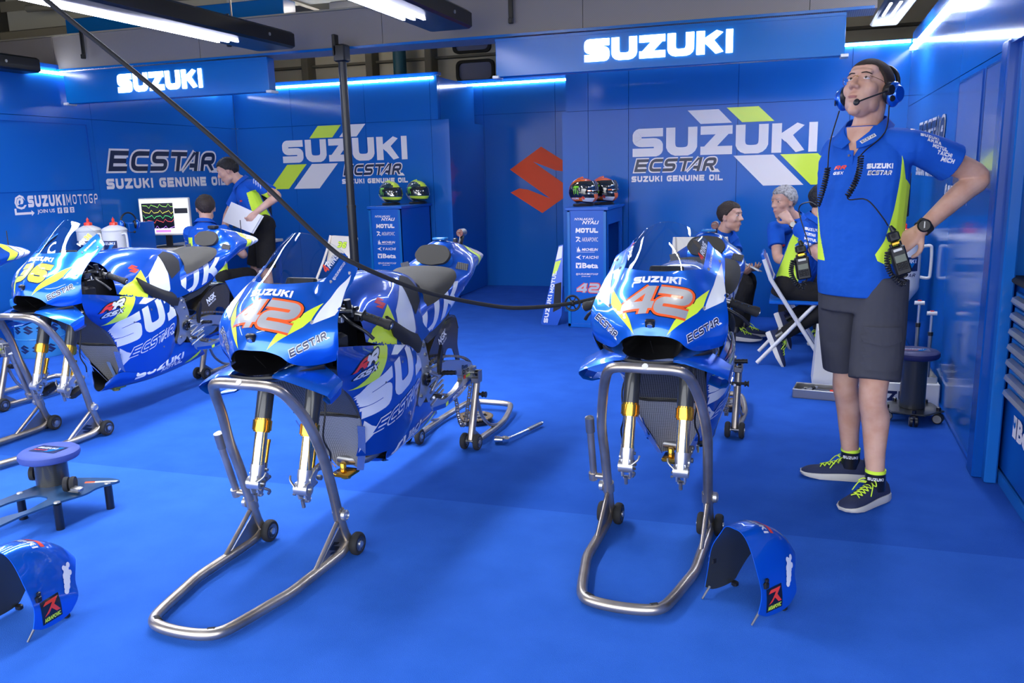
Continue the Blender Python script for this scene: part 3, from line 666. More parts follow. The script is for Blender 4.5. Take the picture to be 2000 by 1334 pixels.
TAIL = [
 [(0,.80,.875),(.06,.80,.87),(.10,.79,.85),(.135,.76,.81),(.155,.74,.75),(.150,.74,.69)],
 [(0,.95,.895),(.075,.95,.892),(.125,.94,.870),(.155,.92,.83),(.162,.90,.77),(.148,.90,.69)],
 [(0,1.09,.918),(.085,1.09,.915),(.14,1.09,.895),(.172,1.08,.86),(.172,1.07,.80),(.150,1.06,.735)],
 [(0,1.20,.935),(.09,1.20,.934),(.145,1.20,.925),(.182,1.20,.895),(.180,1.19,.84),(.140,1.17,.785)],
 [(0,1.245,.955),(.065,1.245,.952),(.105,1.25,.945),(.188,1.26,.925),(.186,1.25,.87),(.130,1.24,.82)],
 [(0,1.305,1.060),(.062,1.31,1.045),(.098,1.32,1.000),(.176,1.34,.950),(.174,1.33,.89),(.115,1.31,.85)],
 [(0,1.42,1.060),(.060,1.42,1.048),(.095,1.42,1.010),(.155,1.43,.962),(.150,1.42,.91),(.095,1.41,.875)],
 [(0,1.55,1.028),(.055,1.55,1.020),(.085,1.55,.995),(.128,1.56,.962),(.115,1.55,.925),(.070,1.54,.905)],
 [(0,1.70,.990),(.040,1.70,.987),(.070,1.70,.975),(.088,1.70,.958),(.070,1.69,.940),(.035,1.68,.932)]]
def side_uv(sg, x=.6): return lambda u, v: (sg * x, u, v)
def both(fn):
    for sg in (1, -1): fn(sg)
def stext(sg, quads):   # lettering laid on a side: reads along +Y on the right hand side, along -Y on the other
    if sg > 0: return quads
    ys = [p[0] for q in quads for p in q]; c = min(ys) + max(ys)
    return quads
def sidetext(sg, txt, y0, z0, W, H, rot, **k):
    """lettering in the side plane, rotated by rot, starting at (y0, z0)"""
    q, w_ = lettering(txt, **k); out = []; c, s_ = cos(rot), sin(rot)
    for a in q:
        b = []
        for p in a:
            u, v = p[0] / w_ * W, p[1] * H
            if sg < 0: u = W - u   # mirrored place, same reading
            b.append((y0 + u * c - v * s_, z0 + u * s_ + v * c))
        out.append(b)
    return out
def bike(tag, number, belly0, lab):
    root = empty('racing_motorcycle', (0, 0, 0), 0, lab, 'motorcycle', 'blue racing motorcycles on paddock stands')
    n = 5; S = surf(mir(NOSE), n, n)          # rows bottom -> top, columns left -> right
    i5, cL, cR = 5 * n, 3 * n, 9 * n
    g = G(); th = .0035
    g.grid([r[:] for r in S[:i5 + 1]], paint, th, black, flip=True)
    g.grid([r[:cL + 1] for r in S[i5:]], paint, th, black, flip=True); g.grid([r[cR:] for r in S[i5:]], paint, th, black, flip=True)
    bv = g.bvh(); base = G(); base.v, base.f, base.m, base.mats = g.v, g.f, g.m, g.mats
    # chin under the intake
    ch = [[(-.20,-.08,.755),(-.13,-.165,.742),(-.085,-.225,.738),(0,-.245,.736),(.085,-.225,.738),(.13,-.165,.742),(.20,-.08,.755)],
          [(-.20,-.075,.742),(-.13,-.155,.726),(-.085,-.212,.722),(0,-.232,.720),(.085,-.212,.722),(.13,-.155,.726),(.20,-.075,.742)],
          [(-.19,-.04,.715),(-.12,-.06,.700),(-.08,-.07,.692),(0,-.08,.690),(.08,-.07,.692),(.12,-.06,.700),(.19,-.04,.715)]]
    g.grid(surf(ch, 4, 5), paint, .003, black, flip=True)
    # printing on the nose, laid on from the front and above
    fw = V((0, .80, -.60)).normalized(); up = V((0, .60, .80))
    nf = lambda u, v: V((u, 0, 0)) + up * v - fw * .5 + V((0, -.15, .90)) - up * 0
    def nd(q, m, l=.0012, s_=.012): decal(g, bv, q, nf, fw, m, l, s_, 1.2)
    nd(ltext('SUZUKI', -.088, .112, .172, .029, wd=1.25, gap=.10, hw=.16), white, .0016)
    hh, y0 = .120, -.024
    if number == '42':
        a, w1 = lettering('42', wd=1.3, gap=.02, hw=.135, slant=.25, grow=.085); b, _ = lettering('42', wd=1.3, gap=.02, hw=.135, slant=.25, grow=.06); c, _ = lettering('42', wd=1.3, gap=.02, hw=.125, slant=.25)
        for q, m, l in ((a, blackp, .0010), (b, orange, .0016), (c, silverp, .0022)): nd(fit(q, w1, -.125, y0, .24, hh), m, l)
    else:
        a, w1 = lettering('36', wd=1.15, gap=.10, hw=.15, slant=.12, grow=.05); c, _ = lettering('36', wd=1.15, gap=.10, hw=.15, slant=.12)
        for q, m, l in ((a, navy, .0010), (c, yellow, .0018)): nd(fit(q, w1, -.100, y0, .195, hh), m, l)
    for sg in (1, -1):
        m_ = lambda P: [(sg * x, y) for x, y in P]
        nd(polytris(m_([(.058, -.095), (.080, -.040), (.098, -.008), (.180, .126), (.168, .045), (.150, .012)])), yellow, .0011)
        nd(polytris(m_([(.172, .030), (.191, .155), (.203, .285), (.238, .115), (.232, .085)])), white, .0011)
    # ECSTAR on each cheek
    for sg in (1, -1):
        dr = V((-sg * .72, .60, -.35)).normalized(); ux = V((.105, .094, .060)).normalized() if sg > 0 else V((.105, -.094, -.060)).normalized(); vy = dr.cross(ux).normalized()
        if vy.z < 0: vy = -vy
        o0 = V((.128, -.172, .794)) if sg > 0 else V((-.232, -.080, .854))
        ff = lambda u, v, o0=o0, ux=ux, vy=vy, dr=dr: o0 + ux * u + vy * v - dr * .2
        dec = lambda q, m, l, ff=ff, dr=dr: decal(g, bv, q, ff, dr, m, l * .35, .010, .5)
        ecstar(g, None, 0, 0, .150, .026, navy, white, dec=dec)
        ff2 = lambda u, v: V((sg * u, 0, 0)) + up * v - fw * .5 + V((0, -.15, .90))
    for x_, yy, zz in ((.165, .044, 1.034), (.17, -.103, .914), (.195, .12, 1.06)):
        for sg in (1, -1):
            h = bv.ray_cast(V((sg * x_, yy, zz)) - fw * .3, fw)
            if h[0]: g.lathe([(.007, -.001), (.007, .0015), (.003, .002), (.0005, .001)], h[0], -fw, alu, 12)
    # names on the upper cowl
    for sg in (1, -1):
        dr = V((-sg * .55, .45, -.70)).normalized(); a0 = V((.150, .062, 1.04)); a1 = V((.150, .165, 1.105)); ux = (a1 - a0).normalized(); 
        if sg < 0: a0 = V((-.150, .165, 1.105)); ux = V((ux.x, -ux.y, -ux.z))
        vy = dr.cross(ux).normalized(); vy = vy if vy.z > 0 else -vy
        ff = lambda u, v, a0=a0, ux=ux, vy=vy, dr=dr: a0 + ux * u + vy * v - dr * .2 - vy * .026
        decal(g, bv, ftext('@SUZUKIMOTOGP', 0, 0, .105, .012, bold=.02), ff, dr, white, .0012, .012, .5)
    g.build('front_fairing', root)
    s = G(); s.grid([r[cL:cR + 1] for r in S[i5:]], scr)
    bs = s.bvh()
    for sg in (1, -1):
        dr = V((-sg * .72, .45, -.50)).normalized(); a0 = V((.118, .075, 1.052)); a1 = V((.122, .165, 1.105)); ux = (a1 - a0).normalized()
        if sg < 0: a0 = V((-.122, .165, 1.105)); ux = V((ux.x, -ux.y, -ux.z))
        vy = dr.cross(ux).normalized(); vy = vy if vy.z > 0 else -vy
        ff = lambda u, v, a0=a0, ux=ux, vy=vy, dr=dr: a0 + ux * u + vy * v - dr * .2 - vy * .01
        if number == '42':
            decal(s, bs, ltext('4', 0, 0, .022, .028, wd=1.1, slant=.25), ff, dr, red, .001, .012, .5); decal(s, bs, ltext('RINS', .026, 0, .075, .024, wd=1, slant=.25), ff, dr, white, .001, .012, .5)
        else:
            decal(s, bs, ltext('MIR', 0, 0, .055, .024, wd=1.1), ff, dr, white, .001, .012, .5); decal(s, bs, ltext('36', .06, 0, .040, .026, wd=1.1, hw=.15), ff, dr, yellow, .001, .012, .5)
    rim = [r[cL] for r in S[i5:]] ; rim2 = [r[cR] for r in S[i5:]]
    s.tube([p + V((0, 0, 0)) for p in S[-1][cL:cR + 1]], .0016, scr, 6)
    s.build('windscreen', root)
    # dash below the screen
    d = G(); d.grid([[(-.11, -.01, 1.015), (0, -.035, 1.028), (.11, -.01, 1.015)], [(-.13, .06, .985), (0, .05, 1.01), (.13, .06, .985)], [(-.13, .14, .94), (0, .14, .95), (.13, .14, .94)]], carbon, .004)
    d.box((0, .10, 1.00), (.13, .02, .075), black, Matrix.Rotation(rad(-35), 3, 'X'), .006); d.build('dashboard', root)
    cam_ = G(); R_ = Matrix.Rotation(rad(20), 3, 'X'); c0 = V((0, -.205, .862))
    cam_.box(c0, (.034, .018, .036), black, R_, .003); cam_.lathe([(.010, 0), (.010, .003), (.007, .002), (.0005, .002)], c0 + R_ @ V((0, -.009, 0)), R_ @ V((0, -1, 0)), chrome, 20); cam_.build('nose_camera', root)
    # intake duct
    d = G(); rg = []
    for k, (yy, sc, zo) in enumerate(((-.205, 1, 0), (-.15, .93, 0), (-.05, .8, .005), (.06, .6, .01))):
        o = fillet([(-.055, .817), (.055, .817), (.101, .80), (.112, .775), (.090, .745), (0, .737), (-.09, .745), (-.112, .775), (-.101, .80)], .02, 4)
        rg.append([(p[0] * sc, yy + abs(p[0]) * .35 - (.03 if p[1] < .76 and k == 0 else 0), .778 + (p[1] - .778) * sc + zo) for p in o])
    d.loft([r[::-1] for r in rg], blackp, False); d.add(rg[-1], [list(range(len(rg[-1])))], blackp); d.tube([(0, -.20, .80), (0, -.14, .745)], .0015, black, 6)
    d.build('air_intake', root)
    # aerodynamic wings with their return ducts
    for sg in (1, -1):
        g = G(); sec = []
        for x, ya, za, yb, zb, t in ((.085,-.230,.735,-.02,.745,.010), (.13,-.228,.728,-.035,.756,.010), (.19,-.212,.706,-.055,.742,.009), (.235,-.196,.687,-.066,.718,.008), (.270,-.178,.668,-.080,.700,.005),
                                   (.273,-.168,.655,-.086,.684,.004), (.262,-.150,.634,-.080,.652,.005), (.235,-.125,.622,-.045,.636,.005), (.19,-.09,.628,.0,.64,.005)):
            r = [];
            for u, k in ((0, 0), (.06, .7), (.25, 1), (.6, .7), (1, .05)): r.append((sg * x, ya + (yb - ya) * u, za + (zb - za) * u + t * k))
            for u, k in ((.6, .5), (.25, .6), (.06, .5)): r.append((sg * x, ya + (yb - ya) * u, za + (zb - za) * u - t * k))
            sec.append(r)
        cols = [[r[j] for r in sec] for j in range(8)]; rings = [[c[i] for c in cols] for i in range(len(cols[0]))]
        g.loft(rings if sg > 0 else [r[::-1] for r in rings], paint); g.build('winglet', root, ang=25)
    # side fairings
    for sg in (1, -1):
        T = surf([[(sg * p[0], p[1], p[2]) for p in r] for r in SIDE], 5, 5)
        g = G(); g.grid(T, paintd, .0035, black, flip=(sg > 0)); bv = g.bvh(); f = side_uv(sg); dr = (-sg, 0, 0)
        D = lambda q, m, l=.0012, s_=.009: decal(g, bv, q, f, dr, m, l, s_, .7)
        D(polytris([(.215, .79), (.345, .78), (.33, .73), (.235, .63), (.115, .607), (.165, .655), (.20, .71)]), yellow, .001)
        D(polytris([(.245, .45), (.285, .42), (.33, .40), (.29, .345), (.262, .29), (.255, .275), (.262, .36)]), white, .001)
        D(polytris([(.43, .745), (.54, .738), (.56, .72), (.40, .69), (.345, .70)]), white, .001)
        big = sidetext(sg, 'SUZ', 0, 0, 1, 1, 0, wd=1.0, gap=.12, hw=.17)
        def shear(q, y0, z0, W, H, slope, lean):
            return [[(y0 + p[0] * W + p[1] * H * lean, z0 + p[1] * H + p[0] * W * slope) for p in a] for a in q]
        D(shear(big, .192, .450, .575, .163, .26, -.20), white, .0013, .008)
        ecq = []
        def dec(q, m, l):
            if sg < 0: q = [[(.355 - p[0], p[1]) for p in a] for a in q]
            D([[(.302 + p[0] + p[1] * .05, .378 + p[1] + p[0] * .27) for p in a] for a in q], m, .0016 + l * .1)
        ecstar(g, None, 0, 0, .355, .060, paintd, white, dec=dec, gr=.11)
        # model badge
        rr, w1 = lettering('RR', wd=1.25, gap=-.02, hw=.15, slant=.6); r0, _ = lettering('RR', wd=1.25, gap=-.02, hw=.15, slant=.6, grow=.13); gx, w2 = lettering('GSX', wd=1.4, gap=.12, hw=.13, slant=.6); gx0, _ = lettering('GSX', wd=1.4, gap=.12, hw=.13, slant=.6, grow=.13)
        def put(q, wt, y0, z0, W, H, m, l):
            q = fit(q, wt, 0, 0, W, H)
            if sg < 0: q = [[(W - p[0], p[1]) for p in a] for a in q]
            D([[(y0 + p[0], z0 + p[1] + p[0] * .12) for p in a] for a in q], m, l)
        put(r0, w1, .055, .688, .16, .040, blackp, .0014); put(gx0, w2, .075, .655, .135, .026, blackp, .0014)
        half = [a for a in rr if sum(p[0] for p in a) / 4 < w1 * .55]; put(half, w1, .055, .688, .16, .040, red, .002); put([a for a in rr if a not in half], w1, .055, .688, .16, .040, white, .002); put(gx, w2, .075, .655, .135, .026, white, .002)
        for yy, zz in ((.44, .65), (.30, .60), (.55, .40)):
            h = bv.ray_cast((sg * .6, yy, zz), dr)
            if h[0]: g.lathe([(.006, 0), (.006, .002), (.0005, .002)], h[0], (sg, 0, 0), alud, 10)
        g.build('side_fairing', root)
    # belly pan
    B = [[(.15,.50,.275),(.142,.50,.235),(.085,.50,.195),(0,.50,.182)], [(.150,.60,.32),(.146,.60,.26),(.088,.60,.20),(0,.60,.186)], [(.148,.70,.385),(.146,.70,.29),(.09,.70,.208),(0,.70,.192)],
         [(.135,.87,.356),(.132,.87,.295),(.088,.88,.225),(0,.89,.208)], [(.115,.965,.302),(.114,.985,.275),(.085,1.02,.246),(0,1.04,.232)]]
    if belly0 < .3:
        B = [[(.045,.212,.240),(.040,.204,.215),(.025,.20,.198),(0,.197,.190)], [(.108,.27,.295),(.098,.265,.25),(.055,.265,.205),(0,.262,.188)], [(.138,.38,.272),(.125,.37,.235),(.072,.36,.198),(0,.36,.184)]] + B
    else:
        B = [[(.142,.44,.268),(.134,.44,.240),(.12,.46,.215),(.10,.48,.205)]] + B[0:]
        B = [B[0]] + B[1:]
    full = [[V((-p[0], p[1], p[2])) for p in r[:-1]] + [V(p) for p in r[::-1]] for r in B]
    g = G(); T = surf(full, 5, 4); g.grid(T, paintd, .0035, black); bv = g.bvh()
    for sg in (1, -1):
        D = lambda q, m, l=.0012: decal(g, bv, q, side_uv(sg, .5), (-sg, 0, 0), m, l, .014, .6)
        def put(txt, y0, z0, W, H, m, sl=.1, **k):
            q, wt = lettering(txt, **k); q = fit(q, wt, 0, 0, W, H)
            if sg < 0: q = [[(W - p[0], p[1]) for p in a] for a in q]
            D([[(y0 + p[0] + p[1] * .2, z0 + p[1] + p[0] * sl) for p in a] for a in q], m)
        put('SUZUKI' if belly0 < .3 else 'ZUKI', .36 if belly0 < .3 else .47, .232, .40 if belly0 < .3 else .28, .042, white, .12, wd=1.3, gap=.12, hw=.15); put('MOTUL', .56, .232, .20, .024, cream, .1, wd=1.2, gap=.12, hw=.16)
        D(polytris([(.80, .235), (.93, .29), (.96, .30), (.92, .262), (.86, .238)]), yellow)
    g.build('belly_pan', root)
    # tank, with engine block hidden behind the fairings
    g = G(); T = surf(mir(TANK), 5, 4); g.grid(T, paintd, .0, flip=False); 
    bv = g.bvh()
    for sg in (1, -1):
        D = lambda q, m, l=.0012, s_=.014: decal(g, bv, q, side_uv(sg), (-sg, 0, 0), m, l, s_, .7)
        D(emblem(.37, .872, .075, .048) if sg > 0 else [[(.815 - p[0], p[1]) for p in a] for a in emblem(.37, .872, .075, .048)], red)
        D(polytris([(.25, .77), (.30, .81), (.37, .83), (.455, .885), (.475, .79), (.44, .69), (.30, .715)]), yellow)
        D(polytris([(.50, .85), (.60, .915), (.665, .945), (.68, .84), (.66, .74), (.56, .67), (.50, .68), (.48, .76)]), white)
        D(polytris([(.665, .948), (.75, .965), (.82, .945), (.85, .90), (.82, .84), (.70, .80), (.675, .86)]), rubber, .002)
    decal(g, bv, ltext('SUZUKI', -.055, .52, .11, .02, wd=1.2), lambda u, v: (u, v, 1.2), (0, 0, -1), white, .0012, .012, .5)
    g.build('fuel_tank', root)
    g = G(); g.box((0, .58, .52), (.25, .28, .40), blackp, None, .04); g.box((0, .50, .31), (.18, .20, .14), black, None, .03); g.box((0, .60, .72), (.24, .30, .14), black, None, .03); g.box((0, .22, .80), (.20, .24, .16), black, None, .02)
    g.tube([(.11, .60, .30), (.06, .40, .235), (-.05, .36, .24)], .022, alud, 12, 4); g.build('engine', root)
    # tail
    g = G(); T = surf(mir(TAIL), 5, 4); g.grid(T, paintd, 0); g.add([T[-1][i] for i in range(len(T[-1]))], [list(range(len(T[-1])))], paintd)
    k0 = 4 * 5; k1 = 5 * 5 + 1; nc = len(T[0])
    bv = g.bvh()
    fh = V((0, .80, -.6)).normalized(); ph = V((0, .6, .8))
    decal(g, bv, polytris(fillet([(-.095, -.072), (.095, -.072), (.098, .0), (.06, .075), (-.06, .075), (-.098, .0)], .03)), lambda u, v: V((u, 1.25, 1.0)) + ph * v * .75 - fh * .3, fh, paint, .002, .02, .6)
    for sg in (1, -1):
        D = lambda q, m, l=.0012, s_=.014: decal(g, bv, q, side_uv(sg), (-sg, 0, 0), m, l, s_, .7)
        q, wt = lettering('UK', wd=1.15, gap=.30, hw=.15); W = .37; q = fit(q, wt, 0, 0, W, .125)
        if sg < 0: q = [[(W - p[0], p[1]) for p in a] for a in q]
        D([[(.775 + p[0] + p[1] * .15, .652 + p[1] + p[0] * .34) for p in a] for a in q], white)
        D(polytris([(1.175, .80), (1.20, .86), (1.215, .83), (1.20, .795)]), white)
        Dt = lambda q, m: decal(g, bv, q, lambda u, v: (sg * (.5 + v * .0) , u, v), (-sg, 0, 0), m, .0012, .012, .6)
        for a, b, m in ((1.47, 1.54, yellow), (1.555, 1.60, white), (1.61, 1.66, white)):
            decal(g, bv, [[(a, .03), (b, .03), (b + .05, .13), (a + .05, .13)]], lambda u, v: (sg * v, u, 1.3), (0, 0, -1), m, .0014, .012, .6)
            Dt([[(a + .045, .975), (b + .045, .975), (b, .93), (a, .93)]], m)
    g.build('tail_unit', root)
    g = G()
    o = fillet([(-.10, 0), (-.075, -.042), (0, -.055), (.075, -.042), (.10, 0), (.07, .045), (0, .055), (-.07, .045)], .02, 4)
    g.prism(o, lambda u, v, w: V((u, 1.262, 1.000)) + V((0, .36, .93)) * v * 1.0 - V((0, .93, -.36)) * w, .022, foam); g.build('backrest_pad', root)
    for sg in (1, -1):
        g = G(); g.prism([(0, 0), (.055, -.012), (.062, .02), (.012, .032)], lambda u, v, w: (sg * (.125 + u), 1.245 + u * .3 - w, .940 + v), .006, radd); g.build('tail_vent', root)
    # seat pad draped over the cowl
    sp_ = [[(-.128,.85,.80),(-.125,.87,.862),(-.07,.895,.905),(0,.90,.918),(.07,.895,.905),(.125,.87,.862),(.128,.85,.80)],
           [(-.168,.90,.825),(-.150,.92,.880),(-.08,.95,.912),(0,.95,.922),(.08,.95,.912),(.150,.92,.880),(.168,.90,.825)],
           [(-.182,1.03,.868),(-.155,1.05,.912),(-.09,1.06,.936),(0,1.06,.940),(.09,1.06,.936),(.155,1.05,.912),(.182,1.03,.868)],
           [(-.175,1.12,.905),(-.150,1.15,.935),(-.08,1.165,.946),(0,1.17,.948),(.08,1.165,.946),(.150,1.15,.935),(.175,1.12,.905)]]
    g = G(); g.grid(surf(sp_, 5, 5), foam, .012); g.build('seat_pad', root)
    # rear camera and beacon
    if number == '42':
        g = G(); g.tube([(.0, 1.60, .99), (.0, 1.595, 1.03), (0, 1.625, 1.075)], [.016, .013, .013], blackp, 12, 3); g.lathe([(.020, 0), (.020, .055), (.018, .06), (.0005, .06)], (0, 1.59, 1.088), (0, 1, 0), alud, 20)
        g.lathe([(.0005, .001), (.016, .001), (.019, -.002), (.020, .0)], (0, 1.59, 1.088), (0, 1, 0), lens_r, 20); g.box((0, 1.53, 1.045), (.022, .018, .04), black, None, .003); g.build('rear_camera', root)
        g = G(); g.box((.0, 1.345, 1.078), (.07, .045, .012), boardb, None, .003); g.tube([(0, 1.345, 1.055), (0, 1.345, 1.075)], .008, chrome, 8); g.build('beacon', root)
    else:
        g = G(); g.box((.0, 1.33, 1.078), (.06, .05, .022), black, None, .004); g.tube([(0.02, 1.60, 1.0), (.02, 1.60, 1.11)], .003, black, 6); g.build('beacon', root)
    # under-tail carbon tray
    g = G()
    tr = [[(-.11,.78,.66),(0,.78,.64),(.11,.78,.66)], [(-.13,1.0,.70),(0,1.0,.66),(.13,1.0,.70)], [(-.12,1.2,.80),(0,1.2,.76),(.12,1.2,.80)], [(-.06,1.5,.90),(0,1.5,.89),(.06,1.5,.90)]]
    g.grid(surf(tr, 4, 4), carbonb, .004, flip=True)
    for sg in (1, -1): g.prism([(.80, .67), (.86, .64), (.98, .665), (1.10, .73), (1.22, .85), (1.15, .79), (1.02, .72), (.84, .70)], lambda u, v, w: (sg * (.142 - w), u, v), .004, carbon)
    g.build('tail_tray', root)
    # radiator
    g = G()
    def rgrid(rows, m): g.grid(surf([[(-r[0], r[1], r[3]), (-r[0] * .5, (r[1] + r[2] * 2) / 3, r[3]), (0, r[2], r[3]), (r[0] * .5, (r[1] + r[2] * 2) / 3, r[3]), (r[0], r[1], r[3])] for r in rows], 4, 3), m, .02, black)
    rgrid([(.150,.09,.12,.69), (.150,.12,.16,.60), (.148,.17,.20,.54), (.147,.215,.24,.475)], radd)
    rgrid([(.146,.225,.25,.465), (.128,.26,.29,.38), (.092,.30,.335,.30), (.048,.345,.375,.205)], radm)
    g.tube([(-.148,.205,.475),(-.09,.232,.462),(0,.242,.462),(.09,.232,.468),(.148,.205,.475)], .005, rubber, 8, 4)
    if number == '36': g.add([(-.035,.268,.45),(-.005,.272,.45),(-.002,.355,.22),(-.022,.352,.22)], [[0, 1, 2, 3]], mat('radiator_tape', (.25, .40, .75), .4, metal=.3))
    g.build('radiator', root)
    for sg in (1, -1):
        g = G(); g.grid([[(sg * .140,.21,.44),(sg * .160,.235,.43)], [(sg * .125,.235,.38),(sg * .140,.265,.36)], [(sg * .09,.285,.30),(sg * .11,.31,.285)], [(sg * .048,.335,.205),(sg * .07,.355,.20)]], mat('bracket_silver', (.45, .55, .75), .25, metal=.8) if 'bracket_silver' not in MATS else MATS['bracket_silver'], .004, flip=sg > 0); g.build('radiator_bracket', root)
    g = G(); g.box((0, .325, .190), (.085, .09, .016), gold, None, .003); g.lathe([(.014, 0), (.014, .03), (.010, .035), (.0005, .035)], (-.01, .325, .198), (0, 0, 1), gold, 16); g.lathe([(.022, 0), (.022, .018), (.0005, .018)], (.0, .33, .165), (0, 0, 1), gold, 6); g.build('oil_filter', root)
    # fork legs
    for sg in (1, -1):
        ax = V((0, -.165, -.50)).normalized(); P = lambda z: V((sg * .103, -.055 + (z - .50) * .33, z)); g = G()
        g.tube([P(.86), P(.505)], .031, carbon, 20); g.build_ = None
        leg = g.build('fork_leg', root)
        g = G(); g.tube([P(.525), P(.518), P(.518), P(.482), P(.482), P(.476)], [.031, .031, .0355, .0355, .031, .031], gold, 24); g.build('fork_ring', leg)
        g = G(); g.tube([P(.482), P(.355)], .0235, fork, 20); g.build('fork_tube', leg)
        g = G(); b = P(.355)
        g.tube([P(.362), P(.34), P(.325), P(.30)], [.0265, .0265, .024, .026], alu, 18)
        c = P(.297)
        for k in range(2): g.box(P(.335 - k * .03) + V((0, .022, 0)), (.030, .03, .016), alu, None, .004); g.lathe([(.0065, 0), (.0065, .012), (.003, .012), (.0005, .010)], P(.335 - k * .03) + V((-sg * .014, .03, 0)), (-sg, 0, 0), alud, 8)
        g.prism(fillet([(0, 0), (.022, .01), (.05, .035), (.075, .030), (.085, .045), (.070, .060), (.045, .055), (.015, .035), (-.005, .02)], .006, 3), lambda u, v, w: (c.x + sg * (.020 + w), c.y + .01 + u, c.z + .015 + v), .010, alu)
        for q_ in ((.078, .048), (.050, .045), (.062, .005)): g.lathe([(.008, -.004), (.010, 0), (.010, .014), (.006, .016), (.0005, .016)], (c.x + sg * .018, c.y + .01 + q_[0], c.z + .015 + q_[1]), (sg, 0, 0), alud, 12)
        g.tube([c + V((-sg * .02, -.02, .01)), c + V((-sg * .045, -.01, .03)), c + V((-sg * .05, .0, .045))], .004, alud, 8, 3); g.tube([c + V((0, .03, -.03)), c + V((-sg * .02, .05, -.045)), c + V((-sg * .01, .055, -.062))], .006, alud, 8, 3)
        g.lathe([(.013, -.028), (.024, -.028), (.024, .028), (.013, .028), (.013, -.028)], c, (1, 0, 0), alu, 20)
        pl = [(-.012, .03), (.02, .045), (.055, .022), (.060, .002), (.045, -.004), (.03, .008), (.028, -.02), (.012, -.045), (-.008, -.04), (-.018, -.01)]
        for off in (-.018, .012): g.prism(pl, lambda u, v, w: (c.x + off + w, c.y + u, c.z + v), .006, alu)
        g.lathe([(.009, 0), (.009, .055), (.007, .06), (.0005, .06)], c + V((.0, .055, .018)), (-.3, .55, .45), alu, 12); g.lathe([(.008, 0), (.008, .045), (.0005, .045)], c + V((0, .045, -.012)), (-.1, .9, .1), alud, 12)
        g.lathe([(.007, 0), (.007, .03), (.0005, .03)], c + V((0, -.01, -.04)), (0, .2, -1), alud, 8); g.box(c + V((0, .015, -.05)), (.03, .02, .012), alu, None, .003)
        for k in range(3): g.lathe([(.005, 0), (.005, .01), (.0005, .01)], c + V((-sg * .026, -.012 + k * .012, -.02 + k * .012)), (-sg, 0, 0), alud, 6)
        g.build('axle_clamp', leg)
        g = G(); q = P(.355) + V((-sg * 0.0, .045, 0)); g.tube([q, q + V((0, .028, .075))], [.0095, .0095], gold, 14); g.tube([q + V((0, .026, .070)), q + V((0, .030, .082))], .011, gold, 14); g.build('travel_sensor', leg)
        g = G(); g.tube([(sg * .12, .03, .66), (sg * .145, -.01, .56), (sg * .135, -.02, .46), (sg * .15, -.005, .40), (sg * .145, .0, .36)], .0035, black, 8, 5); g.tube([(sg * .145, .0, .365), (sg * .145, .0, .335)], .006, chrome, 8)
        if number == '36': g.box((sg * .103, -.045, .262), (.05, .11, .045), black, Matrix.Rotation(rad(20), 3, 'X'), .012)
        g.build('brake_hose', leg)
    g = G(); g.box((0, .03, .69), (.27, .06, .03), alud, None, .01); g.box((0, .11, .88), (.27, .05, .025), alud, None, .01); g.build('fork_yoke', root)
    # handlebars
    for sg in (1, -1):
        h = empty('handlebar', (0, 0, 0)); h.parent = root
        a, b = V((sg * .150, .115, .915)), V((sg * .236, .143, .893)); c = V((sg * .345, .165, .853)); d = (c - b).normalized()
        g = G(); g.tube([a, b, c], .0115, alud, 12); g.lathe([(.034, -.012), (.034, .012), (.020, .012), (.020, -.012), (.034, -.012)], (sg * .125, .115, .90), (0, -.3, 1), alud, 20); g.build('bar', h)
        g = G(); pr = [(.0165, 0), (.023, .001), (.023, .004), (.0165, .006), (.0165, .03), (.0175, .031), (.0165, .033), (.0165, .06), (.0175, .061), (.0165, .063), (.0165, .085), (.0185, .09), (.0195, .094), (.0195, .112), (.016, .114), (.009, .114), (.009, .108), (.0005, .108)]
        g.lathe(pr, b, d, rubber, 20)
        for k in range(3): g.tube([b + d * (.022 + k * .026) + V((0, -.012, .0125)), b + d * (.034 + k * .026) + V((0, -.002, .0170))], .0012, boardb, 5)
        g.build('grip', h)
        g = G(); m0 = a.lerp(b, .45)
        g.box(m0, (.05, .035, .04), black, None, .006); g.box(m0 + V((0, -.03, .012)), (.034, .03, .022), black, None, .004); g.lathe([(.013, 0), (.013, .035), (.0005, .035)], m0 + V((sg * .01, -.02, .018)), (0, -.2, 1), black, 14); g.box(m0 + V((sg * .035, -.01, .018)), (.02, .02, .015), blackp, None, .003)
        g.tube([m0 + V((-sg * .03, -.045, .01)), m0 + V((sg * .035, -.04, .012))], .006, alu, 8); g.box(m0 + V((-sg * .01, -.045, -.02)), (.018, .018, .025), alu, None, .003); g.box(m0 + V((sg * .03, .005, -.02)), (.022, .022, .024), red if False else black, None, .003)
        g.tube([m0 + V((0, -.02, .02)), m0 + V((-sg * .05, -.03, .05)), m0 + V((-sg * .08, .0, .0))], .004, black, 8, 4)
        for k in range(3): g.lathe([(.004, 0), (.004, .006), (.0005, .006)], m0 + V((sg * (.02 - k * .018), -.01, .024)), (0, 0, 1), chrome, 8)
        g.build('control_cluster', h)
        g = G(); g.tube([m0 + V((sg * .0, -.045, -.005)), m0 + V((sg * .05, -.075, -.025)), m0 + V((sg * .10, -.065, -.055)), m0 + V((sg * .125, -.05, -.085))], [.008, .0065, .006, .0075], black, 10, 4); g.build('lever', h)
        g = G(); g.box((sg * .185, .035, .80), (.05, .10, .085), black, None, .014); g.box((sg * .205, .06, .77), (.02, .06, .02), alud, None, .003); g.build('heat_guard', root)
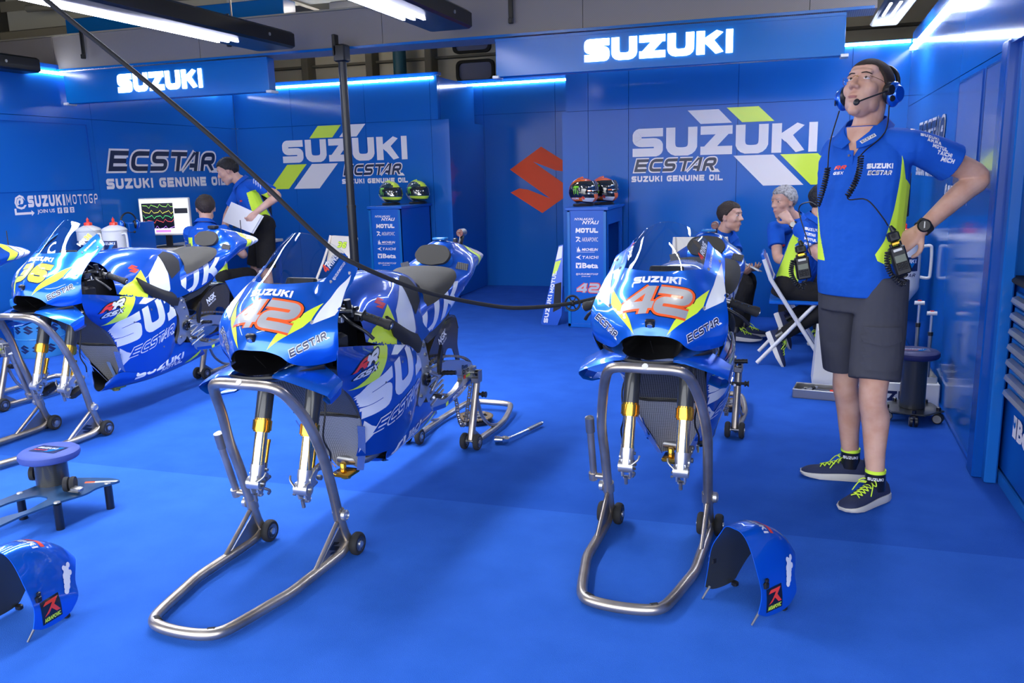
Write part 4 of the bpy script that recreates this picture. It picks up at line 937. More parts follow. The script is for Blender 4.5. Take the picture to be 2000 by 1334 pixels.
    # frame plates, rubber frame covers, pivots
    for sg in (1, -1):
        fn = lambda u, v, w: (sg * (.158 - w), u, v)
        g = G(); g.prism(fillet([(.665, .705), (.74, .70), (.80, .665), (.835, .56), (.82, .47), (.785, .40), (.72, .372), (.70, .40), (.735, .46), (.742, .55), (.70, .64)], .02, 3), fn, .022, alu)
        for yy, zz, r_ in ((.785, .645, .012), (.80, .60, .009), (.815, .54, .010), (.735, .685, .010), (.74, .42, .008), (.75, .66, .012)): g.lathe([(r_, 0), (r_, .005), (r_ * .6, .006), (r_ * .6, .002), (.0005, .002)], (sg * .158, yy, zz), (sg, 0, 0), alud, 14)
        fr_ = g.build('frame_plate', root)
        g = G(); g.lathe([(.014, .0), (.030, .0), (.032, .008), (.024, .014), (.024, .004), (.014, .004)], (sg * .158, .795, .487), (sg, 0, 0), blackp, 24)
        for k in range(6): g.lathe([(.004, 0), (.004, .004), (.0005, .004)], (sg * .168, .795 + .021 * cos(k), .487 + .021 * sin(k)), (sg, 0, 0), alud, 6)
        g.build('pivot_adjuster', fr_)
        g = G(); gp = [[(.205,.385,.85),(.215,.40,.80),(.205,.43,.755)], [(.213,.47,.80),(.224,.50,.755),(.210,.52,.70)], [(.205,.57,.755),(.215,.585,.71),(.200,.60,.655)], [(.190,.66,.725),(.198,.67,.68),(.185,.675,.635)], [(.168,.75,.70),(.174,.745,.665),(.165,.735,.625)]]
        g.grid(surf([[(sg * p[0], p[1], p[2]) for p in r] for r in gp], 4, 4), rubber, .012, flip=sg > 0); g.build('frame_cover', root)
        # footpeg, pedal and linkage
        g = G(); g.box((sg * .175, .85, .50), (.012, .10, .02), alu, Matrix.Rotation(rad(-25), 3, 'X'), .004); g.box((sg * .175, .86, .455), (.012, .12, .018), alu, Matrix.Rotation(rad(30), 3, 'X'), .004)
        for k in range(5): g.tube([(sg * .165, .82, .475 - k * .03), (sg * (.178), .93, .50 - k * .024)], .006, alud if k % 2 else alu, 8)
        rs = g.build('rearset', root)
        g = G(); g.lathe([(.010, 0), (.012, .004), (.010, .01), (.012, .016), (.010, .022), (.012, .03), (.010, .04), (.012, .05), (.010, .06), (.011, .072), (.0005, .072)], (sg * .175, .925, .487), (sg, .05, .05), black, 12); g.build('footpeg', rs)
        g = G(); g.prism([(.875, .49), (.89, .487), (.905, .54), (.925, .60), (.915, .625), (.895, .59), (.878, .55)], lambda u, v, w: (sg * (.19 - w), u, v), .014, black); g.build('heel_guard', rs)
        g = G(); g.tube([(sg * .17, .86, .40), (sg * .185, .83, .405), (sg * .205, .77, .41)], .006, alu, 8, 3); g.lathe([(.009, 0), (.009, .04), (.0005, .04)], (sg * .19, .80, .41), (sg, -.1, 0), rubber, 12); g.build('foot_lever', rs)
    # swingarm
    arm = empty('swingarm', (0, 0, 0)); arm.parent = root
    so = fillet([(.80, .515), (.95, .505), (1.06, .512), (1.25, .475), (1.385, .432), (1.405, .36), (1.36, .333), (1.22, .30), (1.035, .283), (.90, .30), (.86, .345), (.80, .45)], .02, 3)
    sh = fillet([(.93, .44), (1.10, .445), (1.25, .395), (1.255, .365), (1.17, .335), (1.02, .325), (.92, .36)], .03, 3)
    for sg in (1, -1):
        g = G(); g.prism(so, lambda u, v, w: (sg * (.135 - w), u, v), .028, alu, [sh])
        fl_ = lambda u, v, w: (sg * (.135 + w), (2.38 - u) if sg < 0 else u, v)
        def t(q, m, l=.001): flat(g, q, fl_, m, l)
        R_ = lambda q, y0, z0, sl: [[(y0 + p[0], z0 + p[1] + p[0] * sl) for p in a] for a in q]
        t(R_(ftext('Beta', 0, 0, .075, .022, bold=.03), 1.25, .425, -.05), blackp); t(R_(ltext('DID', 0, 0, .085, .022, wd=1.2, gap=.4, hw=.12), 1.255, .398, -.05), blackp)
        t(R_([[(0, 0), (.025, 0), (.025, .02), (0, .02)]], 1.265, .37, 0), red); t(R_(ltext('AKRA', 0, 0, .06, .014, wd=1.2, gap=.15, hw=.15), 1.295, .372, 0), yellow)
        t([[(.90, .302), (1.04, .286), (1.36, .336), (1.365, .352), (1.04, .306), (.90, .322)]], paintd); t([[(1.04, .288), (1.07, .293), (1.07, .311), (1.04, .305)]], yellow, .0015); t(R_(ftext('MICHELIN', 0, 0, .17, .014, bold=.03, slant=.2), 1.12, .302, .14), white, .0015)
        g.build('swingarm_beam', arm)
    g = G(); g.box((0, .90, .43), (.24, .10, .14), alud, None, .02); g.box((0, 1.0, .33), (.22, .10, .04), alud, None, .01); g.tube([(-.16, 1.36, .385), (.16, 1.36, .385)], .012, alud, 14)
    for sg in (1, -1): g.box((sg * .142, 1.375, .385), (.022, .05, .06), alud, None, .004)
    g.tube([(.165, 1.36, .385), (.185, 1.36, .385)], .018, blackp, 12); g.build('axle_block', arm)
    g = G()
    hp = fillet([(.98, .55), (1.06, .62), (1.18, .685), (1.295, .69), (1.335, .62), (1.315, .54), (1.345, .45), (1.305, .445), (1.26, .53), (1.19, .545), (1.14, .49), (1.02, .50)], .02, 3)
    for sg in (1, -1): g.prism(hp, lambda u, v, w: (sg * (.085 - w), u, v), .006, carbonb)
    top = crv([(0, .98, .55), (0, 1.06, .62), (0, 1.18, .688), (0, 1.295, .69), (0, 1.335, .62)], 5)
    g.grid([[p + V((-.085, 0, 0)), p + V((0, -.006, .008)), p + V((.085, 0, 0))] for p in top], carbonb, .005)
    nf = lambda u, v, w: (.0855 + w, 1.10 + u * .9 - v * .35, .575 + v + u * .42)
    flat(g, ftext('NGK', 0, 0, .10, .035, bold=.04), nf, white, .001); flat(g, ftext('SPARK PLUGS', .0, -.016, .09, .011, bold=.02), nf, white, .001)
    g.build('rear_hugger', root)
    # drive chain, hanging loose below the arm
    pth = crv([(.115, .86, .50), (.115, 1.0, .535), (.118, 1.2, .505), (.118, 1.36, .45), (.12, 1.405, .38), (.12, 1.36, .25), (.12, 1.30, .135), (.12, 1.255, .125), (.12, 1.215, .20), (.118, 1.18, .30), (.115, 1.0, .36), (.115, .87, .42)], 8)
    g = G(); seg = []; acc = 0; pts = [pth[0]]
    for a, b in zip(pth, pth[1:]):
        L_ = (b - a).length; t_ = 0
        while acc + (L_ - t_) >= .0145: t_ += .0145 - acc; acc = 0; pts.append(a.lerp(b, t_ / L_))
        acc += L_ - t_
    for k, (a, b) in enumerate(zip(pts, pts[1:])):
        c = (a + b) / 2; d = (b - a).normalized(); ex = V((1, 0, 0)); ez = ex.cross(d); Rm = Matrix((d, ex, ez)).transposed(); wq = .016 if k % 2 else .011
        for s2 in (-1, 1): g.box(c + ex * s2 * wq / 2, (.017, .0022, .011), alud if k % 2 else mat('chain_gold', (.35, .24, .12), .4, metal=.9) if 'chain_gold' not in MATS else MATS['chain_gold'], Rm)
        g.box(a, (.007, .012, .007), alud, Rm)
    g.build('drive_chain', root)
    return root
YAW = -2.4 * pi / 180
def place(o, x, y): o.location = (x, y, 0); o.rotation_euler.z = YAW; return o
bikeB = place(bike('B', '42', .44, 'blue racing motorcycle with orange 42 in the middle, nose over the nearest stand'), -1.722, 2.62)
# the second 42 is a copy of the first
bikeC = copy_tree(bikeB, (-1.722 + 1.289, 2.62 + .505, 0), 'blue racing motorcycle with orange 42 on the right, nose pointing straight at the viewer')
bikeA = place(bike('A', '36', .2, 'blue racing motorcycle with yellow 36 at the left'), -1.722 - 2.111, 3.62)
# ------------------------------------------------------------------ paddock stands
def wheel(parent, c, r=.044, w_=.030):
    c = V(c); x = V((1, 0, 0)); g = G()
    g.lathe([(r * .62, -w_ / 2), (r * .85, -w_ / 2), (r * .97, -w_ * .3), (r, 0), (r * .97, w_ * .3), (r * .85, w_ / 2), (r * .62, w_ / 2)], c, x, rubber, 28)
    wl = g.build('wheel', parent)
    g = G()
    for s2 in (-1, 1):
        g.lathe([(r * .64, s2 * w_ * .5), (r * .56, s2 * w_ * .5), (r * .52, s2 * w_ * .3)], c, x, alu, 24); g.lathe([(.012, s2 * w_ * .3), (.012, s2 * w_ * .62), (.004, s2 * w_ * .66), (.0005, s2 * w_ * .66)], c, x, alu, 14)
        for k in range(6): an = k * pi / 3; d = V((0, cos(an), sin(an))); g.box(c + x * s2 * w_ * .42 + d * r * .34, (.004, .009, r * .5), alu, Matrix.Rotation(an - pi / 2, 3, 'X'))
    g.lathe([(r * .5, -w_ * .22), (r * .5, w_ * .22)], c, x, alud, 20); g.build('wheel_hub', wl)
def front_stand(x, y, lab):
    e = empty('front_paddock_stand', (x, y, 0), YAW, lab, 'stand', 'front paddock stands under the bike noses'); R = .0185
    g = G(); P = [(-.193,-.040,.150),(-.195,-.085,.32),(-.196,-.130,.450),(-.180,-.175,.57),(-.158,-.225,.655),(-.135,-.258,.700),(-.095,-.272,.716),(0,-.276,.718)]
    P = P + [(-a, b, c) for a, b, c in P[-2::-1]]; g.tube(P, R, steel, 16, 4)
    g.tube([(0,-.268,.712),(0,-.20,.712)], .012, steel, 12); g.lathe([(.011, 0), (.011, .002), (.0005, .0025)], (0,-.2905,.7285), (0,-.8,.6), whitep, 16)
    g.build('upper_frame', e)
    g = G(); Q = [(-.193,-.040,.165),(-.194,-.018,.10),(-.196,.0,.055),(-.197,-.045,.030),(-.196,-.13,.026),(-.194,-.26,.026),(-.192,-.365,.026),(-.175,-.46,.026),(-.150,-.585,.026),(-.128,-.645,.026),(-.085,-.672,.026),(0,-.682,.026)]
    Q = Q + [(-a, b, c) for a, b, c in Q[-2::-1]]; g.tube(Q, R, steel, 16, 4)
    for s2 in (-1, 1):
        g.tube([(s2 * .193,-.036,.155),(s2 * .193,-.046,.195)], .023, steel, 16); g.tube([(s2 * .165,.012,.046),(s2 * .232,.012,.046)], .008, alud, 12)
        g.tube([(s2 * .118,-.652,.026),(s2 * .098,-.664,.026)], .0192, rubber, 16)
    g.build('lower_frame', e)
    for s2 in (-1, 1):
        g = G(); g.tube([(s2 * .193,-.060,.150),(s2 * .194,-.225,.030)], .009, steel, 10); g.build('brace', e)
        g = G(); g.prism([(-.045,.130),(-.200,.030),(-.05,.032),(-.02,.06)], lambda u, v, w: (s2 * (.1955 - w), u, v), .004, alud)
        flat(g, polytris([(-.125 + .07 * p[0], .040 + .05 * p[1]) for p in EMB]), lambda u, v, w: (s2 * (.1958 + w), u if s2 > 0 else -.18 - u, v), blackp, .001)
        g.build('gusset_plate', e)
        g = G(); g.lathe([(.016, 0), (.020, .003), (.020, .016), (.014, .020), (.014, .016), (.0005, .014)], (s2 * .210,-.043,.178), (s2, 0, 0), alu, 18); g.build('pivot_knob', e)
        for dx in (-.033, .033): wheel(e, (s2 * .197 + dx, .012, .044))
    g = G(); g.tube([(-.250,-.058,.215),(-.247,-.062,.24),(-.243,-.115,.40),(-.243,-.132,.475)], .0135, steel, 14); g.tube([(-.243,-.118,.42),(-.243,-.133,.48),(-.243,-.1335,.481)], [.0175, .0175, .013], alud, 14)
    g.tube([(-.250,-.060,.222),(-.205,-.060,.222)], .012, steel, 10); g.tube([(-.250,-.054,.205),(-.250,-.062,.235)], .017, steel, 12); g.build('handle', e)
def rear_stand(x, y, lab):
    e = empty('rear_paddock_stand', (x, y, 0), YAW, lab, 'stand', 'rear paddock stands'); R = .0165
    g = G(); P = [(-.165,1.262,.07),(-.168,1.31,.03),(-.175,1.42,.026),(-.182,1.62,.026),(-.175,1.74,.03),(-.145,1.90,.045),(-.11,1.955,.05),(0,1.965,.05)]; P = P + [(-a, b, c) for a, b, c in P[-2::-1]]
    g.tube(P, R, steel, 14, 4); g.build('floor_frame', e)
    for s2 in (-1, 1):
        g = G(); g.tube([(s2 * .165,1.262,.05),(s2 * .167,1.36,.335)], .019, steel, 16); g.box((s2 * .166,1.36,.348), (.045, .05, .03), alud, None, .004); g.box((s2 * .186,1.36,.375), (.006, .05, .05), alud, None, .002); g.build('upright', e)
        g = G(); g.tube([(s2 * .167,1.345,.29),(s2 * .17,1.40,.15),(s2 * .175,1.50,.065),(s2 * .180,1.60,.035)], .009, steel, 10, 4); g.build('brace', e)
        g = G(); g.prism([(1.272,.12),(1.275,.035),(1.40,.03)], lambda u, v, w: (s2 * (.168 - w), u, v), .004, alud); g.build('gusset_plate', e)
        g = G(); g.lathe([(.008, 0), (.008, .02), (.016, .022), (.016, .028), (.011, .03), (.011, .036), (.016, .038), (.016, .044), (.0005, .044)], (s2 * .18,1.345,.275), (s2, 0, 0), black, 16); g.build('stop_knob', e)
        g = G(); g.tube([(s2 * .12,1.262,.044),(s2 * .212,1.262,.044)], .007, alud, 10); g.build('wheel_axle', e)
        for dx in (-.036, .036): wheel(e, (s2 * .165 + dx, 1.262, .043), .043, .026)
BP = {'B': (-1.722, 2.62), 'C': (-.433, 3.125), 'A': (-3.833, 3.62)}
front_stand(*BP['B'], 'steel front paddock stand holding up the middle bike, nearest in the picture'); front_stand(*BP['C'], 'steel front paddock stand holding up the right bike, its floor loop pointing at the viewer')
front_stand(*BP['A'], 'steel front paddock stand holding up the bike with the yellow 36')
rear_stand(*BP['B'], 'steel rear paddock stand under the swingarm of the middle bike'); rear_stand(*BP['C'], 'steel rear paddock stand mostly hidden behind the right bike'); rear_stand(*BP['A'], 'steel rear paddock stand under the tail of the bike with the yellow 36')
bikeD = copy_tree(bikeA, (-4.90, 2.62, 0), 'blue motorcycle cut off by the left edge, only tail tip and swingarm in view'); bikeD['group'] = 'blue racing motorcycles on paddock stands'
rear_stand(-4.90, 2.62, 'steel rear paddock stand at the left edge behind the bike with the yellow 36'); front_stand(-4.90, 2.62, 'steel front paddock stand of the bike cut off by the left edge')
# sprockets lying on the carpet
def sprocket(x, y, lab):
    e = empty('sprocket', (x, y, 0), 0, lab, 'sprocket', 'rear sprockets lying on the carpet'); n = 42; o = []
    for k in range(n * 2):
        for q in (0, 1): a = (k + q * .6) / (n * 2) * 2 * pi; r = .105 if k % 2 == 0 else .096; o.append((r * cos(a), r * sin(a)))
    g = G(); g.prism(o, lambda u, v, w: (u, v, .030 + w), .006, MATS['chain_gold'], [circ((0, 0), .07, 24)[::-1]]); g.prism(circ((0, 0), .045, 24), lambda u, v, w: (u, v, .028 + w), .012, alud, [circ((0, 0), .02, 12)[::-1]])
    for k in range(6): an = k * pi / 3; g.box((cos(an) * .058, sin(an) * .058, .033), (.035, .014, .008), alud, Matrix.Rotation(an, 3, 'Z'))
    g.build('toothed_ring', e); g = G(); g.lathe([(.085, 0), (.10, .004), (.10, .022), (.06, .028), (.0005, .028)], (0, 0, 0), (0, 0, 1), black, 28); g.build('carrier', e)
sprocket(-1.655, 4.34, 'toothed sprocket on the carpet inside the rear stand of the middle bike'); sprocket(-.29, 4.95, 'toothed sprocket on the carpet behind the right bike')
# ratchet wrench
e = empty('ratchet_wrench', (-1.36, 4.0, 0), 0, 'chrome ratchet wrench with socket lying on the carpet right of the middle bike', 'wrench')
g = G(); d = V((.10, .34, 0)).normalized(); g.tube([V((0, .0, .024)), d * .10 + V((0, 0, .02)), d * .24 + V((0, 0, .018)), d * .36 + V((0, 0, .018))], [.010, .008, .009, .011], chrome, 12, 3); g.tube([d * .22 + V((0, 0, .018)), d * .35 + V((0, 0, .018))], .0115, alud, 12); g.build('handle', e)
g = G(); g.lathe([(.019, -.012), (.021, 0), (.019, .012), (.0005, .012)], (0, 0, .024), (.3, -.1, 1), chrome, 20); g.build('ratchet_head', e)
g = G(); g.lathe([(.014, 0), (.017, .004), (.017, .03), (.019, .034), (.019, .055), (.013, .056), (.013, .03), (.0005, .03)], (0, 0, .022), (-1, -.1, 0), chrome, 20); g.build('socket', e)
# front mudguards standing on the floor
def fender(x, y, rz, lab, grp='front mudguards set down on the carpet'):
    e = empty('front_mudguard', (x, y, 0), rz, lab, 'mudguard', grp); rows = []
    # local frame: X across the tyre, Y along it, Z up
    for k, th in enumerate((97, 80, 62, 45, 30)):
        t = rad(th); Y, Z = .252 * cos(t), .030 + .252 * sin(t); Ym, Zm = .215 * cos(t), .03 + .215 * sin(t)
        by = (-.035, .00, .045, .09, .115)[k]; bz = (.035, .016, .010, .012, .020)[k]; w_ = (.058, .062, .066, .07, .074)[k]
        L = [(.112, by, bz), (.112, by * .7 + Ym * .3 + .01, bz * .7 + Zm * .3), (.092, by * .35 + Ym * .65, bz * .3 + Zm * .7), (w_, Ym, Zm), (w_ * .55, Y, Z - .004), (0, Y, Z)]
        rows.append([V((-a, b, c)) for a, b, c in L] + [V(p) for p in L[-2::-1]])
    g = G(); T = surf(rows, 5, 4); g.grid(T, paint, .003, carbon, flip=True); bv = g.bvh()
    for sg in (1, -1):
        f = lambda u, v: (sg * .4, u, v); D = lambda q, m, l=.001: decal(g, bv, q, f, (-sg, 0, 0), m, l, .01, .5)
        Y = lambda q: [[(p[0] if sg > 0 else .115 - p[0], p[1]) for p in a] for a in q]
        D(Y([[(.0, .028), (.075, .028), (.075, .105), (.0, .105)]]), blackp)
        D(Y(polytris([(.008, .052), (.026, .058), (.038, .070), (.055, .052), (.070, .052), (.050, .078), (.070, .098), (.020, .098), (.008, .088), (.045, .088), (.028, .070)])), red, .0016)
        D(Y(ftext('AKRAPOVIC', .006, .033, .063, .014, bold=.04)), yellow, .0016)
        # white figure emblem on the flank, as a plain cluster of rounded folds
        for cx, cz, r_ in ((.135, .150, .013), (.128, .133, .017), (.122, .118, .015), (.115, .104, .013), (.108, .092, .010), (.147, .136, .009), (.150, .160, .009), (.128, .160, .008)): D(Y(polytris(circ((cx, cz), r_, 10))), white, .0018)
    fwt = lambda u, v: (u, v, .5); decal(g, bv, ltext('SUZUKI', -.05, .055, .10, .022, wd=1.2), fwt, (0, 0, -1), white, .001, .01, .5); decal(g, bv, [[(-.05, .085), (.05, .085), (.05, .10), (-.05, .10)]], fwt, (0, 0, -1), red, .001, .01, .5)
    g.build('mudguard_shell', e)
    for sg in (1, -1):
        g = G(); g.tube([(sg * .103, -.02, .035), (sg * .103, -.055, .001)], [.0045, .003], alud, 8); g.build('mounting_spindle', e)
        g = G(); g.box((sg * .108, .0, .119), (.014, .022, .022), black, None, .004); g.box((sg * .108, .004, .135), (.010, .014, .014), black, None, .003); g.build('mounting_clip', e); g = G(); g.box((sg * .100, .10, .009), (.022, .02, .018), black, None, .004); g.build('rubber_foot', e)
    return e
fender(-.102, 2.594, rad(-38), 'blue front mudguard with black lining standing on the carpet right of the right bike stand'); fender(-2.305, 1.85, rad(0), 'blue front mudguard cut off by the lower left edge')
# stools
def stool(x, y, seat, h, lab, base=True):
    e = empty('mechanic_stool', (x, y, 0), 0, lab, 'stool', 'round low stools with carbon columns')
    g = G(); g.lathe([(.05, h - .045), (.105, h - .044), (.118, h - .038), (.124, h - .025), (.122, h - .010), (.112, h - .002), (.0005, h)], (0, 0, 0), (0, 0, 1), seat, 40)
    q = lambda P: [[(-.07 + p[0] * .14, -.04 + p[1] * .08) for p in P]]
    tf = lambda u, v, w: (u, v, h + w); flat(g, q([(0, 0), (1, 0), (1, 1), (0, 1)]), tf, navy, .0006); flat(g, polytris([(-.0, -.03), (.03, -.03), (.065, .03), (.035, .03)]), tf, boardb, .001); flat(g, ltext('SUZUKI', -.06, .0, .10, .018, wd=1.2, slant=.1), tf, white, .0014); flat(g, ltext('ECSTAR', -.06, -.022, .07, .010, wd=1.2), tf, red, .0014)
    g.build('seat', e)
    g = G(); g.tube([(0, 0, .075), (0, 0, h - .04)], .066, carbon, 32); g.build('column', e)
    if base:
        g = G(); g.lathe([(.0005, .062), (.16, .062), (.165, .067), (.16, .072), (.0005, .074)], (0, 0, 0), (0, 0, 1), carbon, 6); g.build('base_plate', e)
        for k in range(5):
            a = k * 2 * pi / 5 + .9; c = V((cos(a) * .135, sin(a) * .135, .028)); cs = G(); t = V((-sin(a), cos(a), 0))
            cs.box(c + V((0, 0, .022)), (.03, .03, .022), blackp, Matrix.Rotation(a, 3, 'Z'), .004); cs.lathe([(.012, 0), (.012, .016), (.004, .02), (.0005, .02)], c + V((0, 0, .045)), (0, 0, 1), blackp, 12); ca = cs.build('caster', e)
            wg = G()
            for s2 in (-1, 1): wg.lathe([(.018, s2 * .006), (.028, s2 * .006), (.028, s2 * .018), (.024, s2 * .022), (.0005, s2 * .022)], c, t, black, 20); wg.lathe([(.022, s2 * .0225), (.0005, s2 * .0225)], c, t, MATS.get('caster_grey') or mat('caster_grey', (.45, .45, .45), .5), 18)
            wg.build('caster_wheel', ca)
    return e
stool(.70, 4.93, seatn, .395, 'tall stool with dark seat and black carbon column, beside the right wall')
s_ = stool(-3.02, 2.70, shadeb, .268, 'low stool with blue printed seat over the blue plate, left foreground', False)
# low trolley plate around the column of that stool
e = empty('kneeling_trolley', (-2.9, 2.55, 0), 0, 'dark blue plate trolley on black legs under the low stool', 'trolley')
o = [(.17,.245),(.12,.15),(.135,.08),(.09,-.03),(.062,-.19),(.065,-.33),(-.005,-.33),(-.005,-.22),(.04,-.13),(.02,.0),(-.06,.015),(-.11,-.07),(-.12,-.2),(-.19,-.2),(-.17,-.05),(-.16,.10),(-.13,.20),(-.02,.235),(.10,.26)]
g = G(); g.prism(fillet(o, .03, 4), lambda u, v, w: (u, v, .108 + w), .008, plateb); flat(g, [[(.02, .19), (.15, .24), (.155, .225), (.03, .172)]], lambda u, v, w: (u, v, .116 + w), white, .0006); flat(g, [[(.02, .19), (.06, .205), (.067, .192), (.03, .172)]], lambda u, v, w: (u, v, .116 + w), orange, .001); g.build('plate', e)
for a, b in ((.092, -.035), (-.155, .01), (-.16, .20), (.13, .20)):
    g = G(); g.tube([(a, b, 0), (a, b, .108)], .017, blackp, 16); g.build('leg', e)
    g = G(); g.lathe([(.014, 0), (.012, .004), (.0005, .005)], (a, b, .116), (0, 0, 1), alu, 14); g.build('bolt', e)
for a, b, an in ((-.20, .14, .5), (.06, .07, .5)):
    g = G(); t = V((cos(an), sin(an), 0)); c = V((a, b, .155))
    for s2 in (-1, 1): g.lathe([(.012, s2 * .004), (.030, s2 * .004), (.032, s2 * .012), (.030, s2 * .022), (.0005, s2 * .022)], c, t, rubber, 22)
    g.box(c + V((.045, -.01, -.015)), (.05, .03, .02), alud, None, .005); g.box(c + V((.02, 0, -.028)), (.06, .02, .014), alud, None, .003); g.build('roller', e)
# ------------------------------------------------------------------ helmets
def helmet(x, y, z, rz, kind, lab, grp):
    e = empty('helmet', (x, y, z), rz, lab, 'helmet', grp); cz = .125
    def hp(el, az):  # front is +X
        ce, se = cos(el), sin(el); ca, sa = cos(az), sin(az)
        p = V((.128 * ce * ca, .118 * ce * sa, .125 * se)); fr = max(0, ca)
        if se < 0: p.x += .030 * fr * min(1, -se * 2.0); p.z *= (.80 + .12 * fr)
        if ca < 0: p.x *= 1.08; p.z += .012 * ca * ca * se
        return p + V((0, 0, cz))
    g = G(); n, m = 26, 40; P = []
    for i in range(n + 1):
        el = rad(-62 + (152) * i / n); P.append([hp(min(el, rad(89.9)), 2 * pi * j / m) for j in range(m + 1)])
    base, top, low = (hb, yellow, navy) if kind == 'y' else (hk, ho, navy)
    def col(i, j):
        el = -62 + 152 * (i + .5) / n; az = (360 * (j + .5) / m); a = az if az < 180 else 360 - az
        if kind == 'y':
            if a > 95 and el < -22 and a < 150: return white
            if -38 < el < -22 and a < 120: return yellow
            if a > 118 and -22 < el < -5: return yellow
            yy = abs(hp(rad(el), rad(az)).y)
            if el > 25 and yy < .045: return yellow
            return hb
        if -50 < el < -28: return white if 20 < a < 70 else ho
        if el < -50: return navy
        if a > 148: return ho
        yy = abs(hp(rad(el), rad(az)).y)
        if el > 16 and yy < .078: return ho
        if a < 18 and el < -10: return ho
        return hk
    vs = [p for r in P for p in r]
    for i in range(n):
        for j in range(m): q = i * (m + 1) + j; g.add([vs[q], vs[q + 1], vs[q + m + 2], vs[q + m + 1]], [[0, 1, 2, 3]], col(i, j))
    bv = g.bvh()
    for sg in (-1, 1):
        f = lambda u, v: (u, sg * .3, v); D = lambda q, mm, l=.0012: decal(g, bv, q, f, (0, -sg, 0), mm, l, .012, .5)
        claw = [[(-.040 + k * .022, .175), (-.028 + k * .022, .178), (-.026 + k * .020, .10 + k % 2 * .012), (-.032 + k * .020, .115)] for k in range(3)] + [[(-.044, .165), (-.036, .182), (.016, .182), (.022, .170)]]
        D(claw, hg)
        if kind != 'y':
            q = ftext('NOLAN', 0, 0, .085, .018, bold=.05, slant=.2); D([[(p[0] - .075 if sg < 0 else .01 - p[0], p[1] + .062) for p in a] for a in q], white)
            D([[(a * .03 + .04, b * .03 + .06) for a, b in p] for p in [[(x_[0], x_[1]) for x_ in t] for t in polytris(EMB)]], red, .0016)
        else:
            D([[(-.10 + a * .022, .05 + b * .03) for a, b in t] for t in polytris(EMB)], red, .0016); D(polytris(circ((-.062, .088), .014, 12)), white, .0016); D(polytris(circ((-.060, .088), .007, 10)), red, .002)
    g.lathe([(.095, -.0), (.098, .012), (.09, .022)], (0.0, 0, 0), (0, 0, 1), black, 30); g.build('shell', e)
    g = G(); up = 22 if kind != 'y' else 0; Q = []
    for i in range(9):
        el = rad((-14 if kind == 'y' else -6) + 42 * i / 8); Q.append([(hp(el, rad(-82 + 164 * j / 20)) - V((0, 0, cz))) * (1.035 + (.03 if kind != 'y' else 0)) + V((.006, 0, cz + (.02 if kind != 'y' else 0))) for j in range(21)])
    g.grid(Q, visor, .003, black, flip=True)
    if True:
        for k in (2, 6): g.grid([[Q[i][j] * 1.0 + (Q[i][j] - V((0, 0, cz))) * .006 for j in range(k * 2, k * 2 + 3)] for i in (0, 1)], chrome if kind == 'y' else ho)
    g.build('visor', e)
    g = G()
    for sg in (-1, 1): g.lathe([(.022, 0), (.020, .006), (.0005, .008)], (.03, sg * .115, .15), (0, sg, 0), black, 16)
    g.build('visor_hinge', e)
    return e
helmet(-4.07, 8.36, 1.085, rad(-22), 'y', 'dark helmet with yellow stripe and green claw mark, the left one on the 36 cabinet', 'racing helmets on the cabinets'); helmet(-3.86, 8.60, 1.085, rad(-22), 'y', 'dark helmet with yellow stripe, half hidden behind the first on the 36 cabinet', 'racing helmets on the cabinets')
helmet(-1.76, 7.58, 1.08, rad(-18), 'o', 'black and orange helmet with green claw mark, the front one on the 42 cabinet', 'racing helmets on the cabinets'); helmet(-1.63, 7.86, 1.08, rad(-18), 'o', 'black and orange helmet half hidden behind the first on the 42 cabinet', 'racing helmets on the cabinets')
# fairing panel leaning against the right hand cabinet
g = G(); o = [(0, .02), (.01, .0), (.16, 0), (.20, .10), (.20, .74), (.16, .73), (.13, .60), (.08, .35)]
fnl = lambda u, v, w: (-2.135 + u + v * .02, 7.42 - w * 1 + v * .05, v)
g.prism(o, fnl, .02, paintd); L = .022
flat(g, polytris([(.135, .60), (.16, .72), (.195, .73), (.19, .62)]), fnl, white, L); flat(g, polytris([(.10, .45), (.13, .585), (.185, .60), (.15, .50)]), fnl, yellow, L)
for t, a, b, W, H in (('MOTUL', .115, .30, .20, .036), ('SUZUKI', .065, .02, .26, .040)):
    q = ltext(t, 0, 0, W, H, wd=1.1); flat(g, [[(a - p[1] + p[0] * .16 - .0, b + p[0]) for p in z] for z in q], fnl, white, L)
flat(g, [[(.115, .12), (.19, .16), (.19, .40), (.13, .38)]], fnl, rubber, L)
g.build('spare_fairing', label='dark blue spare fairing panel leaning against the left side of the 42 cabinet', cat='fairing')
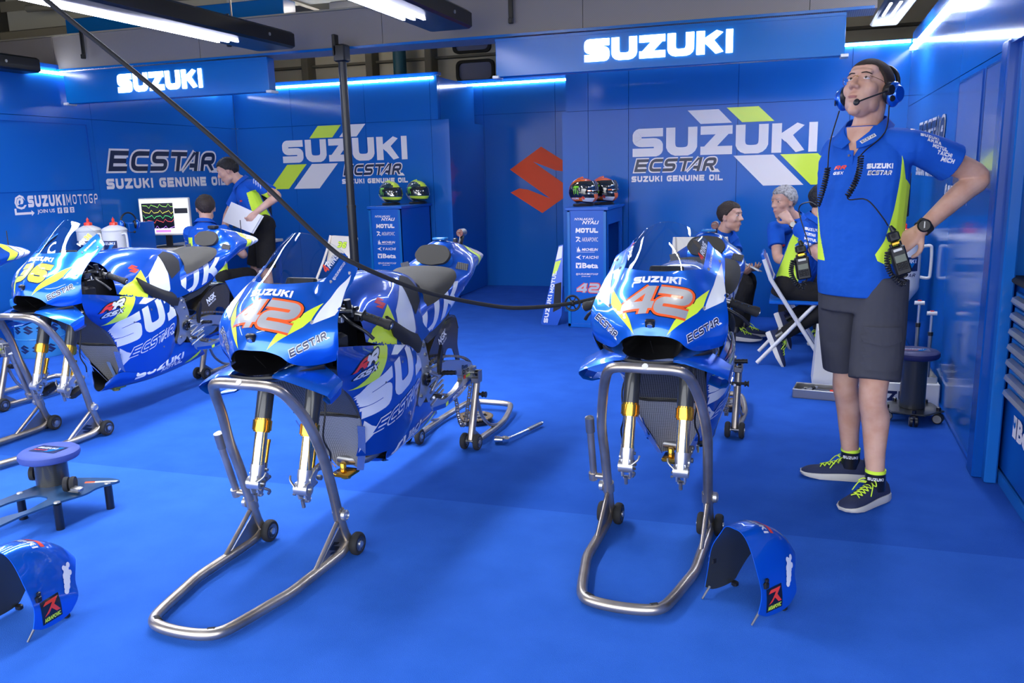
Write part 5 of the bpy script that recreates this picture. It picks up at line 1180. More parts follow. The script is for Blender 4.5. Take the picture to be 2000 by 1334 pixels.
# ------------------------------------------------------------------ white jugs, desk, monitors, chairs
def jug(x, y, z, r, h, lab, sgn=1, cone=False, grp='white fuel jugs'):
    e = empty('fuel_jug', (x, y, z), 0, lab, 'jug', grp); g = G()
    g.lathe([(r * .9, 0), (r, .01), (r, h), (r * 1.04, h + .004), (r * 1.04, h + .014), (r * .9, h + .03), (r * .35, h + .055), (.0005, h + .058)] if not cone else [(r * .25, -.12), (r * .95, -.01), (r, .01), (r, h), (r * 1.04, h + .004), (r * 1.04, h + .014), (r * .9, h + .03), (r * .35, h + .055), (.0005, h + .058)], (0, 0, 0), (0, 0, 1), whitep, 36); bv = g.bvh()
    f = lambda u, v: (u, -.5, v); D = lambda q, m, l=.001: decal(g, bv, q, f, (0, 1, 0), m, l, .02, .8)
    D([[(-r * .75, h * .40), (r * .75, h * .40), (r * .75, h * .70), (-r * .75, h * .70)]], navy); D([[(-.0, h * .40), (r * .3, h * .40), (r * .7, h * .66), (r * .4, h * .66)]], boardb, .0015)
    D(ltext('SUZUKI', -r * .62, h * .57, r * 1.25, h * .085, wd=1.15), white, .002); D(ltext('ECSTAR', -r * .62, h * .28, r * 1.25, h * .075, wd=1.2, hw=.1, slant=.2), navy, .001)
    g.build('body', e); g = G(); g.lathe([(r * .34, h + .05), (r * .34, h + .075), (r * .30, h + .08), (r * .12, h + .085), (r * .12, h + .11), (r * .05, h + .115), (.0005, h + .13)], (0, 0, 0), (0, 0, 1), red, 20); g.build('cap', e)
    g = G(); g.tube([(sgn * r * .98, -.02, h * .90), (sgn * (r + .045), -.03, h * .92), (sgn * (r + .055), -.03, h * .80), (sgn * (r + .055), -.03, h * .35), (sgn * (r + .045), -.03, h * .24), (sgn * r * .98, -.02, h * .25)], .010, whitep, 10, 5); g.build('handle', e)
g = G(); g.box((-5.98, 6.22, .34), (.46, .42, .68), cabb, None, .008); g.box((-5.98, 6.22, .685), (.50, .46, .02), cabb, None, .004); g.build('side_counter', label='low blue counter under the two white jugs by the left wall', cat='counter')
jug(-6.07, 6.18, .695, .105, .27, 'white fuel jug with red cap, left of the pair by the left wall'); jug(-5.80, 6.20, .695, .105, .27, 'white fuel jug with red cap, right of the pair by the left wall')
g = G(); g.box((-5.90, 6.64, .51), (.05, .34, 1.02), cabb, None, .004); g.box((-6.08, 6.64, .88), (.32, .03, .28), cabb, None, .004); g.build('desk_partition', label='blue partition panel with headset hanging on it beside the lit monitor', cat='partition')
def headset_obj(e, m, r=.075, cupm=None):
    g = G(); A = [(r * cos(a), 0, r * 1.15 * sin(a)) for a in [pi * k / 12 for k in range(13)]]; g.tube(A, .008, black, 8); g.build('headband', e)
    for s2 in (-1, 1): g = G(); g.ball((s2 * r, 0, -.025), (.028, .036, .045), cupm or paint, 14, 8); g.ball((s2 * (r - .018), 0, -.025), (.016, .032, .040), black, 12, 8); g.build('ear_cup', e)
    g = G(); g.tube([(-r, -.03, -.05), (-r * .6, -.09, -.09), (-.01, -.11, -.09)], .003, black, 6, 4); g.ball((-.01, -.11, -.09), .012, black, 8, 6); g.build('microphone', e)
e = empty('spare_headset', (-5.90, 6.50, 1.03), rad(70), 'blue and black headset hanging on the partition beside the jugs', 'headset'); headset_obj(e, None)
e = empty('computer_desk', (-5.75, 7.47, 0), 0, 'white topped desk holding the monitors by the left wall', 'desk')
g = G(); g.box((0, 0, .73), (.95, 1.25, .03), creamp, None, .004); g.box((.25, -.55, .60), (.5, .14, .02), creamp, None, .003); g.build('tabletop', e)
for a, b in ((-.42, -.58), (.42, -.58), (-.42, .58), (.42, .58)): g = G(); g.box((a, b, .357), (.05, .05, .715), cabb, None, .004); g.build('leg', e)
def monitor(x, y, z, rz, w_, h, lab, lit):
    e = empty('monitor', (x, y, z), rz, lab, 'monitor', 'computer monitors'); g = G(); g.box((0, .0, h / 2 + .12), (w_, .035, h), whitep if lit == 1 else black, None, .006); g.build('screen_housing', e)
    g = G(); f = lambda u, v, w: (u, -.0185 - w, v + .12); D = lambda q, m, l: flat(g, q, f, m, l); R_ = lambda a, b, c, d: [[(a, b), (c, b), (c, d), (a, d)]]
    if lit == 1:
        D(R_(-w_ / 2 + .012, .02, w_ / 2 - .012, h - .012), bpy.data.materials.get('screen_light') or mat('screen_light', (.6, .6, .6), .3, emit=(.72, .76, .74), es=.9), .0005)
        D(R_(-w_ / 2 + .03, .07, w_ * .18, h - .05), screenm, .001); D(R_(w_ * .2, h * .58, w_ / 2 - .02, h * .72), screenm, .001)
        for k, (c, zz) in enumerate((((.35, .8, .1), .78), ((.8, .8, .1), .62), ((.1, .8, .2), .5), ((.8, .1, .1), .38), ((.5, .2, .8), .2))):
            mm = mat('trace_colour', c, .4, emit=c, es=.9); pts = [(-w_ / 2 + .04 + i * w_ * .6 / 14, h * (zz + .035 * sin(i * 1.7 + k) + .02 * cos(i * 3.1))) for i in range(15)]
            D([[p, q, (q[0], q[1] + .004), (p[0], p[1] + .004)] for p, q in zip(pts, pts[1:])], mm, .0015)
        D(R_(-w_ * .2, .03, w_ * .1, .055), MATS['trace_colour'], .0015)
    else:
        D(R_(-w_ / 2 + .012, .012, w_ / 2 - .012, h - .012), screenm, .0005)
        if lit == 2:
            mm = mat('trace_blue', (.1, .3, .5), .4, emit=(.08, .25, .45), es=.6)
            for i in range(4):
                for j in range(3): D(R_(-w_ / 2 + .03 + j * w_ * .31, .03 + i * h * .23, -w_ / 2 + .03 + j * w_ * .31 + w_ * .22, .034 + i * h * .23), mm, .001)
        if lit == 3: D(ftext('hp', -.03, h * .35, .05, .04), cream, .001)
    g.build('display', e); g = G(); g.box((0, .03, .08), (.06, .03, .16), black, None, .004); g.box((0, .03, .006), (.22, .16, .012), black, None, .004); g.build('foot', e)
monitor(-5.91, 7.02, .745, rad(14), .52, .37, 'lit computer monitor showing coloured telemetry curves', 1); monitor(-5.32, 7.62, .775, rad(8), .44, .34, 'dark monitor showing faint blue readouts behind the two men at the desk', 2)
def tubechair(x, y, rz, lab, frame_m, panel_m, num=None, grp='folding chairs'):
    e = empty('folding_chair', (x, y, 0), rz, lab, 'chair', grp)
    for s2 in (-1, 1):
        g = G(); g.tube([(s2 * .20, .22, .86), (s2 * .20, .12, .62), (s2 * .20, -.22, .012)], .012, frame_m, 10, 3); g.build('front_leg', e)
        g = G(); g.tube([(s2 * .175, -.16, .46), (s2 * .175, .26, .012)], .012, frame_m, 10); g.build('rear_leg', e)
    g = G(); g.prism(fillet([(-.20, -.20), (.20, -.20), (.19, .20), (-.19, .20)], .04), lambda u, v, w: (u, v, .45 + w + v * -.06), .022, panel_m); g.build('seat', e)
    g = G(); bf = lambda u, v, w: (u, .19 + (v - .62) * .25 - w, v)
    g.prism(fillet([(-.215, .60), (-.16, .60), (-.14, .68), (0, .715), (.14, .68), (.16, .60), (.215, .60), (.215, .86), (-.215, .86)], .03, 4), bf, .022, panel_m)
    if num: q, wt = lettering('36', wd=1.1, gap=.15, hw=.15, slant=.15, grow=.05); flat(g, fit(q, wt, -.07, .755, .14, .055), bf, navy, .0225); q, _ = lettering('36', wd=1.1, gap=.15, hw=.14, slant=.15); flat(g, fit(q, wt, -.07, .755, .14, .055), bf, yellow, .024)
    g.build('backrest', e)
    g = G(); g.tube([(-.19, -.15, .13), (.19, -.15, .13)], .009, frame_m, 8); g.build('stretcher', e)
tubechair(-3.98, 6.72, rad(-28), 'cream folding chair with a yellow 36 on its backrest, behind the middle bike', creamp, creamp, '36'); tubechair(-.62, 6.55, rad(4), 'cream chair seen through the windscreen of the right bike', creamp, creamp)
# blue drum
e = empty('oil_drum', (-5.9, 5.35, 0), 0, 'light blue drum with dark S emblems, under the nose of the 36 bike', 'drum')
g = G(); g.lathe([(.0005, 0), (.18, 0), (.185, .01), (.185, .15), (.19, .155), (.185, .16), (.185, .31), (.19, .315), (.185, .32), (.185, .47), (.18, .48), (.0005, .48)], (0, 0, 0), (0, 0, 1), MATS.get('drum_light') or mat('drum_light', (.04, .25, .55), .35), 36); bv = g.bvh()
for k in range(-2, 3):
    for zz in (.04, .20, .36):
        a = k * .55 + (.27 if zz == .20 else 0) - .1; d = V((sin(a + .75), -cos(a + .75), 0)); s3 = V((cos(a + .75), sin(a + .75), 0)); decal(g, bv, emblem(-.04, 0, .08, .075), lambda u, v: s3 * u + V((0, 0, zz + v)) + d * .4, -d, navy, .001, .02, .6)
g.build('drum_body', e)
# rack behind the headset man: white box, trays, jug on its cone, two poles
e = empty('white_floor_box', (.30, 5.72, 0), 0, 'white box on the floor behind the legs of the headset man', 'box'); g = G(); g.loft([[(-.10, -.15, 0), (.12, -.15, 0), (.12, .15, 0), (-.10, .15, 0)], [(-.08, -.13, .36), (.10, -.13, .36), (.10, .13, .36), (-.08, .13, .36)]], whitep); g.build('box_body', e)
e = empty('tool_tray', (.27, 5.32, 0), rad(-8), 'flat metal tray full of ratchets on the carpet behind the headset man', 'tray')
g = G()
for a, b, c, d in ((0, -.085, .36, .006), (0, .085, .36, .006), (-.18, 0, .006, .17), (.18, 0, .006, .17)): g.box((a, b, .028), (c, d, .050), alud, None, .002)
g.box((0, 0, .004), (.36, .17, .006), alud); g.tube([(-.18, -.085, .054), (.18, -.085, .054), (.18, .085, .054), (-.18, .085, .054)], .005, alu, 8, closed=True); g.build('tray_body', e)
for k, (a, b, l, an) in enumerate(((-.05, -.03, .20, .15), (.0, .03, .24, -.1), (-.09, .02, .12, 1.0))):
    g = G(); d = V((cos(an), sin(an), 0)); c = V((a, b, .022 + k * .008)); g.tube([c - d * l / 2, c + d * l / 2], [.007, .009], chrome, 10); g.lathe([(.014, -.01), (.014, .01), (.0005, .01)], c - d * l / 2, (0, 0, 1), chrome, 12); g.tube([c + d * l * .1, c + d * l * .3], .011, red if k == 1 else rubber, 10)
    g.build('hand_ratchet', label=('short ratchet lying crosswise in the tool tray', 'ratchet with red band in the tool tray', 'ratchet at the near side of the tool tray')[2 - k] if k != 0 else 'ratchet at the near side of the tool tray', cat='ratchet', group='ratchets in the tool tray', loc=(.27, 5.32, 0), rotz=rad(-8))
e = empty('parts_rack', (.68, 5.42, 0), 0, 'low white rack with metal trays and dark wedge plates beside the right wall', 'rack')
g = G(); g.box((0, 0, .07), (.40, .44, .14), whitep, None, .006); f = lambda u, v, w: (u, -.22 - w, v); flat(g, ltext('SUZUKI', -.19, .03, .30, .06, wd=1.2), f, navy, .001); g.build('rack_base', e)
for i in range(2):
    for j in range(2):
        g = G(); cx, cy = -.10 + i * .20, -.11 + j * .2
        for a, b, c, d in ((0, -.085, .17, .006), (0, .085, .17, .006), (-.085, 0, .006, .17), (.085, 0, .006, .17)): g.box((cx + a, cy + b, .158), (c, d, .035), alu, None, .002)
        g.box((cx, cy, .143), (.17, .17, .004), alud); g.build('metal_tray', e)
for k in range(4): g = G(); g.prism([(-.09, .15), (.0, .15), (.05, .32), (-.02, .34)], lambda u, v, w: (-.16 + k * .085 + w, u + .05, v), .005, carbonb if k % 2 else steel); g.build('wedge_plate', e)
jug(.725, 5.90, .60, .105, .30, 'large white fuel jug with side handle right of the headset man', 1, True)
g = G()
g.box((.70, 5.93, .20), (.10, .14, .40), whitep, None, .004); g.loft([[(.64, 5.88, .40), (.76, 5.88, .40), (.76, 5.98, .40), (.64, 5.98, .40)], [(.69, 5.88, .485), (.76, 5.88, .485), (.76, 5.95, .485), (.69, 5.95, .485)]], boardb); g.build('jug_stand', label='white and blue stand under the large fuel jug', cat='stand')
for x_, h, t in ((.755, .585, 'taller steel rod with a white roller head, beside the large jug'), (.815, .535, 'shorter steel rod with a white roller head, beside the dark stool')):
    e = empty('roller_rod', (x_, 5.30 if x_ < .8 else 5.24, .0), 0, t, 'rod', 'steel rods with roller heads'); g = G(); g.tube([(0, 0, .14), (0, 0, h * .8)], .011, alud, 12); g.tube([(0, 0, h * .8), (0, 0, h)], .008, alu, 12); g.tube([(0, 0, h * .78), (0, 0, h * .82)], .014, black, 12); g.build('rod', e)
    g = G(); g.tube([(-.026, 0, h + .012), (.026, 0, h + .012)], .012, whitep, 14); g.box((0, 0, h + .026), (.02, .01, .006), red); g.build('roller_head', e)
monitor(.62, 6.9, .885, rad(-20), .50, .32, 'dark screen with round maker logo behind the arm of the headset man', 3)
g = G(); g.box((.60, 6.85, .43), (.42, .80, .86), cabb, None, .006); g.box((.60, 6.85, .872), (.46, .84, .025), whitep, None, .004); g.build('right_counter', label='blue counter with pale top against the right wall behind the headset man', cat='counter')
# tool cabinet at the right edge, drawer fronts facing left
e = empty('tool_cabinet', (.93, 3.10, 0), 0, 'blue tool cabinet with silver drawer handles and white lettering at the right edge', 'cabinet')
g = G(); g.box((.30, 0, .475), (.58, 1.90, .83), wallt, None, .006); g.box((.30, 0, .03), (.60, 1.92, .06), wallb, None, .004)
f = lambda u, v, w: (-.001 - w + .01, -u, v)   # u runs towards the camera
q = ftext('Beta', -.675, .262, .27, .095, bold=.05); flat(g, q, lambda u, v, w: (.010 - w, -u - .0, v), cream, .004); flat(g, [[(-.745, .262), (-.69, .262), (-.69, .354), (-.745, .354)]], lambda u, v, w: (.010 - w, -u, v), cream, .004)
flat(g, polytris([(-.735, .352), (-.735, .315), (-.717, .300), (-.700, .315), (-.700, .352), (-.708, .33), (-.717, .325), (-.727, .33)]), lambda u, v, w: (.010 - w, -u, v), wallb, .006); g.build('cabinet_body', e)
g = G(); g.box((.29, 0, .902), (.62, 1.90, .025), rubber, None, .008); g.build('worktop_mat', e)
for k in range(7):
    z = .425 + k * .0655; g = G(); g.box((.004, .02, z + .012), (.016, 1.66, .058), wallb, None, .003); dw = g.build('drawer', e)
    g = G(); cs = [(0, .0), (-.018, .004), (-.026, .014), (-.022, .028), (-.004, .034)]
    g.grid([[(-.004 + a, yy, z + b - .008) for a, b in cs] for yy in (-.79, .80)], alu, .003); g.build('drawer_handle', dw)
# ------------------------------------------------------------------ hanging air hose with its reel disc
PH = [(-.99, 1.72, 2.40), (-1.40, 2.08, 1.84), (-1.50, 2.30, 1.30), (-1.36, 2.55, 1.05), (-1.25, 2.66, .925), (-1.09, 2.87, .84), (-.93, 3.13, .795), (-.81, 3.35, .79), (-.70, 3.52, .81), (-.60, 3.62, .83)]
PH = [(-.64, 3.76, .875), (-.731, 3.75, .854), (-.772, 3.70, .841), (-.890, 3.60, .821), (-1.024, 3.35, .837), (-1.131, 3.20, .867), (-1.290, 2.90, .964), (-1.430, 2.65, 1.091), (-1.518, 2.60, 1.164), (-1.679, 2.50, 1.372), (-1.867, 2.45, 1.562), (-2.108, 2.40, 1.777), (-2.316, 2.30, 1.987), (-2.75, 2.18, 2.40), (-3.55, 1.95, 3.28)]
e = empty('hanging_hose', (0, 0, 0), 0, 'long dark air hose slanting down from the ceiling across the middle bike', 'hose')
g = G(); g.tube(PH, .0085, rubber, 10, 5); g.build('hose', e)
g = G(); g.tube([(-.89 + .033 * cos(a), 3.60, .821 + .033 * sin(a)) for a in [k * pi / 10 for k in range(20)]], .005, black, 8, closed=True); g.ball((-.89, 3.60, .821), .014, black, 10, 8)
for k in range(3): a = k * pi / 3; g.tube([(-.89 + .033 * cos(a), 3.60, .821 + .033 * sin(a)), (-.89 - .033 * cos(a), 3.60, .821 - .033 * sin(a))], .003, black, 6)
g.build('hose_stop', e)
# ------------------------------------------------------------------ people
def voxel(g, size, smooth, mats, pick, name, parent):
    """fuse the closed pieces of g into one continuous skin"""
    me = bpy.data.meshes.new(name); me.from_pydata(g.v, [], g.f); me.update()
    o = bpy.data.objects.new(name, me); COL.objects.link(o)
    r = o.modifiers.new('r', 'REMESH'); r.mode = 'VOXEL'; r.voxel_size = size; r.use_smooth_shade = True
    if smooth: s_ = o.modifiers.new('s', 'SMOOTH'); s_.factor = .5; s_.iterations = smooth
    dg = bpy.context.evaluated_depsgraph_get(); m2 = bpy.data.meshes.new_from_object(o.evaluated_get(dg)); m2.name = name
    o.modifiers.clear(); o.data = m2; bpy.data.meshes.remove(me); m2.materials.clear()
    for m in mats: m2.materials.append(m)
    for p in m2.polygons: p.use_smooth = True; p.material_index = pick(p.center) if pick else 0
    o.parent = parent
    return o, BVHTree.FromPolygons([v.co.copy() for v in m2.vertices], [tuple(p.vertices) for p in m2.polygons])
def limb(g, P, R, seg=18, n=5):
    g.tube(P, R, skin, seg, n); g.ball(P[0], R[0] * .98, skin, 14, 8); g.ball(P[-1], R[-1] * .98, skin, 14, 8)
def frame(f, u=V((0, 0, 1))):
    f = V(f).normalized(); s_ = f.cross(V(u)).normalized(); u = s_.cross(f); return Matrix((s_, f, u)).transposed()   # columns: right hand side, front, up
def head_geo(g, H, F, k=1.0):
    T = lambda x, y, z: V(H) + F @ (V((x, y, z)) * k)
    B = lambda c, r, a=16, b=12: g.ball(T(*c), tuple(q * k for q in r), skin, a, b, F)
    B((0, -.018, .038), (.076, .094, .084), 24, 18); B((0, .012, -.005), (.067, .080, .080), 22, 16); B((0, .030, -.048), (.056, .060, .062), 20, 14)
    B((0, .050, -.074), (.036, .036, .034)); B((0, .064, -.098), (.024, .022, .018)); B((0, .068, .052), (.050, .024, .016)); B((0, .044, .066), (.058, .036, .034)); B((0, .062, -.03), (.040, .028, .050))
    for s2 in (-1, 1):
        B((s2 * .042, .046, -.010), (.026, .032, .030)); B((s2 * .044, .015, -.058), (.020, .036, .030)); B((s2 * .079, -.012, .008), (.008, .018, .030)); B((s2 * .077, -.008, -.018), (.007, .010, .012))
        B((s2 * .013, .096, -.014), (.010, .012, .009)); B((s2 * .031, .0725, .0335), (.022, .014, .0080)); B((s2 * .031, .0730, .0135), (.020, .012, .0055))
    g.tube([T(0, .080, .038), T(0, .094, .012), T(0, .108, -.010)], [.009 * k, .010 * k, .012 * k], skin, 12, 3); B((0, .108, -.011), (.012, .012, .010)); B((0, .083, -.045), (.024, .014, .012)); B((0, .081, -.062), (.020, .013, .008))
def face_parts(par, H, F, hair_m, look=(0, 1, 0), k=1.0, brow=True):
    T = lambda x, y, z: V(H) + F @ (V((x, y, z)) * k)
    for s2 in (-1, 1):
        g = G(); g.ball(T(s2 * .031, .0735, .0230), (.0130 * k, .0120 * k, .0050 * k), eyew, 16, 10, F); c = V((s2 * .031, .0735, .0230)) + V(look).normalized() * .0100; g.ball(T(*c), (.0054 * k, .0035 * k, .0050 * k), eyeb, 12, 8, F); g.build('eye', par)
        if brow: g = G(); g.tube([T(s2 * .014, .0880, .043), T(s2 * .032, .0845, .0455), T(s2 * .050, .071, .041)], [.0020 * k, .0026 * k, .0014 * k], hair_m, 8, 3); g.build('eyebrow', par)
    g = G(); g.ball(T(0, .0925, -.0505), (.019 * k, .008 * k, .0032 * k), lipm, 16, 8, F); g.ball(T(0, .0910, -.0550), (.017 * k, .008 * k, .0036 * k), lipm, 16, 8, F); g.build('lips', par)
def hair(par, H, F, m, th=.010, k=1.0, front=.085, side=.01, nape=-.05, rough=.0, seed=1):
    """a cap of hair over the skull, cut along a hairline"""
    g = G(); n, mm = 30, 44; T = lambda p: V(H) + F @ (p * k); cut = []
    P = [[None] * (mm + 1) for _ in range(n + 1)]
    for j in range(mm + 1):
        a = 2 * pi * j / mm; d = V((sin(a), cos(a), 0)); c = cos(a)
        zf = front if c > .62 else (front + (side - front) * min(1, (.62 - c) / .5) if c > .12 else (side if c > -.25 else side + (nape - side) * min(1, (-.25 - c) / .45)))
        zl = (zf - .038) / .084; zl = max(-.98, min(.9, zl)); e0 = math.asin(zl)
        for i in range(n + 1):
            e_ = e0 + (pi / 2 - e0) * i / n; w_ = noise.noise(V((sin(a) * 4, cos(a) * 4, e_ * 3 + seed))) * rough; t = th * min(1, i / 3 + .15) + w_ * min(1, i / 3)
            P[i][j] = T(V(((.076 + t) * cos(e_) * sin(a), (.094 + t) * cos(e_) * cos(a) - .018 + (.006 if c > .5 else 0), (.084 + t) * sin(e_) + .038)))
    g.grid(P, m, .006, m); g.build('hair', par, ang=80)
def hand_geo(g, W, d, n, side, curl=.5, spread=1.0, thumb=.8, k=1.0):
    """wrist W, direction d, palm normal n (pointing out of the palm), thumb on the given side of d x n"""
    d = V(d).normalized(); n = V(n); n = (n - d * n.dot(d)).normalized(); s_ = d.cross(n) * side; W = V(W)
    Q = lambda a, b, c: W + (d * a + s_ * b + n * c) * k
    g.loft([[Q(a, b * w_, c * t) for b, c in ((-.7, -1), (.7, -1), (1, -.4), (1, .4), (.7, 1), (-.7, 1), (-1, .4), (-1, -.4))] for a, w_, t in ((-.01, .026, .018), (.02, .032, .016), (.05, .040, .014), (.082, .041, .012), (.092, .036, .009))], skin)
    for i, (b, L_) in enumerate(((.030, .070), (.010, .078), (-.011, .073), (-.031, .057))):
        an = 0; p = V((.085 - abs(b) * .15, b, 0)); pts = [Q(*p)]; rr = [.0095]
        for s2, l_ in enumerate((.44, .32, .26)):
            an += curl * (1.0 + .08 * i); p = p + V((cos(an) * l_ * L_, b * .12 * spread, sin(an) * l_ * L_)); pts.append(Q(*p)); rr.append((.0088, .0082, .0070)[s2])
        g.tube(pts, [r * k for r in rr], skin, 10, 3); g.ball(pts[-1], rr[-1] * k, skin, 8, 6)
    p = [Q(.012, .022, .004), Q(.038, .046 + .01 * thumb, .012), Q(.062, .052 + .012 * thumb, .022), Q(.082, .048 + .01 * thumb, .030)]
    g.tube(p, [.014 * k, .011 * k, .0095 * k, .008 * k], skin, 10, 3); g.ball(p[-1], .008 * k, skin, 8, 6)
def ell(c, F, a, b, n=24, pw=2.3):
    return [V(c) + F @ V((a * math.copysign(abs(cos(t)) ** (2 / pw), cos(t)), b * math.copysign(abs(sin(t)) ** (2 / pw), sin(t)), 0)) for t in [2 * pi * k / n for k in range(n)]]
def torso_loft(g, Pc, Nc, F, spec, bend=(0, 0, 0)):
    """spec: list of (t along pelvis-neck, half width, half depth, forward shift)"""
    Pc, Nc = V(Pc), V(Nc); ax = (Nc - Pc); up = ax.normalized(); s_ = F.col[0]; f = up.cross(s_) * -1; f = s_.cross(up) * -1
    f = up.cross(s_); s_ = s_ if True else s_
    M = Matrix((s_, f, up)).transposed(); b = V(bend)
    rings = [ell(Pc + ax * t + f * fw + b * sin(pi * max(0, min(1, t))), M, a, c) for t, a, c, fw in spec]
    g.loft(rings, skin); return M
def shoe_geo(par, ank, toe, lab, m=shoe, lace=fluo, k=1.0, up=V((0, 0, 1))):
    """ank: point on the sole under the ankle; toe: direction of the toes"""
    d = V(toe).normalized(); u = V(up); u = (u - d * u.dot(d)).normalized(); s_ = d.cross(u); O = V(ank); Q = lambda a, b, c: O + (d * a + s_ * b + u * c) * k
    def ring(a, wl, wr, h, base=.024):
        return [Q(a, -wl, base), Q(a, -wl * 1.02, base + (h - base) * .35), Q(a, -wl * .75, base + (h - base) * .78), Q(a, -wl * .3, h), Q(a, wr * .3, h), Q(a, wr * .75, base + (h - base) * .78), Q(a, wr * 1.02, base + (h - base) * .35), Q(a, wr, base)]
    prof = [(-.072, .022, .022, .055), (-.062, .033, .033, .088), (-.03, .037, .037, .096), (.01, .038, .038, .092), (.045, .040, .041, .085), (.085, .044, .046, .068), (.125, .047, .048, .055), (.165, .043, .043, .048), (.190, .032, .030, .040), (.205, .014, .013, .032)]
    rings = [ring(*p) for p in prof]; cols = [crv([r[j] for r in rings], 3) for j in range(8)]
    g = G(); g.loft([[c[i] for c in cols] for i in range(len(cols[0]))], m); g.box(Q(-.062, 0, .085), (.012 * k, .03 * k, .03 * k), m); sh = g.build('shoe', par, label=lab, ang=60)
    g = G(); R_ = []
    for p in prof:
        a, wl, wr = p[0], p[1] + .005, p[2] + .005; toe_up = max(0, (a - .12)) * .12; R_.append([Q(a * 1.0, -wl * .9, .002 + toe_up), Q(a * 1.03, -wl * 1.02, .016 + toe_up), Q(a * 1.02, -wl * .98, .038 - max(0, a) * .055), Q(a * 1.02, wr * .98, .038 - max(0, a) * .055), Q(a * 1.03, wr * 1.02, .016 + toe_up), Q(a * 1.0, wr * .9, .002 + toe_up)])
    g.loft(R_, sole); g.build('sole', sh, ang=60)
    g = G()
    hz = lambda a: .096 - max(0, a - .0) * .30 + .0005
    for i in range(5):
        a0, a1 = .03 + i * .019, .049 + i * .019
        for s2 in (-1, 1): g.tube([Q(a0, -s2 * .020, hz(a0) - .004), Q((a0 + a1) / 2, 0, hz((a0 + a1) / 2) + .003), Q(a1, s2 * .020, hz(a1) - .004)], .0024 * k, lace, 6, 2)
    for s2 in (-1, 1):
        g.tube([Q(.03, 0, .094), Q(.035, s2 * .025, .108), Q(.05, s2 * .042, .095), Q(.04, s2 * .02, .092), Q(.03, 0, .094)], .0024 * k, lace, 6, 4); g.tube([Q(.03, 0, .094), Q(.055, s2 * .030, .098), Q(.085, s2 * .045, .060)], .0022 * k, lace, 6, 4)
    g.build('laces', sh); return sh
def chestprint(par, bv, F, c, prints, name='shirt_print', look=None):
    g = G(); d = -(look or F.col[1]); s_ = V((-d.y, d.x, 0)).normalized() * 1; s_ = d.cross(V((0, 0, 1))).normalized(); u = s_.cross(d)
    for polys, m, l in prints: decal(g, bv, polys, lambda a, b: V(c) + s_ * a + u * b - d * .3, d, m, l, .008, .6)
    if g.v: g.build(name, par)
def coil(p0, p1, r, turns, sag, wire=.0035, n=10):
    P = []; p0, p1 = V(p0), V(p1); N = turns * n; mid = [p0.lerp(p1, t / N) + V(sag) * sin(pi * t / N) for t in range(N + 1)]
    for i, p in enumerate(mid):
        t = (mid[min(N, i + 1)] - mid[max(0, i - 1)]).normalized(); a = t.orthogonal().normalized(); a = V((1, .3, 0)); a = (a - t * a.dot(t)).normalized(); b = t.cross(a); an = 2 * pi * i / n; P.append(p + (a * cos(an) + b * sin(an)) * r)
    return P
# ---- the standing man with the headset
man = empty('person', (0, 0, 0), 0, 'standing person in blue polo shirt and grey cargo shorts, hand on hip, looking up', 'person')
F = frame((-.50, -.86, 0)); FH = frame((-.52, -.80, .30))
H = V((.285, 3.715, 1.675)); N = V((.290, 3.735, 1.545)); P = V((.305, 3.735, .93))
shL, elL, wrL = V((.445, 3.66, 1.475)), V((.715, 3.76, 1.335)), V((.500, 3.63, 1.135))
shR, elR, wrR = V((.195, 3.83, 1.465)), V((.20, 4.06, 1.28)), V((.27, 3.95, 1.08))
hL, kL, aL = V((.385, 3.68, .88)), V((.365, 3.60, .49)), V((.395, 3.625, .09)); hR, kR, aR = V((.235, 3.79, .88)), V((.275, 3.83, .49)), V((.315, 3.885, .09))
g = G(); head_geo(g, H, FH, 1.0)
g.tube([H + V((.025, .02, -.025)), H + V((.022, .016, -.06)), N + V((0, 0, -.02)), N + V((0, 0, -.08))], [.050, .054, .055, .066], skin, 20, 4)
torso_loft(g, P, N, F, [(0, .15, .10, 0), (.2, .145, .10, 0), (.5, .15, .105, .01), (.8, .16, .10, .0), (.92, .12, .08, 0), (1, .06, .06, 0)])
for s_, e_, w_ in ((shL, elL, wrL), (shR, elR, wrR)):
    limb(g, [s_, s_.lerp(e_, .5), e_, e_.lerp(w_, .28), e_.lerp(w_, .7), w_], [.052, .048, .041, .044, .034, .027])
hand_geo(g, wrL, (-.72, .0, -.62), (.30, .45, -.10), 1, .42, 1, .9); hand_geo(g, wrR, (.7, -.2, -.6), (-.2, -.8, 0), -1, .3)
for h_, k_, a_, so in ((hL, kL, aL, .006), (hR, kR, aR, .006)):
    bk = -F.col[1]
    limb(g, [h_, h_.lerp(k_, .55), k_ + V((0, 0, .03)), k_ - V((0, 0, .05)), k_.lerp(a_, .32) + bk * .014, k_.lerp(a_, .66) + bk * .004, a_ + V((0, 0, .03)), a_ - V((0, 0, .04))], [.085, .075, .056, .052, .056, .042, .035, .036], 22); g.ball(k_ + F.col[1] * .022, (.036, .032, .042), skin, 14, 10)
    g.tube([a_, a_ - V((0, 0, .03))], [.034, .03], skin, 12)
body, _ = voxel(g, .004, 5, [skin], None, 'body', man)
face_parts(man, H, FH, hairs, look=(-.25, 1, .25)); hair(man, H, FH, hairs, .009, 1, .072, .0, -.060)
g = G(); 
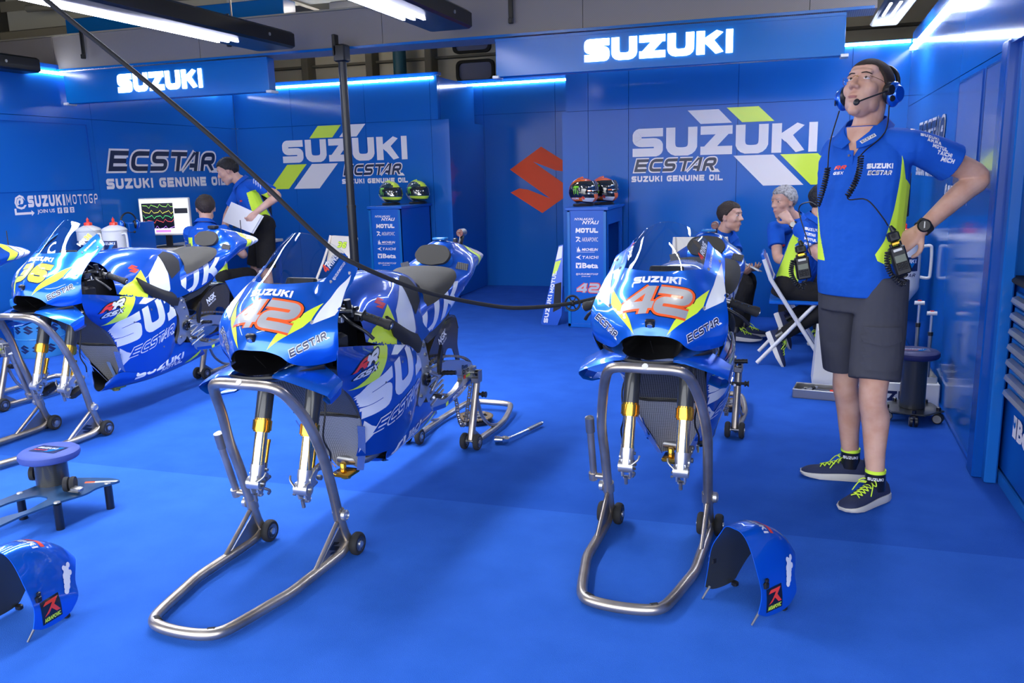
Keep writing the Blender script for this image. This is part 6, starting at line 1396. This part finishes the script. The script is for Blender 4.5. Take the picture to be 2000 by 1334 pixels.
for s2 in (-1, 1):
    T = lambda x, y, z: H + FH @ V((x, y, z)); rr = [T(s2 * .033 + .021 * cos(a), .101 - abs(s2 * .033 + .021 * cos(a)) * .16, .020 + .014 * sin(a)) for a in [k * 2 * pi / 20 for k in range(20)]]
    g.tube(rr, .0006, gls, 6, closed=True); g.add([T(s2 * .033, .101 - .005, .020)] + rr, [[0, k + 1, (k + 1) % 20 + 1] for k in range(20)], gls); g.tube([T(s2 * .054, .092, .026), T(s2 * .078, .05, .022), T(s2 * .084, -.01, .018)], .0009, gold, 6, 2)
g.tube([T(-.012, .100, .024), T(0, .104, .027), T(.012, .100, .024)], .0009, gold, 6, 2); g.build('eyeglasses', man)
# polo shirt
g = G(); M = torso_loft(g, P, N, F, [(-.10, .168, .118, .010), (-.02, .172, .122, .012), (.12, .170, .122, .014), (.35, .168, .126, .018), (.60, .178, .128, .014), (.78, .182, .116, .004), (.87, .160, .100, -.004), (.94, .108, .080, 0), (1.0, .074, .066, 0)])
for s_, e_, q in ((shL, elL, 1), (shR, elR, .97)): d = (e_ - s_); g.tube([N.lerp(s_, .35) - V((0, 0, .045)), s_ - V((0, 0, .012)), s_ + d * .35, s_ + d * .60], [.060 * q, .062 * q, .070 * q, .078 * q], skin, 22, 4); g.ball(s_ + V((0, 0, -.022)), .064 * q, skin, 18, 12)
up = (N - P).normalized(); Ln = (N - P).length; Mi = M.inverted()
def pk(c):
    q = Mi @ (c - P); t = q.z / Ln; x, y = q.x, q.y
    if (c - shL).dot((elL - shL).normalized()) > .050 and c.z > 1.27: return 0
    if (c - shR).dot((elR - shR).normalized()) > .055 and c.z > 1.25: return 0
    an = math.degrees(math.atan2(y, abs(x)))      # 0 = side, 90 = front
    if 0.13 < t < .82:
        hi = 50 - 60 * max(0, t - .15)
        if -60 < an < hi and x > .04: return 1
    return 0
sh, bv = voxel(g, .0042, 4, [shirt, fluo], pk, 'polo_shirt', man)
Fc = V((-.25, -.97, 0)).normalized()
LT = lambda t, x, y, W, Hh, **k: ltext(t, x, y, W, Hh, **k)
pr = [(LT('SUZUKI', .022, .445, .092, .020, wd=1.2, gap=.1, hw=.17), white, .0012), (LT('ECSTAR', .026, .420, .084, .018, wd=1.2, hw=.15, slant=.3), white, .0012), (LT('ECSTAR', .030, .423, .074, .012, wd=1.2, hw=.09, slant=.3), navy, .002),
      (LT('RR', -.105, .447, .045, .016, wd=1.2, slant=.4), red, .0012), (LT('GSX', -.108, .427, .040, .012, wd=1.2, slant=.4), white, .0012)]
chestprint(sh, bv, F, V((.270, 3.60, .93)), pr, look=V((-.22, -.97, .1)).normalized())
g = G(); ly = V((-.30, .95, 0)).normalized(); sx = V((.95, .30, 0)).normalized()
def side_pt(x, z, o=V((.30, 3.62, 0)) - ly * .4): return o + sx * (x - .30) + V((0, 0, z))
decal(g, bv, polytris([(.408, 1.425), (.402, 1.34), (.385, 1.22), (.355, 1.10), (.325, 1.045), (.335, 1.02), (.365, 1.005), (.56, 1.03), (.56, 1.27), (.48, 1.30), (.43, 1.335)]), side_pt, ly, fluo, .0012, .008, .9)
g.build('side_panel', sh)
g = G(); dv = -V((-.45, -.89, 0)).normalized(); decal(g, bv, [[(-.055, .055), (.055, .055), (.007, -.062), (-.007, -.062)]], lambda a, b: N + V((F.col[0].x * a, F.col[0].y * a, b - .055)) - dv * .3, dv, skin, .0015, .006, .6); g.build('open_neck', sh)
sl = V((.40, -.80, .45)).normalized(); g = G(); d = -sl; ax_ = (elL - shL).normalized(); ax_ = (ax_ - d * ax_.dot(d)).normalized(); v_ = ax_.cross(d).normalized(); v_ = v_ if v_.z > 0 else -v_; sl_u = V((.80, .40, -.35)).normalized(); sl_v = sl_u.cross(d); sl_v = sl_v if sl_v.z > 0 else -sl_v
for k, (t, W) in enumerate((('SUZUKI', .075), ('AKRA', .060), ('MOTUL', .065), ('TAICHI', .06), ('MICH', .05))):
    decal(g, bv, LT(t, -.03, 0, W, .014, wd=1.2, hw=.17), lambda a, b: shL + ax_ * (.030 + k * .026) + (ax_ * 0) - d * .3 + sl_u * (a + .01) + sl_v * (b - .0 - .013 * k), d, white, .0015, .008, .6)
g.build('sleeve_print', sh)
# collar
g = G(); T = lambda a, b, c: N + F @ V((a, b, c)); 
cl = [[(-.012,.098,-.062),(-.050,.074,-.026),(-.074,.010,.018),(-.060,-.050,.036),(0,-.068,.042),(.060,-.050,.036),(.074,.010,.018),(.050,.074,-.026),(.012,.098,-.062)], [(-.030,.128,-.088),(-.082,.100,-.070),(-.108,.014,-.022),(-.082,-.070,.004),(0,-.092,.008),(.082,-.070,.004),(.108,.014,-.022),(.082,.100,-.070),(.030,.128,-.088)]]
g.grid(surf([[T(*p) for p in r] for r in cl], 4, 4), shirt, .003); bvc = g.bvh(); cd_ = V((-.10, .98, -.15)).normalized(); ux = (T(-.096, .04, -.035) - T(-.040, .124, -.082)).normalized(); vv = ux.cross(cd_); vv = vv if vv.z > 0 else -vv
decal(g, bvc, [[(0, 0), (.062, 0), (.062, .014), (0, .014)]], lambda a, b: T(-.046, .115, -.072) + ux * a + vv * b - cd_ * .2, cd_, white, .0014, .006, .4); decal(g, bvc, LT('ECSTAR', .004, .002, .054, .010, hw=.1, wd=1.2), lambda a, b: T(-.046, .115, -.072) + ux * a + vv * b - cd_ * .2, cd_, navy, .0022, .006, .4)
g.build('collar', sh)
g = G(); g.box(T(0, .118, -.155), (.030, .006, .12), shirt, F, .002); g.lathe([(.005, 0), (.005, .002), (.0005, .002)], T(0, .125, -.115), F.col[1], navy, 12); g.build('placket', sh)
# cargo shorts
g = G(); torso_loft(g, P + V((0, 0, -.13)), P + V((0, 0, .10)), F, [(0, .160, .115, 0), (.5, .163, .115, 0), (1, .158, .112, 0)])
for h_, k_ in ((hL, kL), (hR, kR)): g.tube([h_ + V((0, 0, .06)), h_.lerp(k_, .4), k_ + V((0, 0, .045))], [.098, .103, .100] if h_ is hL else [.096, .100, .098], skin, 24, 4)
st_, bv = voxel(g, .006, 3, [shorts], None, 'cargo_shorts', man)
g = G(); c = V((.40, 3.52, .71)); d = V((-.62, .78, 0)).normalized(); s2 = d.cross(V((0, 0, 1))); 
s2 = -s2 if s2.x < 0 else s2
for q, l in (([[(-.06, -.12), (.06, -.12), (.06, .04), (-.06, .04)]], .006), ([[(-.066, -.005), (0, -.025), (.066, -.005), (.066, .05), (-.066, .05)]], .012)): decal(g, bv, [z for t in q for z in (polytris(t))], lambda a, b: c + s2 * a + V((0, 0, b)) - d * .3, d, shorts, l, .012, .6)
g.build('cargo_pocket', st_)
for nm, z0 in (('belt', .955),): g = G(); g.tube(ell((P.x, P.y, z0), F, .165, .118, 28), .012, rubber, 8, closed=True); g.build(nm, st_)
# socks and shoes
for a_, tl, lab in ((aL, F.col[1] * 1.0 + V((-.15, .10, 0)), 'dark blue running shoe with yellow laces, nearer foot'), (aR, V((-.96, .02, 0)), 'dark blue running shoe with yellow laces, farther foot')):
    g = G(); g.tube([a_ + V((0, 0, -.03)), a_ + V((0, 0, .045))], [.043, .0405], blackp, 20); so = g.build('sock', man); g = G(); g.tube([a_ + V((0, 0, .044)), a_ + V((0, 0, .058))], .0412, fluo, 20); g.build('sock_cuff', so)
    g = G(); bq = G(); bq.tube([a_ + V((0, 0, -.03)), a_ + V((0, 0, .045))], [.043, .0405], blackp, 20); lk = V((-.05, -.98, .1)); dd = -lk.normalized(); sx = dd.cross(V((0, 0, 1))).normalized(); decal(g, bq.bvh(), LT('SUZUKI', -.03, .014, .06, .013, wd=1.2), lambda a, b: a_ + sx * a + V((0, 0, b)) - dd * .3, dd, white, .001, .006, .5); g.build('sock_print', so)
    shoe_geo(man, V((a_.x, a_.y, 0)), tl, lab)
# watch
wd_ = (wrL - elL).normalized(); c = elL.lerp(wrL, .93); g = G(); g.tube([c - wd_ * .014, c + wd_ * .014], [.0345, .0335], rubber, 24); fc = V((-.1, -.95, .2)).normalized(); g.lathe([(.024, .026), (.026, .036), (.022, .040), (.020, .038), (.0005, .038)], c, fc, black, 24); g.box(c + fc * .039, (.004, .002, .03), alud); g.build('wristwatch', man)
# headset worn on the head: its own thing
e = empty('headset', (0, 0, 0), 0, 'blue and black radio headset with boom microphone on the standing man', 'headset')
T = lambda x, y, z: H + FH @ V((x, y, z)); g = G(); g.tube([T(.092 * cos(a), -.055 - .025 * sin(a), .018 + .112 * sin(a)) for a in [pi * k / 14 for k in range(15)]], .0085, black, 10); g.tube([T(.108 * cos(a), -.060 - .035 * sin(a), .02 + .128 * sin(a)) for a in [pi * k / 14 for k in range(5)]], .003, alud, 8)
g.tube([T(.10, -.07, .03), T(.125, -.11, .035), T(.13, -.125, .01), T(.105, -.09, -.01)], .0028, alud, 8, 4); g.build('headband', e)
for s2 in (-1, 1):
    g = G(); g.ball(T(s2 * .103, -.020, -.012), (.024, .040, .050), paint, 20, 14, FH); g.lathe([(.030, 0), (.034, .004), (.028, .012), (.0005, .013)], T(s2 * .118, -.018, -.012), FH @ V((s2, .1, 0)), paint, 24); g.lathe([(.012, 0), (.010, .004), (.0005, .004)], T(s2 * .118, .010, -.040), FH @ V((s2, .5, -.2)), black, 16); cup = g.build('ear_cup', e)
    g = G(); g.lathe([(.038, 0), (.042, .006), (.040, .018), (.028, .020)], T(s2 * .078, -.014, -.008), FH @ V((s2, 0, 0)), black, 26); g.build('ear_cushion', cup)
g = G(); g.lathe([(.018, -.01), (.020, 0), (.018, .012), (.0005, .012)], T(-.108, .026, -.012), FH @ V((-1, .2, 0)), black, 18); g.tube([T(-.112, .03, -.014), T(-.098, .060, -.035), T(-.062, .100, -.068), T(-.042, .112, -.082)], .003, black, 8, 4); g.ball(T(-.036, .116, -.085), (.013, .008, .013), black, 16, 10, FH); g.build('boom_microphone', e)
g = G(); g.tube([T(-.10, -.01, -.06), N + F @ V((-.108, .06, -.03)), N + F @ V((-.075, .150, -.10)), V((.262, 3.545, 1.425))], .0026, black, 8, 5)
g.tube(coil((.264, 3.535, 1.425), (.222, 3.52, 1.275), .0095, 17, (.012, -.01, 0)), .0032, black, 6); g.tube([(.222, 3.52, 1.275), (.232, 3.52, 1.262), (.290, 3.49, 1.262), (.345, 3.475, 1.20), (.368, 3.475, 1.165)], .0026, black, 8, 5)
g.tube([T(.10, .0, -.07), N + F @ V((.105, .08, -.06)), V((.150, 3.60, 1.385))], .0026, black, 8, 5); g.tube(coil((.150, 3.60, 1.385), (.118, 3.62, 1.235), .0095, 16, (.004, -.005, 0)), .0032, black, 6); g.tube([(.118, 3.62, 1.235), (.09, 3.66, 1.25), (.05, 3.72, 1.22), (.085, 3.70, 1.10), (.105, 3.70, 1.03)], .0026, black, 8, 5)
g.build('cable', e)
def radio(lab, top, bot, coil_on=True):
    top, bot = V(top), V(bot); ax_ = (top - bot).normalized(); n_ = V((.1, -1, .15)).normalized(); n_ = (n_ - ax_ * n_.dot(ax_)).normalized(); Mr = Matrix((ax_.cross(n_) * -1, n_ * -1, ax_)).transposed(); L_ = (top - bot).length; c = (top + bot) / 2
    e = empty('two_way_radio', tuple(bot), 0, lab, 'radio', 'two way radios on the headset man'); Q = lambda a, b, c_: V((0, 0, 0)) + Mr @ V((a, b, c_))
    g = G(); g.box(Q(0, 0, L_ * .30), (.058, .034, L_ * .60), black, Mr, .006); g.box(Q(0, -.019, L_ * .34), (.040, .004, L_ * .14), MATS.get('radio_display') or mat('radio_display', (.16, .18, .13), .3), Mr); g.box(Q(0, -.018, L_ * .52), (.032, .003, .010), whitep, Mr, .001); g.box(Q(0, -.018, L_ * .18), (.04, .003, .03), rubber, Mr)
    for i in range(3):
        for j in range(3): g.box(Q(-.013 + i * .013, -.0205, L_ * .13 + j * .010), (.008, .003, .006), black, Mr, .001)
    g.build('radio_body', e); g = G(); g.tube([Q(-.018, 0, L_ * .6), Q(-.018, 0, L_ * .68)], .007, black, 12); g.tube([Q(.015, 0, L_ * .6), Q(.015, 0, L_ * .66)], .006, black, 12); g.build('knobs', e)
    g = G(); g.box(Q(-.002, -.004, L_ * .80), (.042, .034, L_ * .20), black, Mr, .006); g.lathe([(.008, 0), (.008, .004), (.0005, .004)], Q(0, -.022, L_ * .82), Mr @ V((0, -1, 0)), rubber, 12); g.tube([Q(-.01, 0, L_ * .9), Q(-.004, 0, L_ * 1.02)], [.012, .006], black, 12); g.box(Q(.0, -.006, L_ * .66), (.03, .024, .012), gold, Mr, .002); g.build('talk_button_unit', e)
    if coil_on: g = G(); g.tube(coil(Q(.034, -.01, L_ * .55), Q(.022, -.012, -.035), .0085, 15, Mr @ V((.022, 0, 0))), .0032, black, 6); g.tube(coil(Q(.022, -.012, -.035), Q(.0, -.012, .0), .0085, 3, Mr @ V((0, 0, -.012))), .0032, black, 6); g.build('coiled_cord', e)
    return e
radio('black two way radio clipped to the hip of the headset man', (.380, 3.535, 1.155), (.442, 3.53, .975)); radio('black two way radio on the far hip of the headset man, left of his shirt', (.055, 3.78, 1.08), (.085, 3.78, .92))
# ---- the others
def figure(lab, J, Fc, Fh, hm, pants, k=1.0, sleeve=.62, short=False, hairth=.012, look=(0, 1, 0), side_y=True, hands=None, face=True, grp=None, vx=.0065, hfront=.075, shoes=None, td=1.0, sole_up=None, neonback=False):
    e = empty('person', (0, 0, 0), 0, lab, 'person', grp); J = {a: V(b) for a, b in J.items()}; F = frame(Fc); FH = frame(*Fh) if isinstance(Fh[0], (tuple, V)) else frame(Fh)
    H, N, P = J['H'], J['N'], J['P']; g = G(); head_geo(g, H, FH, k); nk = (H - FH.col[2] * .07 - FH.col[1] * .02)
    g.tube([H - FH.col[2] * .04 - FH.col[1] * .03, nk.lerp(N, .4), N, N.lerp(P, .12)], [.052, .054, .060, .075], skin, 18, 3)
    torso_loft(g, P, N, F, [(0, .14, .10, 0), (.5, .14, .10, 0), (.85, .14, .09, 0), (1, .055, .055, 0)])
    for s2 in 'LR':
        s_, e_, w_ = J['sh' + s2], J['el' + s2], J['wr' + s2]; limb(g, [s_, s_.lerp(e_, .5), e_, e_.lerp(w_, .3), w_], [.048, .044, .038, .040, .026], 16)
        if hands and s2 in hands: d, n, sd, cu = hands[s2]; hand_geo(g, w_, d, n, sd, cu)
        if 'hip' + s2 in J: hp_ = J['hip' + s2]
        else: hp_ = P + F.col[0] * (.085 if s2 == 'R' else -.085) * 1.0 - V((0, 0, .03))
        J['hip' + s2] = hp_; kn, an = J['kn' + s2], J['an' + s2]; limb(g, [hp_, hp_.lerp(kn, .5), kn, kn.lerp(an, .3), kn.lerp(an, .7), an], [.085, .075, .054, .055, .042, .036], 18)
    voxel(g, vx, 2, [skin], None, 'body', e)
    if face: face_parts(e, H, FH, hm, look, k)
    hair(e, H, FH, hm, hairth, k, hfront, .0, -.055, .006)
    g = G(); M = torso_loft(g, P, N, F, [(-.10, .160, .115 * td, 0), (.1, .162, .120 * td, .005), (.35, .158, .122 * td, .010), (.60, .165, .120 * td, .006), (.78, .168, .108, 0), (.88, .150, .092, 0), (.95, .105, .075, 0), (1.03, .066, .062, 0)])
    for s2 in 'LR': s_, e_ = J['sh' + s2], J['el' + s2]; d = e_ - s_; g.tube([s_ - d * .2, s_, s_ + d * .3, s_ + d * sleeve], [.058, .066, .066, .066], skin, 18, 3); g.ball(s_, .068, skin, 16, 10); g.tube([N.lerp(P, .10), s_], [.06, .062], skin, 14)
    Mi = M.inverted(); Ln = (N - P).length
    def pk(c):
        q = Mi @ (c - P); t = q.z / Ln
        for s2 in 'LR':
            if (c - J['sh' + s2]).dot((J['el' + s2] - J['sh' + s2]).normalized()) > .05 and (c - J['sh' + s2].lerp(J['el' + s2], .4)).length < .2 and t > .6: return 0
        an_ = math.degrees(math.atan2(q.y, abs(q.x))); return 1 if side_y and .06 < t < .74 and -45 < an_ < 18 - 30 * t + 10 and abs(q.x) > .05 else 0
    so, bv = voxel(g, .005, 3, [shirt, fluo], pk, 'polo_shirt', e)
    g = G(); T = lambda a, b, c: N + M @ V((a, b, c)); cl = [[(.012,.092,-.03),(.050,.074,.004),(.072,.0,.034),(.052,-.05,.046),(0,-.066,.050),(-.052,-.05,.046),(-.072,.0,.034),(-.050,.074,.004),(-.012,.092,-.03)], [(.026,.122,-.062),(.078,.098,-.036),(.104,.0,.000),(.078,-.070,.014),(0,-.090,.018),(-.078,-.070,.014),(-.104,.0,.000),(-.078,.098,-.036),(-.026,.122,-.062)]]
    g.grid(surf([[T(*p) for p in r] for r in cl], 3, 3), shirt, .003, flip=True); g.build('collar', so)
    g = G(); torso_loft(g, P - M.col[2] * .10, P + M.col[2] * .09, F, [(0, .150, .110, 0), (1, .152, .110, 0)])
    for s2 in 'LR':
        hp_, kn, an = J['hip' + s2], J['kn' + s2], J['an' + s2]
        g.ball(hp_ + V((0, 0, .02)), .105, skin, 16, 10)
        if short: g.tube([hp_ + (hp_ - kn).normalized() * .03, hp_.lerp(kn, .5), hp_.lerp(kn, .92)], [.095, .095, .092], skin, 20, 3)
        else: g.tube([hp_, hp_.lerp(kn, .5), kn, kn.lerp(an, .35), kn.lerp(an, .93)], [.092, .084, .068, .062, .046], skin, 18, 4); g.ball(kn, .068, skin, 14, 10)
    voxel(g, vx + .001, 3, [pants], None, 'shorts' if short else 'trousers', e)
    for s2 in 'LR':
        an = J['an' + s2]; td_ = J.get('toe' + s2); td_ = (td_ - an) if td_ else F.col[1].copy()
        if sole_up and s2 in sole_up: u = V(sole_up[s2]); shoe_geo(e, an - u.normalized() * .085, td_, None, up=u)
        else: td_.z = 0; shoe_geo(e, V((an.x, an.y, max(0, an.z - .085))), td_, None)
        g = G(); g.tube([an.lerp(J['kn' + s2], -.05), an.lerp(J['kn' + s2], .10)], .040, blackp, 14); g.build('sock', e)
    return e, so, bv, F, J
# seated man looking right, phone in his hands
P1 = dict(H=(-0.440, 7.300, 0.982), N=(-.500, 7.34, .865), shR=(-.655, 7.19, .795), shL=(-.46, 7.50, .80), P=(-.60, 7.42, .50), elR=(-.57, 7.02, .60), elL=(-.36, 7.30, .62), wrR=(-.37, 7.0, .555), wrL=(-.30, 7.12, .565), knR=(-.30, 6.95, .48), knL=(-.28, 7.16, .48), anR=(-.35, 6.92, .10), anL=(-.30, 7.12, .10), toeR=(-.15, 6.88, .05), toeL=(-.1, 7.08, .05))
e1, so, bv, F1, _ = figure('seated person with short dark hair behind the right bike, looking right, phone in hands', P1, (.55, -.80, 0), ((.90, -.42, -.05),), hairb, trous, grp=None, hands={'R': ((.75, -.25, .1), (.1, .5, .8), 1, .45), 'L': ((.6, -.55, .1), (-.1, .3, .9), -1, .45)}, hairth=.012)
chestprint(so, bv, F1, V((-.42, 7.1, .62)), [(LT('SUZUKI', -.04, .10, .09, .018, wd=1.2), white, .0015), (LT('ECSTAR', -.03, .075, .07, .012, wd=1.2), white, .0015)], look=V((.5, -.86, 0)))
e = empty('phone', (-.235, 6.98, .60), 0, 'white phone held by the seated dark haired man', 'phone'); g = G(); g.box((0, 0, 0), (.14, .07, .010), whitep, Matrix.Rotation(rad(25), 3, 'Y') @ Matrix.Rotation(rad(-25), 3, 'Z'), .003); g.build('case', e); g = G(); g.box((-.005, 0, .0065), (.12, .058, .002), screenm, Matrix.Rotation(rad(25), 3, 'Y') @ Matrix.Rotation(rad(-25), 3, 'Z')); g.build('display', e)
g = G(); g.box((-.62, 7.46, .20), (.36, .36, .40), black, None, .02); g.build('low_case', label='black case used as a seat by the dark haired man behind the right bike', cat='case')
# grey haired man, hand at his chin
P2 = dict(H=(-0.024, 7.150, 1.103), N=(.06, 7.22, .972), shR=(-.075, 7.06, .895), shL=(.215, 7.33, .925), P=(.16, 7.34, .50), elR=(-.05, 6.93, .69), wrR=(.08, 6.85, .62), elL=(.19, 6.97, .80), wrL=(.035, 6.96, .965), knR=(.03, 6.92, .47), knL=(.27, 6.95, .47), anR=(.02, 6.90, .10), anL=(.28, 6.93, .10))
e2, so, bv, F2, _ = figure('seated person with grey hair, fist at chin, dark watch on wrist', P2, (-.25, -.95, 0), ((-.72, -.66, -.12),), hairg, trous, hands={'L': ((-.55, .10, .62), (-.5, .8, .2), 1, 1.05), 'R': ((.8, -.2, .1), (0, .5, .8), 1, .5)}, look=(-.4, 1, -.1), hairth=.016)
g = G(); c = V(P2['elL']).lerp(V(P2['wrL']), .86); d = (V(P2['wrL']) - V(P2['elL'])).normalized(); g.tube([c - d * .013, c + d * .013], .0315, black, 18); g.lathe([(.021, .024), (.021, .034), (.0005, .035)], c, (-.1, -1, .1), alud, 20); g.build('wristwatch', e2)
chestprint(so, bv, F2, V((.06, 6.95, .66)), [(LT('RR', -.08, .11, .05, .02, wd=1.2), red, .0015), (LT('SUZUKI', .02, .12, .07, .016, wd=1.2), white, .0015)], look=V((-.2, -.97, 0)))
g = G(); g.box((.20, 7.42, .21), (.36, .36, .42), cabb, None, .02); g.build('low_case', label='blue case used as a seat by the grey haired man', cat='case')
# man seen from behind, legs folded under the chair
P3 = dict(H=(.255, 6.32, 1.135), N=(.205, 6.29, 1.015), shR=(.115, 6.15, .955), shL=(.235, 6.44, .95), P=(.055, 6.30, .57), elR=(.215, 6.06, .80), elL=(.34, 6.46, .75), wrR=(.37, 6.10, .70), wrL=(.45, 6.35, .68), knR=(.375, 6.17, .47), knL=(.40, 6.38, .49), anR=(.045, 6.18, .20), anL=(.065, 6.31, .31), toeR=(-.05, 6.16, .03), toeL=(-.02, 6.30, .10))
P3['anR'] = (-.01, 6.18, .205); P3['anL'] = (.04, 6.31, .315); P3['toeR'] = (.06, 6.12, .06); P3['toeL'] = (.10, 6.25, .17)
e3, so, bv, F3, J3 = figure('seated person in black trousers, yellow laced shoes tucked back, beside the headset man', P3, (.93, -.25, 0), ((.85, .45, -.15),), hairk, trous, hands={'R': ((1, 0, 0), (0, 0, -1), 1, .4)}, sleeve=.7, td=1.05, sole_up={'R': (.75, .05, .55), 'L': (.80, .05, .50)})
g = G(); d = V((0, 1, 0))
for i, (t, W) in enumerate((('SUZUKI', .09), ('ECSTAR', .07), ('MOTUL', .08), ('AKRA', .06))): decal(g, bv, LT(t, 0, 0, W, .018, wd=1.2, hw=.17), lambda a, b: V((.125 + a, 5.7, .965 - i * .032 + b - a * .25)), d, white, .0015, .01, .8)
g.build('sleeve_print', so)
e = empty('folding_chair', (0, 0, 0), 0, 'blue and white folding chair under the man with black trousers', 'chair', 'folding chairs')
for yy in (6.10, 6.50):
    g = G(); g.tube([(-.135, yy, .76), (-.085, yy, .62), (.30, yy, .015)], .014, whitep, 10); g.build('front_leg', e); g = G(); g.tube([(.22, yy + .02, .45), (-.16, yy + .02, .015)], .014, whitep, 10); g.build('rear_leg', e)
g = G(); g.box((.11, 6.30, .455), (.40, .40, .025), cabb, None, .006); g.build('seat', e); g = G(); g.box((-.115, 6.30, .70), (.020, .42, .20), cabb, Matrix.Rotation(rad(-20), 3, 'Y'), .004); g.build('backrest', e)
# seated man at the desk, from behind
P4 = dict(H=(-5.10, 6.60, 1.135), N=(-5.095, 6.57, 1.005), shR=(-4.885, 6.56, .915), shL=(-5.295, 6.60, .905), P=(-5.06, 6.52, .52), elL=(-5.40, 6.76, .72), wrL=(-5.50, 7.0, .775), elR=(-4.87, 6.78, .70), wrR=(-5.10, 7.02, .775), knL=(-5.20, 6.95, .48), knR=(-4.95, 6.98, .48), anL=(-5.22, 7.0, .09), anR=(-4.96, 7.03, .09))
e4, so, bv, F4, _ = figure('seated person with brown hair at the desk, back turned, red emblem on shirt', P4, (-.25, .95, 0), ((-.65, .75, -.25),), hairb, trous, hands={'L': ((-.4, .8, 0), (0, 0, -1), 1, .4), 'R': ((-.8, .4, 0), (0, 0, -1), 1, .4)}, side_y=True, hfront=.07)
chestprint(so, bv, F4, V((-5.07, 6.3, .84)), [(emblem(-.045, .0, .09, .09), red, .0015), (LT('SUZUKI', -.03, .12, .06, .010, wd=1.2), white, .0015)], look=V((.1, -.99, 0)))
g = G(); d = V((.45, .88, 0)).normalized(); sx = d.cross(V((0, 0, 1))).normalized()
for i in range(4): decal(g, bv, LT(('SUZUKI', 'AKRA', 'MOTUL', 'TAICHI')[i], -.03, 0, .055, .014, wd=1.2, hw=.17), lambda a, b: V((-5.33, 6.60, .865 - i * .032)) + sx * a + V((0, 0, b)) - d * .3, d, white, .0015, .01, .5)
g.build('sleeve_print', so)
e = empty('desk_stool', (-5.06, 6.50, 0), 0, 'dark stool under the man at the desk', 'stool'); g = G(); g.lathe([(.0005, .37), (.17, .38), (.18, .41), (.16, .43), (.0005, .435)], (0, 0, 0), (0, 0, 1), seatn, 28); g.build('seat', e); g = G(); g.tube([(0, 0, .02), (0, 0, .38)], .03, black, 14); g.lathe([(.0005, 0), (.18, 0), (.18, .02), (.03, .04), (.0005, .04)], (0, 0, 0), (0, 0, 1), black, 28); g.build('pedestal', e)
g = G(); g.grid(surf([[(-4.80, 6.38, .50), (-4.72, 6.40, .30), (-4.70, 6.44, .012)], [(-4.70, 6.52, .52), (-4.60, 6.54, .30), (-4.58, 6.56, .012)], [(-4.66, 6.70, .50), (-4.58, 6.70, .30), (-4.55, 6.72, .012)]], 4, 4), shirt, .02); g.grid(surf([[(-4.742, 6.44, .50), (-4.662, 6.46, .30), (-4.642, 6.49, .10)], [(-4.712, 6.49, .515), (-4.622, 6.51, .30), (-4.602, 6.53, .08)]], 3, 4), fluo, .012); g.build('hanging_jacket', label='blue and yellow jacket hanging beside the man at the desk', cat='jacket')
# leaning man with papers
P5 = dict(H=(-5.235, 7.17, 1.475), N=(-5.145, 7.24, 1.375), shL=(-5.26, 7.36, 1.27), shR=(-4.87, 7.13, 1.335), P=(-4.955, 7.25, .98), elR=(-4.575, 6.98, 1.235), wrR=(-4.745, 6.86, 1.085), elL=(-5.42, 7.36, 1.06), wrL=(-5.43, 7.26, .86), hipR=(-4.86, 7.16, .93), hipL=(-5.03, 7.34, .93), knR=(-4.86, 7.12, .50), knL=(-5.12, 7.32, .50), anR=(-4.87, 7.16, .10), anL=(-5.14, 7.36, .10), toeR=(-5.0, 7.06, 0), toeL=(-5.28, 7.26, 0))
e5, so, bv, F5, _ = figure('standing person in black shorts leaning over the desk with white papers in hand', P5, (-.75, -.62, 0), ((-.80, -.42, -.42),), hairk, MATS['trousers_black'], short=True, hands={'R': ((-.50, -.25, -.6), (-.55, .6, 0), 1, .5), 'L': ((-.3, -.3, -.7), (-.6, .4, .3), 1, .3)}, look=(0, 1, -.2), hairth=.014, sleeve=.66)
g = G(); d = V((-.30, .95, -.1)).normalized(); sx = V((.75, .15, -.62)).normalized(); vv = d.cross(sx) * -1
for i in range(4): decal(g, bv, LT(('SUZUKI', 'AKRA', 'MOTUL', 'TAICHI')[i], 0, 0, .05, .014, wd=1.2, hw=.17), lambda a, b: V((-4.90, 7.06, 1.40)) + V((.035, -.01, -.017)) * i + V((.30, 0, -.95)) * a * 1.0 + V((.9, 0, .3)) * b - d * .3, d, white, .0015, .01, .6)
g.build('sleeve_print', so)
chestprint(so, bv, F5, V((-5.0, 6.95, 1.20)), [(LT('SUZUKI', -.0, .03, .09, .018, wd=1.2), white, .0015), (LT('RR', -.13, -.02, .04, .018, wd=1.2), red, .0015)], look=V((-.3, -.95, 0)))
for k, lab in enumerate(('white sheet of paper held by the leaning man, front one', 'white sheet of paper held by the leaning man, just behind the front one')):
    g = G(); q = [(-5.02, 6.88, 1.19), (-4.68, 6.86, 1.06), (-4.77, 6.80, .90), (-5.10, 6.83, 1.01)]; g.add([V(p) + V((.012 * k, .012 * k, -.008 * k)) for p in q] + [V(p) + V((.012 * k, .012 * k + .0015, -.008 * k)) for p in q], [[0, 1, 2, 3], [7, 6, 5, 4], [0, 4, 5, 1], [1, 5, 6, 2], [2, 6, 7, 3], [3, 7, 4, 0]], paper); g.build('sheet_of_paper', label=lab, cat='paper', group='papers in the hand of the leaning man')
